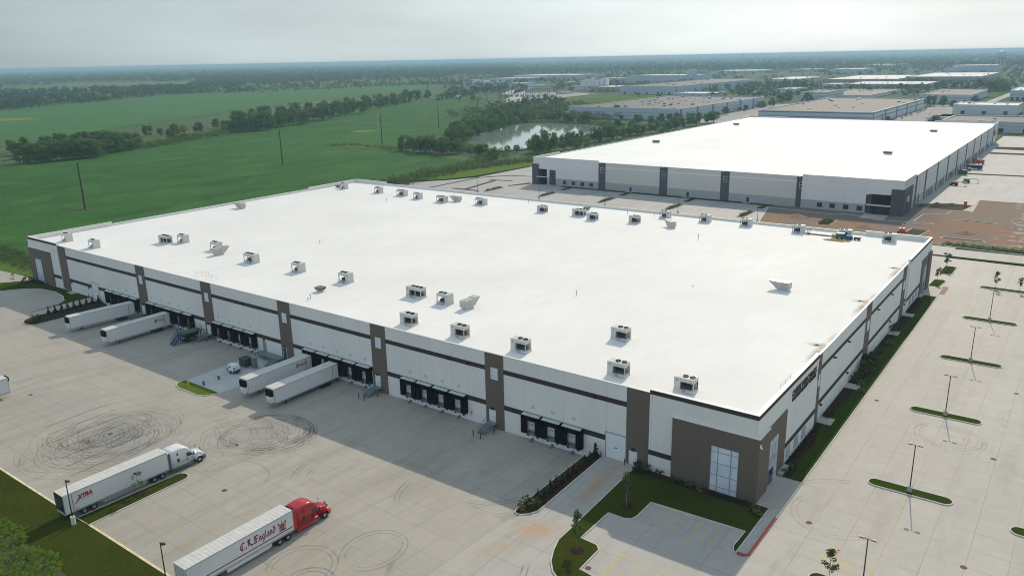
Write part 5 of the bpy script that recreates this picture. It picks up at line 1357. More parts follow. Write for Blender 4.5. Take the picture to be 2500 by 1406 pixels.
for y in (-6, -4.3, -2.6, -1): b.tube((-1.3, y, 2.2), (-1.3, y, 3.5), .03)
for y in (-2.6, -1): b.tube((1.3, y, 2.2), (1.3, y, 3.5), .03)
b.build('handrail', GREEN, parent=t)
t = thing('mobile_stair', 'small blue steel stair at the front end of the green deck', 'stairs', (-138.7, -6.0, -1.2))
b = MB()
for i in range(9): b.box(-.7, .7, -.25*(i+1), -.25*i, 2.1-.24*i, 2.16-.24*i)
b.build('tread', BLUE, parent=t)
b = MB()
for s in (-.75, .75):
    b.bar((s, 0, 2.1), (s, -2.3, .05), .06, .3)
    for h in (1.0, .5): b.tube((s, 0, 2.2+h), (s, -2.3, .1+h), .045)
    for q in (0, .33, .66, 1): b.tube((s, -2.3*q, 2.1-2.0*q), (s, -2.3*q, 3.2-2.1*q), .045)
    b.box(s-.05, s+.05, -.1, 0, 0, 2.1); b.bar((s, -.05, .3), (s, -1.6, .6), .06, .06)
b.build('frame', BLUE, parent=t)
# manhole covers
MHM = mat('cast_iron_rust', (.12, .06, .04), .8, var=.3, scale=6)
MH = [(-102, -42.5, 'in the middle of the left tyre-mark rings'), (-80, -31.8, 'in the right tyre-mark rings'), (-67.8, -42.5, 'between the two tractor units'), (-133.1, -42.5, 'near the trailer at the left edge'),
      (-11.6, -27.3, 'in the corner of the small car park'), (6.7, 47.5, 'in the aisle beside the side lawn'), (27.7, 65.2, 'far right aisle beside the wet stain'), (27.2, 33.9, 'in the right aisle level with the second lamp'), (8.5, -.9, 'near the red painted kerb'), (27.5, -.1, 'lowest in the right aisle'), (-33.6, -46.5, 'at the bottom edge by the tyre circle')]
for x, y, lb in MH:
    b = MB(); z = G(x, y)
    b.lathe([(.42, 0), (.42, .012), (.34, .014), (.33, .010)], 20, c=(x, y, z+.001)); tag(b.build('manhole_cover', MHM), 'round rusty manhole cover '+lb, 'manhole cover', 'manhole covers')
# lamp posts
def lamp(label, x, y, z, H, dual, base_h=.85, rz=0, basem=None, group='parking lot lamp posts'):
    t = thing('lamp_post', label, 'lamp post', (x, y, z), rz, group)
    b = MB(); b.lathe([(.32, 0), (.32, base_h)], 16) if basem else b.box(-.32, .32, -.32, .32, 0, base_h); b.build('base', basem or mat_once('lamp_base_concrete', (.42, .40, .36)), parent=t)
    b = MB(); b.tube((0, 0, base_h), (0, 0, H), .085, .065, 10); b.build('pole', BRONZE, parent=t)
    for s in ((-1, 1) if dual else (1,)):
        b = MB(); b.tube((0, 0, H-.1), (s*.45, 0, H), .04); b.build('arm', BRONZE, parent=t)
        b = MB(); b.add([(s*.4, -.22, H-.02), (s*1.0, -.24, H-.02), (s*1.0, .24, H-.02), (s*.4, .22, H-.02), (s*.4, -.16, H+.10), (s*1.0, -.2, H+.10), (s*1.0, .2, H+.10), (s*.4, .16, H+.10)], [(0, 3, 2, 1), (4, 5, 6, 7), (0, 1, 5, 4), (1, 2, 6, 5), (2, 3, 7, 6), (3, 0, 4, 7)]); b.build('lamp_head', BRONZE, parent=t)
    return t
def mat_once(n, c, r=.8, **k):
    return bpy.data.materials[n] if n in bpy.data.materials else mat(n, c, r, **k)
for i, (y, lb) in enumerate([(-12.9, 'nearest twin-head lamp post, its base below the picture edge'), (15.7, 'second nearest twin-head lamp post on a grass island'), (47.25, 'middle twin-head lamp post on a grass island'), (78.8, 'second farthest twin-head lamp post on a grass island'), (110.6, 'farthest twin-head lamp post on a grass island')]):
    lamp(lb, 18.25, y, .1, 7.6, True)
lamp('single-head lamp post on a white drum beside the open trailer', -77.7, -60.6, .05, 7.1, False, 1.25, R(0), mat('drum_white', (.62, .62, .58), .7, var=.1), group=None)
lamp('single-head lamp post behind the gothic-lettered trailer at the bottom edge', -52.4, -61.2, .05, 7.0, False, 1.25, R(0), bpy.data.materials['drum_white'], group=None)
for i, x in enumerate((-210.6, -173.8, -138.8, -104, -70.4)):
    lamp('thin twin-head lamp post, %s from the left behind the near roof' % ORD[i], x, 199, 0, 7.6, True, group='lamp posts between the warehouses')
# ------------------------------------------------------------------ second warehouse
w2 = thing('warehouse', 'second white warehouse under construction with dark pilasters and bright empty roof', 'warehouse', (0, 0, 0))
def Q(b, name, mats, **kw): return b.build(name, mats, parent=w2, **kw)
def wall2(name, base, axis):
    k = NT(name, .8, .2); x, y, z = k.xyz(); u = x if axis == 0 else y
    c = k.ramp(k.noise(.1, 3), [(.3, tuple(v*.95 for v in base)), (.7, base)])
    lowgrey = k.math('LESS_THAN', z, 3.65)
    line = k.math('MULTIPLY', k.math('GREATER_THAN', z, 10.6), k.math('LESS_THAN', z, 11.2))
    c = k.mix(lowgrey, c, (.40, .40, .41)); c = k.mix(k.math('MULTIPLY', line, .8), c, (.78, .76, .72))
    j = k.math('LESS_THAN', k.math('PINGPONG', k.math('FRACT', k.math('DIVIDE', u, 8.0)), .5), .004)
    c = k.mix(k.math('MULTIPLY', j, .4), c, (.25, .25, .25)); k.color(c); return k.mat
W2F = wall2('grey_white_wall', (.64, .61, .56), 0); W2S = wall2('grey_white_wall_side', (.62, .60, .56), 1)
W2C = wall2('pale_wall', (.76, .74, .72), 0)
SLATE = mat('slate_grey_wall', (.075, .078, .092), .7, var=.08)
X0, X1, Y0, Y1 = -203.4, -26.0, 237.5, 552.0
b = MB(); b.box(X0+39, X1-39.5, Y0, Y0+.3, -.3, 13.15); Q(b, 'wall', W2F)
b = MB(); b.box(X0, X0+39, Y0-.35, Y0+.3, -.3, 14.0) if False else b.box(X0+8.4, X0+39, Y0-.35, Y0+.3, -.3, 14.0); b.box(X0, X0+8.4, Y0-.35, Y0+.3, 8.0, 14.0); Q(b, 'wall', W2C)
b = MB(); b.box(X1-39.5, X1-12.5, Y0-.35, Y0+.3, -.3, 14.0); b.box(X1-12.5, X1, Y0-.35, Y0+.3, 8.0, 14.0); Q(b, 'wall', W2C)
b = MB(); b.box(X1-.3, X1, Y0+.3, 260.5, -.3, 14.0); b.box(X1-.3, X1-.05, 260.5, 527.5, -.3, 13.15); b.box(X1-.3, X1, 527.5, Y1, -.3, 14.0); Q(b, 'wall', W2S)
b = MB(); b.box(X0, X0+.3, Y0+.3, 262, -.3, 14.0); b.box(X0, X0+.3, 262, 527, -.3, 13.2); b.box(X0, X0+.3, 527, Y1, -.3, 14.0); b.box(X0+.3, X0+30, Y1-.3, Y1, -.3, 14.0); b.box(X0+30, X1-40, Y1-.3, Y1, -.3, 13.2); b.box(X1-40, X1-.3, Y1-.3, Y1, -.3, 14.0); Q(b, 'wall', W2S)
b = MB(); b.box(X0+.3, X1-.3, Y0+.3, Y1-.3, 12.4, 12.85); Q(b, 'roof', roofmat('bright_roof_membrane', (.88, .875, .85)))
b = MB()
for x0, x1, y0, y1, z in ((X0, X0+39, Y0-.35, Y0+.3, 14), (X0+39, X1-39.5, Y0, Y0+.3, 13.15), (X1-39.5, X1, Y0-.35, Y0+.3, 14), (X1-.3, X1, Y0+.34, 260.5, 14), (X1-.3, X1, 260.54, 527.5, 13.15), (X1-.3, X1, 527.54, Y1, 14), (X0, X0+.3, Y0+.34, 262, 14), (X0, X0+.3, 262.04, 527, 13.2), (X0, X0+.3, 527.04, Y1, 14)):
    b.box(x0-.03, x1+.03, y0, y1, z, z+.08)
Q(b, 'coping', COPING)
PIL2 = [-164.6, -131.4, -101.4, -67.8]
for x in PIL2:
    b = MB(); b.box(x, x+4.0, Y0-.12, Y0-.002, -.3, 13.12); Q(b, 'pilaster', SLATE)
    b = MB(); b.box(x+1.3, x+2.8, Y0-.16, Y0-.12, 8.4, 10.7); g = Q(b, 'window', DGLASS)
    b = MB()
    for (a, c, d, e) in ((1.2, 2.9, 10.7, 10.8), (1.2, 2.9, 8.3, 8.4), (1.2, 1.3, 8.4, 10.7), (2.8, 2.9, 8.4, 10.7), (1.3, 2.8, 9.5, 9.6)): b.box(x+a, x+c, Y0-.2, Y0-.15, d, e)
    b.build('frame', DOORW, parent=g)
    b = MB(); b.box(x+.8, x+1.4, Y0-.4, Y0-.12, 12.85, 13.05); Q(b, 'wall_lamp', DOORW)
for y in (261, 282.5, 312, 341.5, 371, 403, 434, 463.5, 495.5, 527):
    b = MB(); b.box(X1-.05, X1+.1, y, y+2.6, -1.4, 13.12); Q(b, 'pilaster', SLATE)
def dw(x0, x1, z0, z1, n=2, side=False, nm='window', yy=None):
    b = MB(); y = yy if yy is not None else (Y0-.36 if (x1 < X0+39 or x0 > X1-39.5) else Y0-.01)
    if side: b.box(X1+.0, X1+.06, x0, x1, z0, z1)
    else: b.box(x0, x1, y-.04, y, z0, z1)
    g = Q(b, nm, DGLASS)
    b = MB()
    if not side:
        for i in range(1, n): xx = x0+(x1-x0)*i/n; b.box(xx-.05, xx+.05, y-.07, y-.04, z0, z1)
        if z1-z0 > 4:
            for z in np.linspace(z0, z1, 6)[1:-1]: b.box(x0, x1, y-.065, y-.04, z-.04, z+.04)
        b.build('frame', GTRIM, parent=g)
for x in (-185.2, -179.9, -174.7, -169.5, -58.7, -53.6, -48.2, -42.7+-.2): dw(x, x+2.1, .95, 2.8)
dw(-193.4, -189.6, .2, 7.8, 3); dw(-39.7, -37.4, .2, 7.7, 3)
for x in (-147.2, -117.6, -89.2): dw(x, x+1.2, 0, 2.4, 1, nm='door')
for x in (-147.2, -117.6, -89.2):
    b = MB(); b.box(x-1.2, x+2.2, Y0-2.0, Y0-.1, 0, .16); Q(b, 'door_slab', CONC_LIGHT)
# corner porches
b = MB(); b.box(X0-.5, X0+3.3, Y0-.9, Y0+1.0, -.2, 10.5); b.box(X0-.5, X0, Y0+1, Y0+13, -.2, 10.5); Q(b, 'entrance_surround', SLATE)
b = MB(); b.box(X0+3.3, X0+8.4, Y0+4, Y0+4.2, -.1, 8.0); Q(b, 'glazing', DGLASS)
b = MB(); b.box(X0+2.5, X0+9.0, Y0-1.6, Y0+.2, 3.9, 4.15); Q(b, 'canopy', COPING)
b = MB(); b.box(X1-4.3, X1+.6, Y0-.9, Y0+.0, -.2, 10.5); b.box(X1, X1+.6, Y0+0, 253, -.2, 10.5) ; Q(b, 'entrance_surround', SLATE)
b = MB(); b.box(X1-12.5, X1-4.3, Y0+3.0, Y0+3.2, -.1, 8.0); Q(b, 'glazing', SLATE)
b = MB(); b.box(X1-12.5, X1-4.3, Y0-.1, Y0+.05, 4.0, 7.9); Q(b, 'glazing', VOID)
b = MB(); b.box(X1-13.2, X1-4.0, Y0-1.8, Y0-.0, 3.55, 3.85); Q(b, 'canopy', COPING)
b = MB(); b.box(X1+.6, X1+.66, 242.2, 246.2, .1, 7.2); Q(b, 'glazing', DGLASS)
b = MB(); b.box(X1-13.4, X1-4.4, 226.5, 236.8, .0, .06); b.build('entrance_slab', CONC_LIGHT, kind='structure')
b = MB(); b.box(-199, -189.5, 228.5, 236.8, .0, .06); b.build('entrance_slab', CONC_LIGHT, kind='structure')
dk = [(262.5, 265), (269.5, 271.5)]+[(290+4.1*i, 292+4.1*i) for i in range(4)]+[(321+4.1*i, 323+4.1*i) for i in range(4)]+[(350+4.1*i, 352+4.1*i) for i in range(4)]+[(378, 380), (389, 391)]+[(410+4.1*i, 412+4.1*i) for i in range(4)]+[(441+4.1*i, 443+4.1*i) for i in range(4)]+[(471+4.1*i, 473+4.1*i) for i in range(4)]+[(502+4.1*i, 504+4.1*i) for i in range(3)]
for a, c in dk:
    b = MB(); b.box(X1+.0, X1+.07, a, c, .1, 3.0 if a > 275 else 4.4); Q(b, 'dock_opening', DGLASS)
dw(532, 541, .1, 9.5, side=True, nm='glazing')
# skylight-like dark curb units on the second roof
for i, (px_, py_, s) in enumerate([(-182, 336, 1), (-184.5, 472, 1), (-53.2, 468.6, 1.2), (-52.5, 335, 1.3)]):
    t = thing('roof_vent_unit', 'low dark rooftop vent unit on the bright roof, %s' % ['nearest the left edge', 'far left of the bright roof', 'far right of the bright roof', 'nearest the right wall'][i], 'roof vent', (px_, py_, 12.85), 0, 'dark vent units on the second warehouse roof')
    b = MB(); b.box(-1.6, 1.6, -1, 1, 0, .5); b.build('base_curb', WOODC, parent=t)
    b = MB(); b.add([(-2, -1.1, .5), (1.8, -1.1, .5), (1.8, 1.1, .5), (-2, 1.1, .5), (-1.7, -1.1, 1.5), (1.8, -1.1, 1.5), (1.8, 1.1, 1.5), (-1.7, 1.1, 1.5), (-2.8, 0, 1.0)], [(0, 3, 2, 1), (4, 5, 6, 7), (0, 1, 5, 4), (1, 2, 6, 5), (2, 3, 7, 6), (0, 4, 8), (4, 7, 8), (7, 3, 8), (3, 0, 8)]); b.build('housing', GTRIM, parent=t)
# ------------------------------------------------------------------ site machines
def boomlift(name, label, x, y, rz, col, up_=2.6, reach=4.5):
    t = thing(name, label, 'boom lift', (x, y, 0), rz)
    b = MB(); b.box(-1.1, 1.1, -1.6, 1.6, .5, 1.0); b.build('chassis', DARKM, parent=t)
    b = MB(); b.box(-1.0, 1.0, -1.5, 1.1, 1.0, 1.9); b.build('turret', col, parent=t, bevel=.08)
    for sx in (-1.05, 1.05):
        for sy in (-1.15, 1.15):
            b = MB(); b.wheel((sx, sy, .5), .5, .4, 'x', 12); b.build('wheel', TYRE, parent=t)
    b = MB(); b.bar((0, 1.3, 1.8), (0, 1.3-reach, up_+1.2), .35, .4, 0); b.bar((0, 1.0, 1.9), (0, .2, 2.5), .2, .2); b.build('boom', DOORW, parent=t)
    b = MB(); yb = 1.3-reach
    for h in (0, .55, 1.1):
        for (p, q) in (((-.9, yb-.9), (.9, yb-.9)), ((-.9, yb), (.9, yb)), ((-.9, yb-.9), (-.9, yb)), ((.9, yb-.9), (.9, yb))): b.tube((*p, .5+h), (*q, .5+h), .035)
    for p in ((-.9, yb-.9), (.9, yb-.9), (-.9, yb), (.9, yb)): b.tube((*p, .5), (*p, 1.6), .035)
    b.box(-.9, .9, yb-.9, yb, .45, .52); b.build('basket', col, parent=t)
    return t
boomlift('boom_lift', 'orange boom lift with white arm on the clay behind the near roof', -19.6, 205, R(12), ORANGE)
boomlift('boom_lift', 'red boom lift parked beside the second warehouse dock wall', -20.8, 331, R(80), mat('lift_red', (.50, .04, .03), .5), 1.0, 6)
boomlift('boom_lift', 'green boom lift right of the red one on the new concrete', -17.2, 343, R(95), mat('lift_green', (.05, .30, .06), .5), 1.0, 6)
def boxmachine(name, label, cat, x, y, sx, sy, sz, col, rz=0):
    t = thing(name, label, cat, (x, y, 0), rz)
    b = MB(); b.box(-sx/2, sx/2, -sy/2, sy/2, .5, sz); b.build('body', col, parent=t, bevel=.1)
    b = MB(); b.box(-sx/2*.8, sx/2*.8, -sy/2*.9, sy/2*.9, sz, sz+.1); b.box(-sx/2-.02, -sx/2+.4, -sy/2*1.02, sy/2*1.02, sz*.55, sz*.85); b.build('panel', DARKM, parent=t)
    for a in (-sx*.3, sx*.3):
        b = MB(); b.wheel((a, -sy/2, .4), .4, .25, 'y', 12); b.build('wheel', TYRE, parent=t)
    return t
boxmachine('air_compressor', 'dark green compressor trailer by the second warehouse docks', 'compressor', -22.4, 371, 4.2, 2.2, 2.4, GREEN)
boxmachine('dumpster', 'long blue waste container beside the second warehouse docks', 'container', -20, 395, 7.5, 2.6, 2.6, BLUE)
boxmachine('telehandler', 'orange machine beyond the blue waste container', 'machine', -19.8, 420, 3.2, 2.2, 2.6, ORANGE)
boxmachine('skid_loader', 'orange loader nearest the wall beyond the blue container', 'machine', -23.2, 426, 3, 2, 2.2, ORANGE)
boxmachine('pallet_load', 'small tan load left of the blue waste container', 'pallet', -21.8, 389, 1.8, 1.8, 1.6, YEL)
t = thing('portable_toilet', 'orange portable toilet on the new concrete corner', 'toilet', (-8.2, 272, 0), R(10))
b = MB(); b.box(-.6, .6, -.6, .6, .1, 2.25); b.build('body', ORANGE, parent=t)
b = MB(); b.add([(-.65, -.65, 2.25), (.65, -.65, 2.25), (.65, .65, 2.25), (-.65, .65, 2.25), (0, -.65, 2.5), (0, .65, 2.5)], [(0, 1, 4), (1, 2, 5, 4), (2, 3, 5), (3, 0, 4, 5)]); b.build('roof', DOORW, parent=t)
b = MB(); b.box(-.4, .4, -.63, -.6, .15, 2.1); b.build('door', mat('toilet_door', (.55, .12, .06), .5), parent=t)
b = MB(); b.box(-.65, .65, -.65, .65, 0, .1); b.build('skid', DARKM, parent=t)
t = thing('digger', 'white excavator behind the rear edge of the second warehouse', 'excavator', (-88, 640, 0), R(30))
b = MB(); b.box(-2, 2, -1.5, 1.5, .8, 3); b.build('body', YEL, parent=t); b = MB(); b.box(-2.2, 2.2, -1.7, -1, 0, .9); b.box(-2.2, 2.2, 1, 1.7, 0, .9); b.build('track', DARKM, parent=t)
b = MB(); b.bar((1.5, 0, 2.5), (5, 0, 13.5), .6, .8); b.bar((5, 0, 13.5), (7.5, 0, 15.5), .5, .6); b.build('boom', DOORW, parent=t)
# ------------------------------------------------------------------ vegetation
def leafmat(name, c1, c2, c3, trans=.0, s=.5):
    k = NT(name, .7, .25)
    oi = k.t.nodes.new('ShaderNodeObjectInfo')
    a = k.noise(s, 3, .6); b = k.noise(s*5, 3, .6)
    col = k.ramp(a, [(.3, c1), (.7, c2)])
    col = k.mix(k.mr(b, .45, .7, 0, .6), col, c3)
    col = k.mix(k.mr(oi.outputs['Random'], 0, 1, 0, .55), col, tuple(v*.62 for v in c2))
    hs = k.t.nodes.new('ShaderNodeHueSaturation'); k.t.links.new(col, hs.inputs['Color'])
    w_ = k.t.nodes.new('ShaderNodeTexWhiteNoise'); w_.noise_dimensions = '1D'; k.t.links.new(oi.outputs['Random'], w_.inputs['W'])
    k.t.links.new(k.mr(w_.outputs['Value'], 0, 1, .475, .515), hs.inputs['Hue'])
    k.color(hs.outputs['Color'])
    tl = k.t.nodes.new('ShaderNodeBsdfTranslucent'); k.t.links.new(hs.outputs['Color'], tl.inputs['Color'])
    ms = k.t.nodes.new('ShaderNodeMixShader'); ms.inputs[0].default_value = .32
    k.t.links.new(k.b.outputs[0], ms.inputs[1]); k.t.links.new(tl.outputs[0], ms.inputs[2])
    k.t.links.new(ms.outputs[0], k.t.nodes['Material Output'].inputs['Surface']); return k.mat
LEAF = leafmat('tree_leaves', (.072, .150, .024), (.115, .21, .036), (.19, .26, .05), s=.25)
LEAF2 = leafmat('young_leaves', (.07, .12, .03), (.10, .16, .04), (.14, .18, .05), s=1)
CONI = leafmat('conifer_foliage', (.028, .050, .022), (.040, .062, .025), (.055, .07, .03), s=2)
REDF = leafmat('russet_foliage', (.075, .03, .022), (.10, .045, .028), (.12, .07, .035), s=2)
BARK = mat('bark', (.09, .07, .05), .9, var=.25, scale=3)
STAKE = mat('pale_bark', (.24, .21, .17), .9, var=.2, scale=3)
def leaves(rng, C, N_, size, flat=.3):
    "N_ quads scattered round clump centres C = [(x, y, z, r)]"
    C = np.array(C); idx = rng.choice(len(C), N_, p=(C[:, 3]**2)/np.sum(C[:, 3]**2))
    c = C[idx]; d = rng.normal(size=(N_, 3)); d /= np.linalg.norm(d, axis=1)[:, None]
    rad = c[:, 3]*(.62+.42*rng.random(N_)); p = c[:, :3]+d*rad[:, None]*np.array([1, 1, .85])
    nrm = d+rng.normal(size=(N_, 3))*flat; nrm /= np.linalg.norm(nrm, axis=1)[:, None]
    a = np.cross(nrm, rng.normal(size=(N_, 3))); a /= np.linalg.norm(a, axis=1)[:, None]; e = np.cross(nrm, a)
    s = size*(.6+.8*rng.random(N_))[:, None]
    V = np.stack([p-a*s*.5, p-e*s*.35, p+a*s*.6, p+e*s*.35], 1).reshape(-1, 3)
    return V
def npmesh(name, V, mats, quads=None):
    me = bpy.data.meshes.new(name); n = len(V)//4
    me.vertices.add(len(V)); me.vertices.foreach_set('co', V.astype(np.float32).ravel())
    me.loops.add(n*4); me.loops.foreach_set('vertex_index', np.arange(n*4, dtype=np.int32))
    me.polygons.add(n); me.polygons.foreach_set('loop_start', np.arange(0, n*4, 4, dtype=np.int32)); me.polygons.foreach_set('loop_total', np.full(n, 4, dtype=np.int32))
    me.update(calc_edges=True); me.validate(); me.materials.append(mats); return me
def tree_proto(seed, nclump, nleaf, size, shape='round', lm=None, trunk=.03, name='tree'):
    "unit-height tree: everything is built 1 m tall and scaled"
    rng = np.random.default_rng(seed); t = thing(name, '', 'tree')
    b = MB(); th = .28 if shape == 'round' else .35
    b.tube((0, 0, -.01), (.01, 0, th), trunk, trunk*.7, 7); b.tube((.01, 0, th), (0, .01, .7), trunk*.7, trunk*.25, 6)
    C = []
    for i in range(nclump):
        if shape == 'round':
            z = rng.uniform(.22, .90); w_ = .46*math.sqrt(max(.05, 1-((z-.5)/.52)**2)); a = rng.uniform(0, 2*math.pi); r = w_*rng.uniform(.35, .85)
            C.append((r*math.cos(a), r*math.sin(a), z, rng.uniform(.12, .19)))
        elif shape == 'low':
            z = rng.uniform(.15, .82); w_ = .62*math.sqrt(max(.05, 1-((z-.4)/.55)**2)); a = rng.uniform(0, 2*math.pi); r = w_*rng.uniform(.3, .9)
            C.append((r*math.cos(a), r*math.sin(a), z, rng.uniform(.14, .24)))
        elif shape == 'young':
            z = rng.uniform(.32, .95); w_ = .20*(1-abs(z-.55)*1.4); a = rng.uniform(0, 2*math.pi); r = max(.02, w_)*rng.uniform(.2, 1)
            C.append((r*math.cos(a), r*math.sin(a), z, rng.uniform(.05, .09)))
        elif shape == 'cone':
            z = rng.uniform(.05, .93); w_ = .30*(1-z)+.03; a = rng.uniform(0, 2*math.pi); r = w_*rng.uniform(.2, .8)
            C.append((r*math.cos(a), r*math.sin(a), z, .10*(1.15-z)))
        if i % 3 == 0 and shape != 'cone': c = C[-1]; b.tube((0, 0, min(.6, max(.2, c[2]-.18))), (c[0]*.85, c[1]*.85, c[2]), trunk*.35, trunk*.12, 5)
    b.build('trunk', BARK if shape != 'young' else STAKE, parent=t)
    me = npmesh('crown', leaves(rng, C, nleaf, size), lm or LEAF)
    o = bpy.data.objects.new('crown', me); COL.objects.link(o); o.parent = t
    return t
protos = [tree_proto(i+1, 26, 2600, .055, 'round' if i != 2 else 'low', name='broadleaf_tree', trunk=.026) for i in range(5)]
low_ = [tree_proto(20+i, 22, 1500, .075, 'low', name='broadleaf_tree', trunk=.03) for i in range(2)]
TREES = {
 'hedgeA': [(-570,142,9.8),(-565,145,13.4),(-562,150,10.7),(-566,155,10.8),(-559,160,14.1),(-561,167,13.8),(-562,172,11.3),(-560,177,14.3),(-566,185,12.7),(-559,188,13.3),(-571,202,11.5),(-578,212,15.1),(-587,223,14.3),(-638,165,8.9),(-634,170,12.4),(-626,175,8.8),(-636,188,11.8),(-650,205,12.6),(-658,219,9.5),(-650,223,12.6),(-652,235,11.1),(-643,240,11.9),(-597,240,11.1),(-684,299,10.5),(-676,307,7.5),(-681,318,5.7),(-620,291,14.8),(-669,342,10.1),(-705,386,9.9),(-652,363,11.7),(-659,171,9.6)],
 'hedgeB': [(-656,379,18.8),(-639,377,19.4),(-641,388,17.3),(-635,396,17.8),(-653,417,14.0),(-651,427,15.7),(-660,442,14.0),(-662,458,17.7),(-671,472,14.6),(-691,501,15.7),(-685,510,18.3),(-694,529,17.4),(-716,561,18.2),(-729,585,15.3),(-741,608,15.4),(-732,617,16.2),(-778,672,15.4),(-780,694,14.0),(-811,738,14.9),(-810,754,13.1),(-843,804,14.5),(-848,824,17.5),(-874,870,17.4),(-894,919,15.3),(-753,466,13.6),(-769,495,15.9),(-765,516,14.3),(-780,547,16.1),(-791,580,14.9),(-801,611,15.5),(-822,653,13.2),(-852,706,14.7),(-869,753,14.9),(-887,796,15.1),(-924,868,12.7),(-958,932,15.1)],
 'hedgeC': [(-846,895,10.8),(-843,910,11.7),(-871,954,10.4),(-871,967,12.4),(-893,1019,12.6),(-899,1042,10.3),(-939,1111,12.8),(-937,1128,11.7),(-956,1172,11.2),(-949,1184,11.7),(-963,1223,12.8),(-1011,1301,12.8)],
 'pondS': [(-377,323,11.4),(-367,319,10.4),(-358,318,11.3),(-351,315,12.7),(-352,322,12.2),(-344,321,10.6),(-333,315,11.9),(-334,323,11.3),(-331,327,10.3)],
 'pondW': [(-371,369,11.1),(-372,378,14.1),(-383,399,12.4),(-386,405,11.6),(-407,436,13.1),(-402,438,11.4),(-409,451,14.0),(-417,473,13.6),(-429,492,13.2),(-420,486,15.5),(-426,502,16.1),(-439,531,12.3),(-436,530,15.1),(-452,562,14.3),(-405,405,9.2),(-432,442,10.6),(-426,444,12.3),(-449,482,12.9),(-462,510,11.9),(-474,536,10.1),(-487,561,13.8),(-506,599,12.8),(-527,642,14.2),(-532,663,15.2),(-533,678,15.0),(-579,760,15.5)],
 'pondN': [(-452,575,10.2),(-444,573,11.0),(-453,596,8.6),(-447,609,9.2),(-429,596,11.1),(-428,605,11.1),(-402,583,10.2),(-400,588,8.1),(-387,585,10.3),(-384,591,11.3),(-508,667,9.8),(-508,676,8.8),(-521,721,9.1),(-524,761,11.4),(-567,822,12.9),(-590,842,13.9),(-601,826,10.6),(-611,827,11.9),(-653,915,12.4)],
 'pondE': [(-319,325,5.3),(-309,322,7.5),(-307,326,7.8),(-278,299,9.8),(-302,347,4.8),(-296,350,4.3),(-278,354,16.4),(-286,355,9.6),(-277,365,12.8),(-289,401,9.0),(-291,413,9.2),(-286,418,10.1),(-275,378,6.9),(-271,385,8.1),(-270,398,7.4),(-284,436,11.9),(-280,438,10.6),(-279,449,12.0),(-280,459,10.9),(-277,468,8.4),(-284,495,7.4)],
 'lotbelt': [(-280,484,7.6),(-280,500,9.6),(-279,507,7.8),(-278,520,8.0),(-272,525,9.6),(-273,541,8.6),(-272,554,10.9),(-270,564,9.6),(-275,594,9.4),(-273,604,11.2),(-273,628,8.6),(-269,635,11.2),(-326,549,8.2),(-319,562,7.2),(-331,600,8.8),(-317,599,7.8),(-320,625,8.2),(-313,631,8.1),(-309,642,8.7),(-302,654,7.7),(-301,675,7.0),(-288,675,6.8)],
 'street': [(-386,592,11.2),(-406,655,12.1),(-393,666,12.5),(-366,658,5.5),(-355,674,9.3),(-338,713,4.8),(-322,732,7.0),(-299,740,8.2),(-306,800,4.6),(-302,809,6.9),(-305,871,8.2),(-297,882,10.7),(-309,950,12.4),(-305,970,12.5),(-286,995,12.6),(-133,949,12.5),(-121,953,11.6),(-108,941,8.2),(-91,719,6.2),(-136,702,6.3),(-127,700,5.5),(-97,1028,8.7),(-339,961,7.4)],
 'yardtrees': [(-189,1410,13.8),(-165,1347,13.9),(-164,1393,14.0),(-143,1293,14.3),(-140,1345,12.4),(-137,1385,17.5),(-129,1377,14.3),(-115,1345,17.0),(-105,1365,15.8),(-98,1344,15.4),(-275,1276,10.0),(-269,1301,9.4),(-253,1303,11.0),(-247,1360,11.3),(-241,1385,9.3),(-227,1393,9.6),(-200,1327,10.7),(-198,1400,12.2),(-468,1400,11.3),(-471,1461,11.5),(-442,1392,14.9),(-449,1467,13.6),(-402,1359,14.6),(-405,1415,10.9)],
}

rng = np.random.default_rng(3)
LBL = {'hedgeA': ('broad green tree in the left hedgerow between the bean fields, %s counted from the left', 'trees in the left hedgerow'),
 'hedgeB': ('hedgerow tree between the bean fields, %s along the far middle stretch', 'trees in the middle hedgerow'),
 'hedgeC': ('small hazy tree by the far track at the hedgerow end, %s of its row', 'trees at the hedgerow end'),
 'pondS': ('dense dark tree in the thicket at the near left pond corner, %s of them', 'trees at the pond corner'),
 'pondW': ('tree on the left pond shore, %s along the bank', 'trees on the left pond shore'),
 'pondN': ('tree on the far pond shore before the grey-roofed building, %s along it', 'trees on the far pond shore'),
 'pondE': ('tree on the near pond shore beside the second warehouse, %s along it', 'trees on the near pond shore'),
 'lotbelt': ('tree in the belt behind the second warehouse roof, %s along it', 'trees in the belt behind the second warehouse'),
 'street': ('street tree near the striped grey-roofed buildings, %s from the left', 'street trees by the far buildings'),
 'yardtrees': ('hazy tree among the distant yards at right, %s of them', 'trees among the distant yards')}
cnt = 0
for key, L_ in TREES.items():
    L2 = sorted(L_, key=lambda p: math.atan2(p[0]-33, p[1]+103))
    for i, (x, y, h) in enumerate(L2):
        h = min(max(h, 5), 20); pr = protos[cnt % 5] if key not in ('pondE', 'pondS', 'pondW', 'pondN') or cnt % 3 == 0 else low_[cnt % 2]
        o = put(pr, x, y, LBL[key][0] % ORD[i], LBL[key][1], z=0, rz=rng.uniform(0, 6.28))
        wd = rng.uniform(.95, 1.35)*(.72 if pr in low_ else 1); o.scale = (h*wd, h*wd, h*1.06); o['category'] = 'tree'; cnt += 1
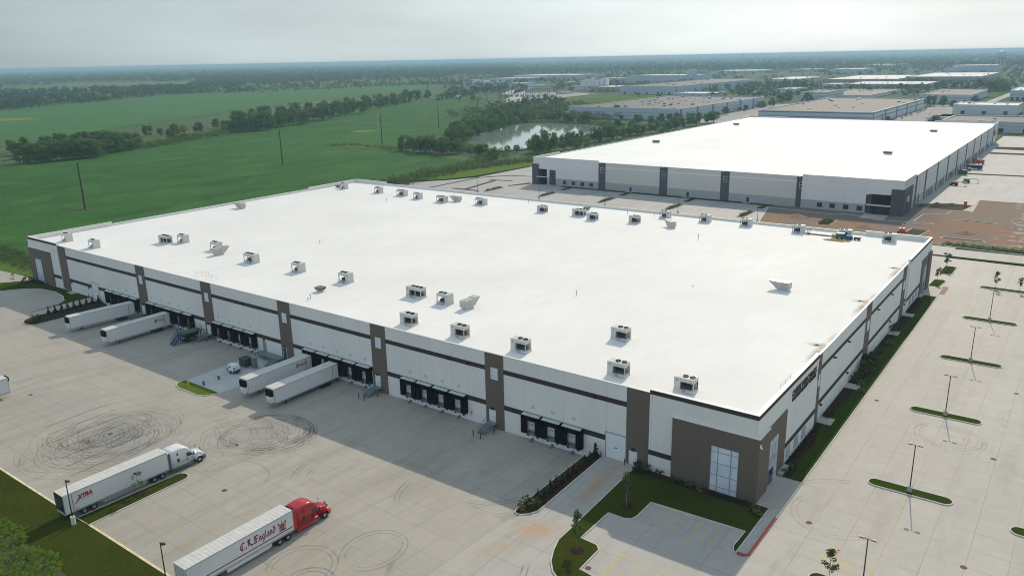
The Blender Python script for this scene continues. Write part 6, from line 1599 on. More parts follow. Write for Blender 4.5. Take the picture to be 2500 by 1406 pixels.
# small trees near the buildings
yp = [tree_proto(40, 16, 420, .055, 'young', LEAF2, .010, 'young_tree'), tree_proto(41, 22, 620, .05, 'young', LEAF2, .010, 'young_tree'), tree_proto(42, 8, 130, .06, 'young', LEAF2, .007, 'young_tree')]
for x, y, h, p, lb in [(-14.7, -25, 6.0, 1, 'young tree in a mulch ring on the lawn point by the small car park'), (-14.4, -11.8, 6.2, 0, 'young tree in shade on the lawn between drive and car park'), (-77.5, -50.8, 4.6, 2, 'sparse sapling on the kerbed island beside the open trailer'),
                       (16.2, 142.6, 4.8, 1, 'young tree on the far long grass island'), (21.8, 142.3, 4.5, 0, 'young tree further right on the far long island'), (2.1, 140.8, 5.0, 0, 'young tree on the small lawn patch by the far entrance'), (2.0, 157.5, 5.6, 0, 'young tree on the second small lawn patch'), (1.4, 160.3, 5.2, 2, 'thin sapling behind on the second small lawn patch'),
                       (14.3, -12.5, 4.5, 1, 'young tree on the grass island at the bottom edge'), (20.6, -12.5, 2.6, 2, 'bare thin sapling right of the nearest lamp base'), (26.0, 149, 5, 0, 'young tree on the right-hand lawn island at the picture edge')]:
    o = put(yp[p], x, y, lb, None, z=.12, rz=x); o.scale = (h*(.75 if h > 5.9 else 1.0),)*2+(h,); o['category'] = 'tree'
rings = [(-14.7, -25), (-14.4, -11.8), (-77.5, -50.8)]
b = MB()
for x, y in rings: b.lathe([(1.0, 0), (.8, .05), (.2, .08)], 14, c=(x, y, .125))
b.build('mulch_bed', MULCH, kind='structure')
cn = tree_proto(50, 40, 1500, .08, 'cone', CONI, .02, 'small_conifer'); rd = tree_proto(51, 30, 1100, .09, 'cone', REDF, .02, 'russet_conifer')
LC = [(-183.9+.12*i, -.9) for i in range(1)]
for i in range(9):
    f = i/8; x = -187.6+.5*f; y = -14.3+13.2*f
    o = put(rd if i in (3, 6) else cn, x, y, '%s small conifer in the bed beside the left drive, %s from the front' % ('russet' if i in (3, 6) else 'dark', ORD[i]), 'conifers in the left bed', z=G(x, y)+.1, rz=i)
    o.scale = (2.3, 2.3, 2.35); o['category'] = 'conifer'
for i in range(11):
    f = i/10; x = -26.0-.35*f; y = -1.0-16.2*f
    o = put(rd if i % 3 != 2 and i > 0 else cn, x, y, '%s conifer in the bed between court and right drive, %s from the wall' % ('russet' if i % 3 != 2 and i > 0 else 'dark green', ORD[i]), 'conifers in the right bed', z=G(x, y)+.1, rz=i)
    s_ = 2.9 if i == 0 else random.uniform(1.6, 2.2); o.scale = (s_, s_, s_); o['category'] = 'conifer'
shp = tree_proto(60, 12, 420, .13, 'low', leafmat('shrub_leaves', (.05, .09, .022), (.08, .13, .03), (.12, .15, .05), s=2), .02, 'shrub')
sfl = tree_proto(61, 12, 420, .12, 'low', leafmat('flower_shrub_leaves', (.12, .14, .04), (.20, .20, .08), (.45, .42, .20), s=3), .02, 'flowering_shrub')
sdk = tree_proto(62, 12, 380, .14, 'low', leafmat('dark_shrub_leaves', (.03, .04, .02), (.05, .055, .025), (.07, .05, .03), s=3), .02, 'dark_shrub')
S1 = [(1.0, 11.0, 1.0, 1), (1.6, 12.5, .9, 1)]+[(.9, 14+1.45*i, .75, 2) for i in range(11)]+[(1.0, 34.6, 1.0, 2), (1.6, 36, .8, 2), (2.6, 52.6, 1.3, 1), (3.0, 49.6, 1.3, 1), (1.2, 54, 1.5, 0), (1.4, 56.2, 1.6, 0), (1.6, 58.5, 1.8, 0), (1.9, 61, 2.6, 0), (1.2, 63.5, 2.8, 2), (1.8, 66.5, 2.4, 0), (1.2, 70, 1.8, 2), (1.4, 74, 1.4, 0), (2.2, 80, 1.4, 1), (1.4, 84, 1.2, 2), (1.0, 90, 1.6, 0), (.9, 93, 1.3, 2)]+[(.9, 108+1.6*i, .8, 2) for i in range(8)]
S1.sort(key=lambda p: p[1])
for i, (x, y, s_, kd) in enumerate(S1):
    o = put([shp, sfl, sdk][kd], x, y, '%s in the bed along the sign wall, %s from the entrance' % (['green shrub', 'pale flowering shrub', 'dark low shrub'][kd], ORD[i]), 'shrubs along the side wall', z=.1, rz=i*2.1); o.scale = (s_*1.1, s_*1.1, s_); o['category'] = 'shrub'
S2 = [(-18.0, -1.4, 1.5, 2), (-16.5, -1.4, 1.3, 0), (-14.4, -1.3, 1.1, 0), (-12, -1.5, .9, 0), (-10.6, -1.6, .8, 2), (-9.3, -1.6, 1.1, 1), (-7.2, -1.6, 1.1, 1), (-5.4, -1.7, .7, 2), (-4.2, -1.7, .6, 2), (-3.0, -1.7, .6, 2), (-1.6, -1.7, .7, 2), (-.5, -1.8, .7, 2), (.6, -1.9, .7, 2), (1.5, -2.2, 1.1, 1), (2.1, -3.0, 1.1, 1)]
for i, (x, y, s_, kd) in enumerate(S2):
    o = put([shp, sfl, sdk][kd], x, y, '%s at the foot of the taupe corner block, %s from the left' % (['green shrub', 'pale flowering shrub', 'dark low shrub'][kd], ORD[i]), 'shrubs at the corner block', z=.12, rz=i*1.7); o.scale = (s_*1.1, s_*1.1, s_); o['category'] = 'shrub'
S3 = [(-27.4, -18.4, 1.5, 0), (-26.3, -19.4, 1.5, 1), (-25.3, -18.9, 1.3, 0), (-26.7, -20.3, 1.1, 1), (-27.6, -19.7, 1.2, 0), (-25.4, -20.4, 1.0, 2)]
for i, (x, y, s_, kd) in enumerate(S3):
    o = put([shp, sfl, sdk][kd], x, y, '%s at the rounded end of the right bed, %s from the wall side' % (['leafy flowering plant', 'yellow flowering plant', 'dark plant'][kd], ORD[i]), 'plants at the end of the right bed', z=G(x, y)+.1, rz=i*1.3); o.scale = (s_, s_, s_); o['category'] = 'shrub'
S4 = [(-186.2, -19.6, 1.3, 1), (-185.5, -18.6, 1.3, 0), (-187.2, -18.8, 1.2, 1), (-186.6, -17.4, 1.2, 0)]
for i, (x, y, s_, kd) in enumerate(S4):
    o = put([shp, sfl, sdk][kd], x, y, 'yellowish plant at the rounded end of the left bed, %s of four' % ORD[i], 'plants at the end of the left bed', z=G(x, y)+.1, rz=i*1.3); o.scale = (s_, s_, s_); o['category'] = 'shrub'
S5 = [(-228.3, -3.0, 1.4), (-226.6, -2.0, 1.2), (-225.0, -1.9, 1.2), (-223.4, -1.5, 1.1), (-221.8, -1.4, 1.0), (-220, -1.4, 1.0)]
for i, (x, y, s_) in enumerate(S5):
    o = put(sdk, x, y, 'dark reddish shrub at the left corner of the warehouse, %s from the corner' % ORD[i], 'shrubs at the left corner', z=.12, rz=i); o.scale = (s_,)*3; o['category'] = 'shrub'
o = put(yp[2], -228.6, -6.0, 'thin sapling by the left warehouse corner', None, z=.12); o.scale = (4, 4, 3.6); o['category'] = 'tree'
# undergrowth in the lower left corner: a mass nobody could count
rng = np.random.default_rng(8)
C = []
def inbush(x, y): return y < -65.9-max(0, x+80)*.06-.9*math.sin(x*.55)-.5*math.sin(x*1.7+1)-max(0, (x+86)*.01)
for i in range(8000):
    x = rng.uniform(-106, -56); y = rng.uniform(-84, -64.5)
    if inbush(x, y): C.append((x, y, rng.uniform(.1, 1.0)*min(1, (-65.2-y)/1.6+.3), rng.uniform(.12, .30)))
me = npmesh('undergrowth', leaves(rng, C, 230000, .11, .9), leafmat('undergrowth_leaves', (.10, .23, .015), (.23, .38, .035), (.38, .46, .06), s=.8))
o = bpy.data.objects.new('undergrowth', me); COL.objects.link(o); o['kind'] = 'stuff'; o['label'] = 'dense bright green undergrowth in the lower left corner'; o['category'] = 'undergrowth'
o = me = None
sheet('undergrowth_soil', [(-110, -66.5), (-56, -67.2), (-56, -90), (-110, -90)], .10, SOIL)
def scatter_stuff(name, label, pts, zr, rr, nleaf, size, m_, seed):
    rng = np.random.default_rng(seed); C = [(x, y, rng.uniform(*zr), rng.uniform(*rr)) for x, y in pts]
    me = npmesh(name, leaves(rng, C, nleaf, size, .9), m_); o = bpy.data.objects.new(name, me); COL.objects.link(o); o['kind'] = 'stuff'; o['label'] = label; return o
WL = leafmat('weed_leaves', (.08, .14, .03), (.12, .18, .04), (.16, .20, .06), s=.4)
rng = np.random.default_rng(9)
pts = [(rng.uniform(-300, -229), rng.uniform(2, 15)) for _ in range(700)]; pts = [p for p in pts if p[1] > 3.0+.02*(p[0]+229)*-1 and p[1] < 10+.1*(-229-p[0])]
scatter_stuff('weed_strip', 'tall bright weeds between the bean field and the left access road', pts, (.2, 1.0), (.5, 1.1), 16000, .3, WL, 1)
def near_seg(P, wd, n, rng):
    out = []
    for _ in range(n):
        k_ = rng.integers(0, len(P)-1); t = rng.random(); a, c = P[k_], P[k_+1]
        out.append((a[0]+(c[0]-a[0])*t+rng.normal()*wd, a[1]+(c[1]-a[1])*t+rng.normal()*wd))
    return out
scatter_stuff('hedge_bottom', 'scrubby bushes filling the hedgerow between the fields', near_seg([(-585, 215), (-600, 262), (-628, 320), (-655, 370), (-690, 440), (-740, 540), (-810, 680), (-880, 800)], 7, 900, rng), (.5, 3), (1.4, 3), 24000, .9, LEAF, 2)
scatter_stuff('pond_scrub', 'scrubby bushes along the pond banks', near_seg([(-270, 200), (-276, 240), (-280, 285), (-300, 330), (-332, 345), (-385, 375), (-415, 430), (-440, 500), (-450, 570), (-390, 585), (-340, 575), (-310, 510), (-300, 440), (-290, 370), (-255, 330), (-250, 420), (-245, 520)], 5, 1300, rng), (.3, 2.2), (1.0, 2.2), 40000, .8, LEAF, 4)
scatter_stuff('thicket', 'dense thicket behind the far pond shore', [(-600+rng.uniform(0, 230), rng.uniform(600, 780)) for _ in range(420)], (1.5, 7), (2.2, 4.5), 30000, 1.1, LEAF, 14)
scatter_stuff('ditch_weeds', 'rough weeds along the ditch beside the second warehouse', near_seg([(-266, 198), (-272, 215), (-270, 260), (-262, 300), (-250, 330), (-250, 400), (-248, 500)], 4, 800, rng), (.2, 1.5), (.8, 1.8), 20000, .6, WL, 5)
for i, (x0_, y0_, y1_) in enumerate([(-210, 206, 217), (-177.5, 206, 217), (-145, 206, 217), (-111.5, 206, 217), (-79.5, 206, 217)]):
    scatter_stuff('island_weeds', 'weeds on the kerbed island between the warehouses', [(x0_+rng.uniform(-1, 1), rng.uniform(y0_, y1_)) for _ in range(60)], (.1, .7), (.3, .7), 1200, .25, WL, 30+i)
scatter_stuff('island_weeds', 'bright weeds on the clay island behind the near roof', [(-47.3+rng.uniform(-1.8, 1.8), rng.uniform(205.5, 214.5)) for _ in range(90)], (.1, 1.1), (.4, .9), 2200, .28, WL, 40)
scatter_stuff('verge_weeds', 'weeds on the long verge of the building site', [(rng.uniform(-4, 57), 193.6+rng.normal()*.6) for _ in range(260)], (.1, .8), (.3, .8), 5000, .25, WL, 41)
scatter_stuff('pole_scrub', 'ragged scrub patch at the foot of a power pole in the field', near_seg([(-459, 322), (-442, 332), (-404, 328), (-385, 320)], 3, 160, rng), (.1, .9), (.6, 1.3), 3500, .5, WL, 42)
# ------------------------------------------------------------------ far woods: templates of coarse leaf faces, one mass per tract
FW = leafmat('woodland_leaves', (.040, .088, .026), (.060, .125, .034), (.12, .16, .055), s=.02)
def poly_in(P, x, y):
    ins = np.zeros(len(x), bool); n = len(P)
    for i in range(n):
        (x0, y0), (x1, y1) = P[i], P[(i+1) % n]
        c = ((y0 > y) != (y1 > y)) & (x < (x1-x0)*(y-y0)/(y1-y0+1e-9)+x0); ins ^= c
    return ins
def woods(name, label, gen, n, hr, nf, seed, clear=(), dens=None):
    rng = np.random.default_rng(seed)
    x, y = gen(rng, n)
    keep = np.ones(len(x), bool)
    for P in clear: keep &= ~poly_in(P, x, y)
    if dens is not None: keep &= dens(x, y, rng)
    x, y = x[keep], y[keep]; n = len(x)
    T = []
    for s in range(6):
        q = np.random.default_rng(100+s); C = [(q.uniform(-.3, .3), q.uniform(-.3, .3), q.uniform(.3, .8), q.uniform(.2, .32)) for _ in range(7)]
        T.append(leaves(q, C, nf, .26, .35).reshape(nf*4, 3))
    T = np.array(T); idx = rng.integers(0, 6, n); h = rng.uniform(*hr, n); a = rng.uniform(0, 6.28, n)
    V = T[idx]; ca, sa = np.cos(a)[:, None], np.sin(a)[:, None]
    X = (V[..., 0]*ca-V[..., 1]*sa)*h[:, None]*1.25+x[:, None]; Y = (V[..., 0]*sa+V[..., 1]*ca)*h[:, None]*1.25+y[:, None]; Z = V[..., 2]*h[:, None]
    me = npmesh(name, np.stack([X, Y, Z], -1).reshape(-1, 3), FW)
    o = bpy.data.objects.new(name, me); COL.objects.link(o); o['kind'] = 'stuff'; o['label'] = label; o['category'] = 'woodland'; return o
CX, CY = 33.5, -103.4
def polar(az0, az1, r0, r1, p=1.0):
    "azimuth in degrees, clockwise from +Y; r sampled evenly in 1/r-ish"
    def g(rng, n):
        az = np.radians(rng.uniform(az0, az1, n)); u = rng.random(n); r = r0*(r1/r0)**(u**p)
        return CX+r*np.sin(az), CY+r*np.cos(az)
    return g
BLD = [(-660, -554, 1160, 1580, 13, 'B7'),
 (-760, -691, 1229, 1309, 9, 'B8'),
 (-906, -749, 1665, 1785, 18, 'B9'),
 (-529, -464, 1097, 1157, 5, 'B10'),
 (-472, -323, 1726, 2056, 7, 'B11'),
 (-318, -178, 1776, 2126, 10, 'B12'),
 (-359, -223, 1450, 1600, 7, 'B13'),
 (-301, -233, 1091, 1291, 5, 'B14'),
 (-157, -102, 1017, 1187, 10, 'B15'),
 (-68, -38, 1099, 1219, 12, 'B16'),
 (-321, -222, 2400, 2550, 21, 'B17'),
 (-1452, -1308, 1805, 2005, 8, 'B18'),
 (-1431, -1215, 1908, 2058, 14, 'B18b'),
 (-1077, -929, 2605, 2805, 8, 'B20'),
 (-734, -623, 3234, 3434, 13, 'B21'),
 (-661, -567, 2475, 2625, 13, 'B22'),
 (-1009, -957, 1685, 1765, 11, 'B23'),
 (-766, -749, 1122, 1152, 4, 'B24'),
 (-386, -356, 1417, 1477, 8, 'B25'),
 (-399, -371, 1210, 1270, 8, 'B26'),
 (-307, -276, 1027, 1127, 11, 'B27'),
 (-332, -300, 2336, 2386, 15, 'B28'),
 (-613, -538, 1774, 1974, 6, 'B29'),
 (-879, -794, 2788, 2938, 7, 'B30')]
CLEAR = [SECT, [(-3093, 1218), (-3310, 1527), (-2883, 1766), (-2453, 1489), (-2801, 1392), (-2991, 1228)], [(-1554, 1771), (-1504, 1918), (-1270, 1700), (-1300, 1630)], [(-860, 900), (-900, 1200), (-1100, 1560), (-1070, 1560), (-800, 1150), (-560, 1130), (-540, 880)]]
CLEAR += [[(x0-15, y0-60), (x1+15, y0-60), (x1+15, y1+20), (x0-15, y1+20)] for x0, x1, y0, y1, h, n in BLD]
def fardens(x, y, rng):
    cl = np.sin(x*.0041+1)*np.sin(y*.0037)+.5*np.sin(x*.011+y*.006)+.4*np.sin(y*.017-x*.004)
    return rng.random(len(x)) < np.clip(.62+cl*.55, .12, 1)
def meadow_d(x, y, rng):
    M_ = poly_in([(-2255, 1573), (-1878, 2200), (-1390, 1611), (-1492, 1033), (-1700, 900)], x, y)
    M2 = poly_in([(-1391, 458), (-1488, 574), (-1530, 700), (-1702, 928), (-1990, 1000), (-2500, 1380), (-2880, 1180), (-2200, 500), (-1700, 200), (-1335, 250)], x, y)
    return (~M_ | (rng.random(len(x)) < .10)) & (~M2 | (rng.random(len(x)) < .28))
FEDGE = [(-1300, 0), (-1330, 330), (-1389, 455), (-1486, 574), (-1528, 700), (-1692, 917), (-1560, 1050), (-1660, 1370), (-1414, 1530), (-1240, 1535), (-1060, 1480), (-700, 850), (-500, 600), (0, 0)]
woods('woodland', 'broadleaf woods beyond the far edge of the bean fields', polar(-76, -41, 1450, 3600, 1.25), 17000, (9, 17), 26, 50, CLEAR+[FEDGE], lambda x, y, r: meadow_d(x, y, r) & (fardens(x, y, r) | (r.random(len(x)) < .45)))
woods('woodland', 'hazy distant woods running to the left horizon', polar(-76, -36, 3200, 30000, 1.1), 16000, (16, 26), 12, 51, CLEAR)
woods('woodland', 'patches of trees between the distant industrial buildings', polar(-41, 3, 1250, 3600, 1.2), 6500, (8, 14), 24, 52, CLEAR, lambda x, y, r: fardens(x, y, r) & (r.random(len(x)) < np.clip(.35+(np.hypot(x-CX, y-CY)-1200)/3000, .3, 1)))
woods('woodland', 'hazy distant woods running to the right horizon', polar(-42, 4, 3200, 30000, 1.1), 17000, (14, 24), 12, 53, CLEAR)
woods('scrub_trees', 'scattered small trees on the far meadow', polar(-58, -40, 1700, 2300, 1), 900, (4, 8), 20, 54, CLEAR, lambda x, y, r: poly_in([(-2255, 1573), (-1878, 2200), (-1390, 1611), (-1492, 1033), (-1700, 900)], x, y))
woods('scrub_trees', 'bushes lining the far edge of the bean fields', lambda r, n: (lambda q: (np.array([p[0] for p in q]), np.array([p[1] for p in q])))(near_seg([(-1389, 455), (-1486, 574), (-1528, 700), (-1700, 925), (-1690, 1000), (-1680, 1390), (-1430, 1540), (-1300, 1545)], 14, n, r)), 420, (4, 11), 22, 55)
woods('scrub_trees', 'low trees between pond, substation yard and road', polar(-38, -31, 830, 1300, 1), 700, (4, 9), 26, 56, CLEAR+[[(-742, 929), (-860, 1153), (-800, 1200), (-700, 1150), (-680, 960)]], fardens)
# ------------------------------------------------------------------ power poles
PM = mat('pole_rust_brown', (.055, .035, .025), .8, var=.2)
PL = [(-342, 71.8, 21.5), (-393.4, 224.8, 22), (-425.8, 347.2, 23.5), (-487.4, 485, 21), (-583.9, 667, 20), (-681.7, 853.9, 24)]
for i, (x, y, h) in enumerate(PL):
    t = thing('power_pole', 'tall brown power pole in the bean field, %s from the left in the near line' % ORD[i], 'power pole', (x, y, 0), R(15), 'power poles along the near line')
    b = MB(); b.tube((0, 0, 0), (0, 0, h), .42, .24, 8); b.build('pole', PM, parent=t)
    for j, zz in enumerate((h-2.2, h-6, h-10)):
        b = MB(); b.tube((0, 0, zz-.5), (-2.3, 0, zz), .07, .05, 6); b.build('crossarm', PM, parent=t)
        b = MB(); b.tube((-2.3, 0, zz), (-2.3, 0, zz-1.1), .09, .09, 6); b.tube((-2.3, 0, zz-1.0), (-2.3, 0, zz-1.3), .13, .13, 6) if i != 2 else b.bar((-2.0, 0, zz-.9), (-2.8, -.6, zz+.9), .3, .3); b.build('insulator', DOORW if i == 2 else STEEL, parent=t)
for i, (x, y, h) in enumerate([(-922, 952, 38), (-770, 923, 25.4), (-743, 922, 22.3), (-951, 1082, 18)]):
    t = thing('power_pole', 'distant thin power pole by the substation yard, %s of four' % ORD[i], 'power pole', (x, y, 0), 0, 'power poles by the substation')
    b = MB(); b.tube((0, 0, 0), (0, 0, h), .5, .25, 6); b.build('pole', PM, parent=t)
    b = MB()
    for zz in (h-2, h-6, h-10): b.box(-2.2, 2.2, -.12, .12, zz, zz+.25)
    b.build('crossarm', PM, parent=t)
b = MB()
for j in range(3):
    for (x0, y0, h0), (x1, y1, h1) in zip([(-300, -60, 21)]+PL, PL):
        pts = []
        for q in range(9):
            f = q/8; dz = -3.2*4*f*(1-f); pts.append((x0+(x1-x0)*f-2.2, y0+(y1-y0)*f-.6, h0-3.3-3.9*j+(h1-h0)*f+dz))
        b.path(pts, .035, 4)
tag(b.build('power_line', STEEL), 'thin power lines strung between the field poles', 'power line')
# ------------------------------------------------------------------ distant buildings
def stripewall(name, base, stripe, zs):
    k = NT(name, .8, .2); x, y, z = k.xyz(); c = k.ramp(k.noise(.05, 3), [(.3, tuple(v*.93 for v in base)), (.7, base)])
    for lo, hi in zs: c = k.mix(k.math('MULTIPLY', k.math('GREATER_THAN', z, lo), k.math('LESS_THAN', z, hi)), c, stripe)
    j = k.math('LESS_THAN', k.math('PINGPONG', k.math('FRACT', k.math('DIVIDE', k.math('ADD', x, y), 9.0)), .5), .006)
    c = k.mix(k.math('MULTIPLY', j, .5), c, tuple(v*.4 for v in base)); k.color(c); return k.mat
FWALL = stripewall('pale_blue_wall', (.50, .55, .60), (.26, .32, .40), [(3, 3.6), (6.5, 7)])
FWALL2 = stripewall('white_far_wall', (.60, .62, .64), (.14, .18, .24), [(5.6, 6.4), (9.6, 10.4)])
FWALL3 = stripewall('tan_far_wall', (.40, .34, .27), (.28, .22, .18), [(2.5, 3.2)])
RGREY = roofmat('gravel_roof', (.115, .103, .10)); RTAN = roofmat('tan_gravel_roof', (.13, .11, .092)); RWHITE = roofmat('far_white_roof', (.70, .69, .66))
def fbuild(label, x0, x1, y0, y1, h, wall, roof, nwin=6, vents=0, seed=0, bands=0, cat='building', group=None):
    t = thing('industrial_building', label, cat, ((x0+x1)/2, y0, 0), 0, group)
    ox = (x1-x0)/2; D = y1-y0
    b = MB(); b.box(-ox, ox, 0, .4, 0, h); b.box(ox-.4, ox, .4, D, 0, h); b.box(-ox, -ox+.4, .4, D, 0, h); b.box(-ox+.4, ox-.4, D-.4, D, 0, h); b.build('wall', wall, parent=t)
    b = MB(); b.box(-ox+.4, ox-.4, .4, D-.4, h-1.1, h-.7); b.build('roof', roof, parent=t)
    b = MB(); b.box(-ox-.1, ox+.1, -.1, .5, h, h+.2); b.box(ox-.5, ox+.1, .5, D, h, h+.2); b.box(-ox-.1, -ox+.5, .5, D, h, h+.2); b.box(-ox+.5, ox-.5, D-.5, D, h, h+.2); b.build('coping', RTAN if wall is FWALL3 else COPING, parent=t)
    rr = random.Random(seed)
    for i in range(nwin):
        x = -ox+(2*ox)*(i+.5)/nwin; b = MB(); wv = min(3.5, ox/nwin); b.box(x-wv/2, x+wv/2, -.08, -.002, .4, min(3.6, h*.4)); b.build('door' if i % 2 else 'window', DGLASS, parent=t)
    for i in range(bands):
        yy = D*(i+.0)/bands+2; b = MB(); b.box(ox+.01, ox+.3, yy, yy+4, 0, h-.1); b.build('pilaster', SLATEB, parent=t)
    for i in range(vents):
        x = rr.uniform(-ox*.9, ox*.9); y = rr.uniform(D*.05, D*.95); s = rr.uniform(.8, 1.8); b = MB()
        b.box(x-s, x+s, y-s*.7, y+s*.7, h-.69, h-.69+s*.9); b.build('roof_vent', STEEL if i % 2 else COPING, parent=t)
    return t
SLATEB = mat('blue_grey_pilaster', (.14, .20, .27), .7)
fbuild('long pale blue warehouse with grey gravel roof full of vents beyond the pond', -441, -311, 648, 893, 11.5, FWALL, RGREY, 3, 60, 1, 6)
fbuild('white warehouse with dark stripes and brown gravel roof right behind the second warehouse', -235.5, -133, 662, 905, 11, FWALL2, RTAN, 4, 16, 2, 5)
fbuild('low white workshop with three tall dark doors at the right', -93, -37, 826, 880, 9.5, stripewall('workshop_wall', (.60, .61, .62), (.4, .42, .45), []), RWHITE, 3, 6, 3)
fbuild('long grey-roofed industrial building just beyond the second warehouse at right', -72, 60, 628, 690, 8.5, stripewall('plain_pale_wall', (.50, .51, .53), (.25, .27, .3), [(5, 5.3)]), RGREY, 8, 12, 4)
far_lbl = {'B7': 'blue-striped grey-roofed warehouse in the middle distance with corner pilaster', 'B8': 'tan low building left of the striped distant warehouse', 'B9': 'tall hazy building with dark loading bays and corner tower', 'B10': 'small low white building before the striped distant warehouse',
 'B11': 'wide white-roofed building at upper right, left half of the pair', 'B12': 'wide white-roofed building at upper right, nearest the water tower', 'B13': 'low white-roofed building behind a tree screen at right', 'B14': 'grey-roofed building directly behind the brown gravel roof', 'B15': 'blue-striped grey building left of the far road at right', 'B16': 'large white building at the right picture edge by the road',
 'B17': 'hazy office block left of the water tower', 'B18': 'pale long warehouse far beyond the bean fields', 'B18b': 'hazy long pale warehouse with bright roof vents beyond the substation', 'B20': 'very distant low building below the mast', 'B21': 'very distant long building at upper right', 'B22': 'distant white-roofed building left of the wide pair',
 'B23': 'small distant tan building left of the tall hazy one', 'B24': 'tiny white building in the substation yard', 'B25': 'small grey building left of the tree screen', 'B26': 'small white shed among trees at right centre', 'B27': 'grey-blue building left of the brown gravel roof, behind trees', 'B28': 'small bright-roofed block beside the office block', 'B29': 'low white-roofed row among far yards', 'B30': 'very distant flat building among woods'}
for i, (x0, x1, y0, y1, h, n) in enumerate(BLD):
    if n in far_lbl:
        wl = {'B7': FWALL, 'B8': FWALL3, 'B9': FWALL, 'B11': FWALL3, 'B12': FWALL3, 'B13': FWALL3, 'B14': FWALL2, 'B15': FWALL2, 'B27': FWALL2, 'B17': FWALL}.get(n, FWALL if i % 2 else stripewall('far_wall_%d' % i, (.52, .52, .50), (.3, .3, .3), []))
        rf = RGREY if n in ('B7', 'B14', 'B15', 'B27') else RWHITE
        fbuild(far_lbl[n], x0, x1, y0, y1, h, wl, rf, 5, 14 if x1-x0 > 90 else 4, 10+i, 3 if n == 'B7' else 0, group='distant industrial buildings')
for nm_, (x_, y_, s_) in {'a': (-757, 1675, 10)}.items():
    b = MB(); b.box(x_-s_, x_+s_, y_, y_+15, 0, 30); tag(b.build('stair_tower', FWALL), 'pale square tower at the right end of the tall hazy building', 'tower')
# generic small distant buildings between the woods
rr = random.Random(77); SMALL = []
for i in range(34):
    az = R(rr.uniform(-40, 0)); r_ = 1300*(3.4**rr.random()); x = CX+r_*math.sin(az); y = CY+r_*math.cos(az); w_ = rr.uniform(15, 60)
    if any(x0-70 < x < x1+70 and y0-80 < y < y1+40 for x0, x1, y0, y1, h, n in BLD): continue
    if -900 < x < -540 and y < 1250: continue
    SMALL.append((x/y, i, x-w_, x+w_, y, y+rr.uniform(20, 70), rr.uniform(5, 9), ))
for q_, (_, i, x0, x1, y0, y1, h) in enumerate(sorted(SMALL)):
    fbuild('small hazy flat-roofed building with %s walls among the far yards, %s from the left' % (['pale blue', 'tan', 'white striped'][i % 3], ORD[q_]), x0, x1, y0, y1, h, [FWALL, FWALL3, FWALL2][i % 3], RWHITE if i % 3 else RGREY, 0, 3, 200+i, group='small hazy buildings in the far yards')
# storage tanks, water tower, masts
for i in range(6):
    x = -820+11*i; b = MB(); b.tube((x, 1300, 0), (x, 1300, 19+(i % 3)*2), 4.5, 4.5, 12); tag(b.build('storage_silo', DOORW), 'white silo behind the tan low building, %s from the left' % ORD[i], 'silo', 'white silos')
t = thing('water_tower', 'pale round water tower on legs at the upper right horizon', 'water tower', (-248, 2800, 0))
WT = mat('tower_paint', (.50, .52, .54), .5)
b = MB(); b.lathe([(3, 30), (9.5, 33), (13, 38), (13.6, 43), (12.8, 49), (9, 54), (4, 56), (.5, 56.6)], 24); b.build('tank', WT, parent=t, smooth=True)
for i in range(8):
    a = R(45*i); b = MB(); b.tube((15*math.cos(a), 15*math.sin(a), 0), (11.5*math.cos(a), 11.5*math.sin(a), 36), .9, .7, 8); b.build('leg', WT, parent=t)
b = MB(); b.tube((0, 0, 0), (0, 0, 32), 2.2, 2.2, 12); b.build('riser', WT, parent=t)
t = thing('cell_mast', 'thin distant antenna mast above the industrial area', 'mast', (-2062, 5469, 0))
b = MB(); b.tube((0, 0, 0), (0, 0, 62), 2.2, 1.5, 6); b.build('mast', STEEL, parent=t); b = MB(); b.tube((0, 0, 54), (0, 0, 62), 5, 5, 8); b.build('antenna', STEEL, parent=t)
# substation gantries
t = thing('substation', 'hazy grey substation gantries left of the industrial area', 'substation', (-775, 1010, 0))
b = MB()
for i in range(7):
    for j in range(3):
        x = -45+15*i; y = j*28; b.box(x-.4, x+.4, y-.4, y+.4, 0, 13)
for j in range(3): b.box(-45, 45, j*28-.3, j*28+.3, 12, 12.8)
b.build('gantry', STEEL, parent=t)
b = MB()
for i in range(8): b.box(-42+11*i, -38+11*i, 10, 14, 0, 4)
b.build('switchgear', STEEL, parent=t)
# parked cars and trailers far away
def carp(col, n):
    t = thing('parked_car', '', 'car'); b = MB()
    b.add([(-2.2, -.9, .3), (2.2, -.9, .3), (2.2, .9, .3), (-2.2, .9, .3), (-2.2, -.9, .95), (2.2, -.9, .85), (2.2, .9, .85), (-2.2, .9, .95)], [(0, 3, 2, 1), (4, 5, 6, 7), (0, 1, 5, 4), (1, 2, 6, 5), (2, 3, 7, 6), (3, 0, 4, 7)]); b.build('body', col, parent=t, bevel=.12)
    b = MB(); b.add([(-1.8, -.8, .9), (1.1, -.8, .9), (1.1, .8, .9), (-1.8, .8, .9), (-1.3, -.68, 1.45), (.4, -.68, 1.45), (.4, .68, 1.45), (-1.3, .68, 1.45)], [(4, 5, 6, 7), (0, 1, 5, 4), (1, 2, 6, 5), (2, 3, 7, 6), (3, 0, 4, 7)]); b.build('cabin', DGLASS, parent=t)
    return t
cars = [carp(mat('car_%s' % n, c, .25), n) for n, c in (('white', (.7, .7, .7)), ('black', (.02, .02, .025)), ('silver', (.4, .42, .44)), ('red', (.4, .03, .03)))]
ci = 0
for i in range(26):
    f = i/25; x = -303-2*f+(i % 2)*.5; y = 690+f*190
    o = put(cars[ci % 4 if ci % 7 else 0], x, y, 'parked car in the row beside the vent-covered grey roof, %s from the near end' % ORD[i], 'cars parked along the far street', z=.3, rz=R(4)); ci += 1
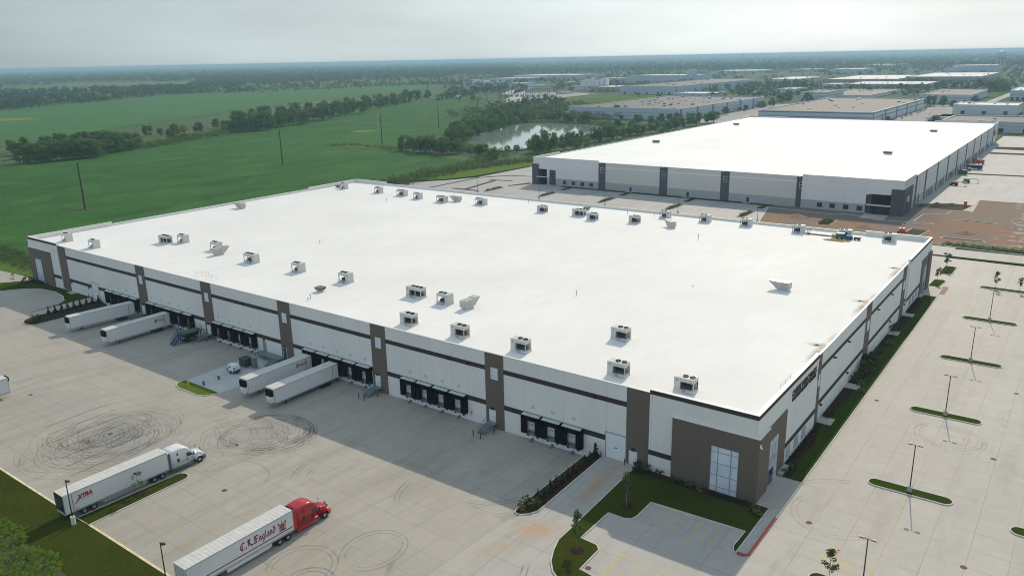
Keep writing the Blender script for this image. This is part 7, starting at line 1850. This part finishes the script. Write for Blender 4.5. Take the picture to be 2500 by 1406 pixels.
for i in range(14):
    x = -128+rr.uniform(0, 5); y = 705+i*14
    put(cars[i % 4], x, y, 'vehicle beside the dark-striped wall, %s from the near end' % ORD[i], 'vehicles beside the striped wall', z=.3, rz=R(85))
for i in range(12):
    x = -66+8*i; put(cars[(i+1) % 4], x, 606+rr.uniform(-3, 3), 'vehicle in the yard behind the bright roof at right, %s from the left' % ORD[i], 'vehicles in the right yard', z=.3, rz=R(90))
vt = thing('box_trailer', '', 'trailer')
b = MB(); b.box(-1.3, 1.3, -7, 7, 1.1, 4.0); b.build('body', TWH, parent=vt)
b = MB(); b.box(-1.1, 1.1, -6, -4, .1, 1.1); b.box(-.6, .6, 5, 5.4, 0, 1.1); b.build('wheel_group', DARKM, parent=vt)
for i in range(9):
    put(vt, -470+i*3.9, 655+(i % 3)*9, 'white trailer parked left of the pale blue warehouse, %s from the left' % ORD[i], 'trailers left of the pale blue warehouse', z=0, rz=R(10))
for i in range(22):
    put(vt, -1545+i*11.5, 1842-i*9.5+(i % 2)*14, 'tiny white trailer in the distant truck yard, %s from the left' % ORD[i], 'trailers in the distant truck yard', z=.3, rz=R(30))
for i, (x, y) in enumerate([(-885, 975), (-898, 1010), (-925, 1065), (-940, 1090), (-955, 1118), (-862, 960), (-1000, 1205)]):
    o = put(vt, x, y, 'long white vehicle half hidden at the hedgerow end, %s from the left' % ORD[i], 'white vehicles behind the hedgerow end', z=.3, rz=R(38)); o.scale = (1.3, 1.8, 1.2)
for i in range(10):
    put(vt, -93+14*i if i < 5 else -520+16*i, 724 if i < 5 else 1190, 'white trailer standing in the far yards at right, %s of them' % ORD[i], 'trailers in the far yards', z=.3, rz=R(80))
# ------------------------------------------------------------------ haze
b = MB(); b.box(-31000, 31000, -800, 33000, -2.6, 66)
hz = b.build('haze', [], kind='stuff')
hm = bpy.data.materials.new('haze'); hm.use_nodes = True
t_ = hm.node_tree
for n in list(t_.nodes):
    if n.type != 'OUTPUT_MATERIAL': t_.nodes.remove(n)
pv = t_.nodes.new('ShaderNodeVolumePrincipled')
pv.inputs['Color'].default_value = (.42, .64, .82, 1)
pv.inputs['Density'].default_value = .00014
pv.inputs['Anisotropy'].default_value = .2
t_.links.new(pv.outputs[0], t_.nodes['Material Output'].inputs['Volume'])
hz.data.materials.append(hm)
hz['label'] = 'thin summer haze over the plain'
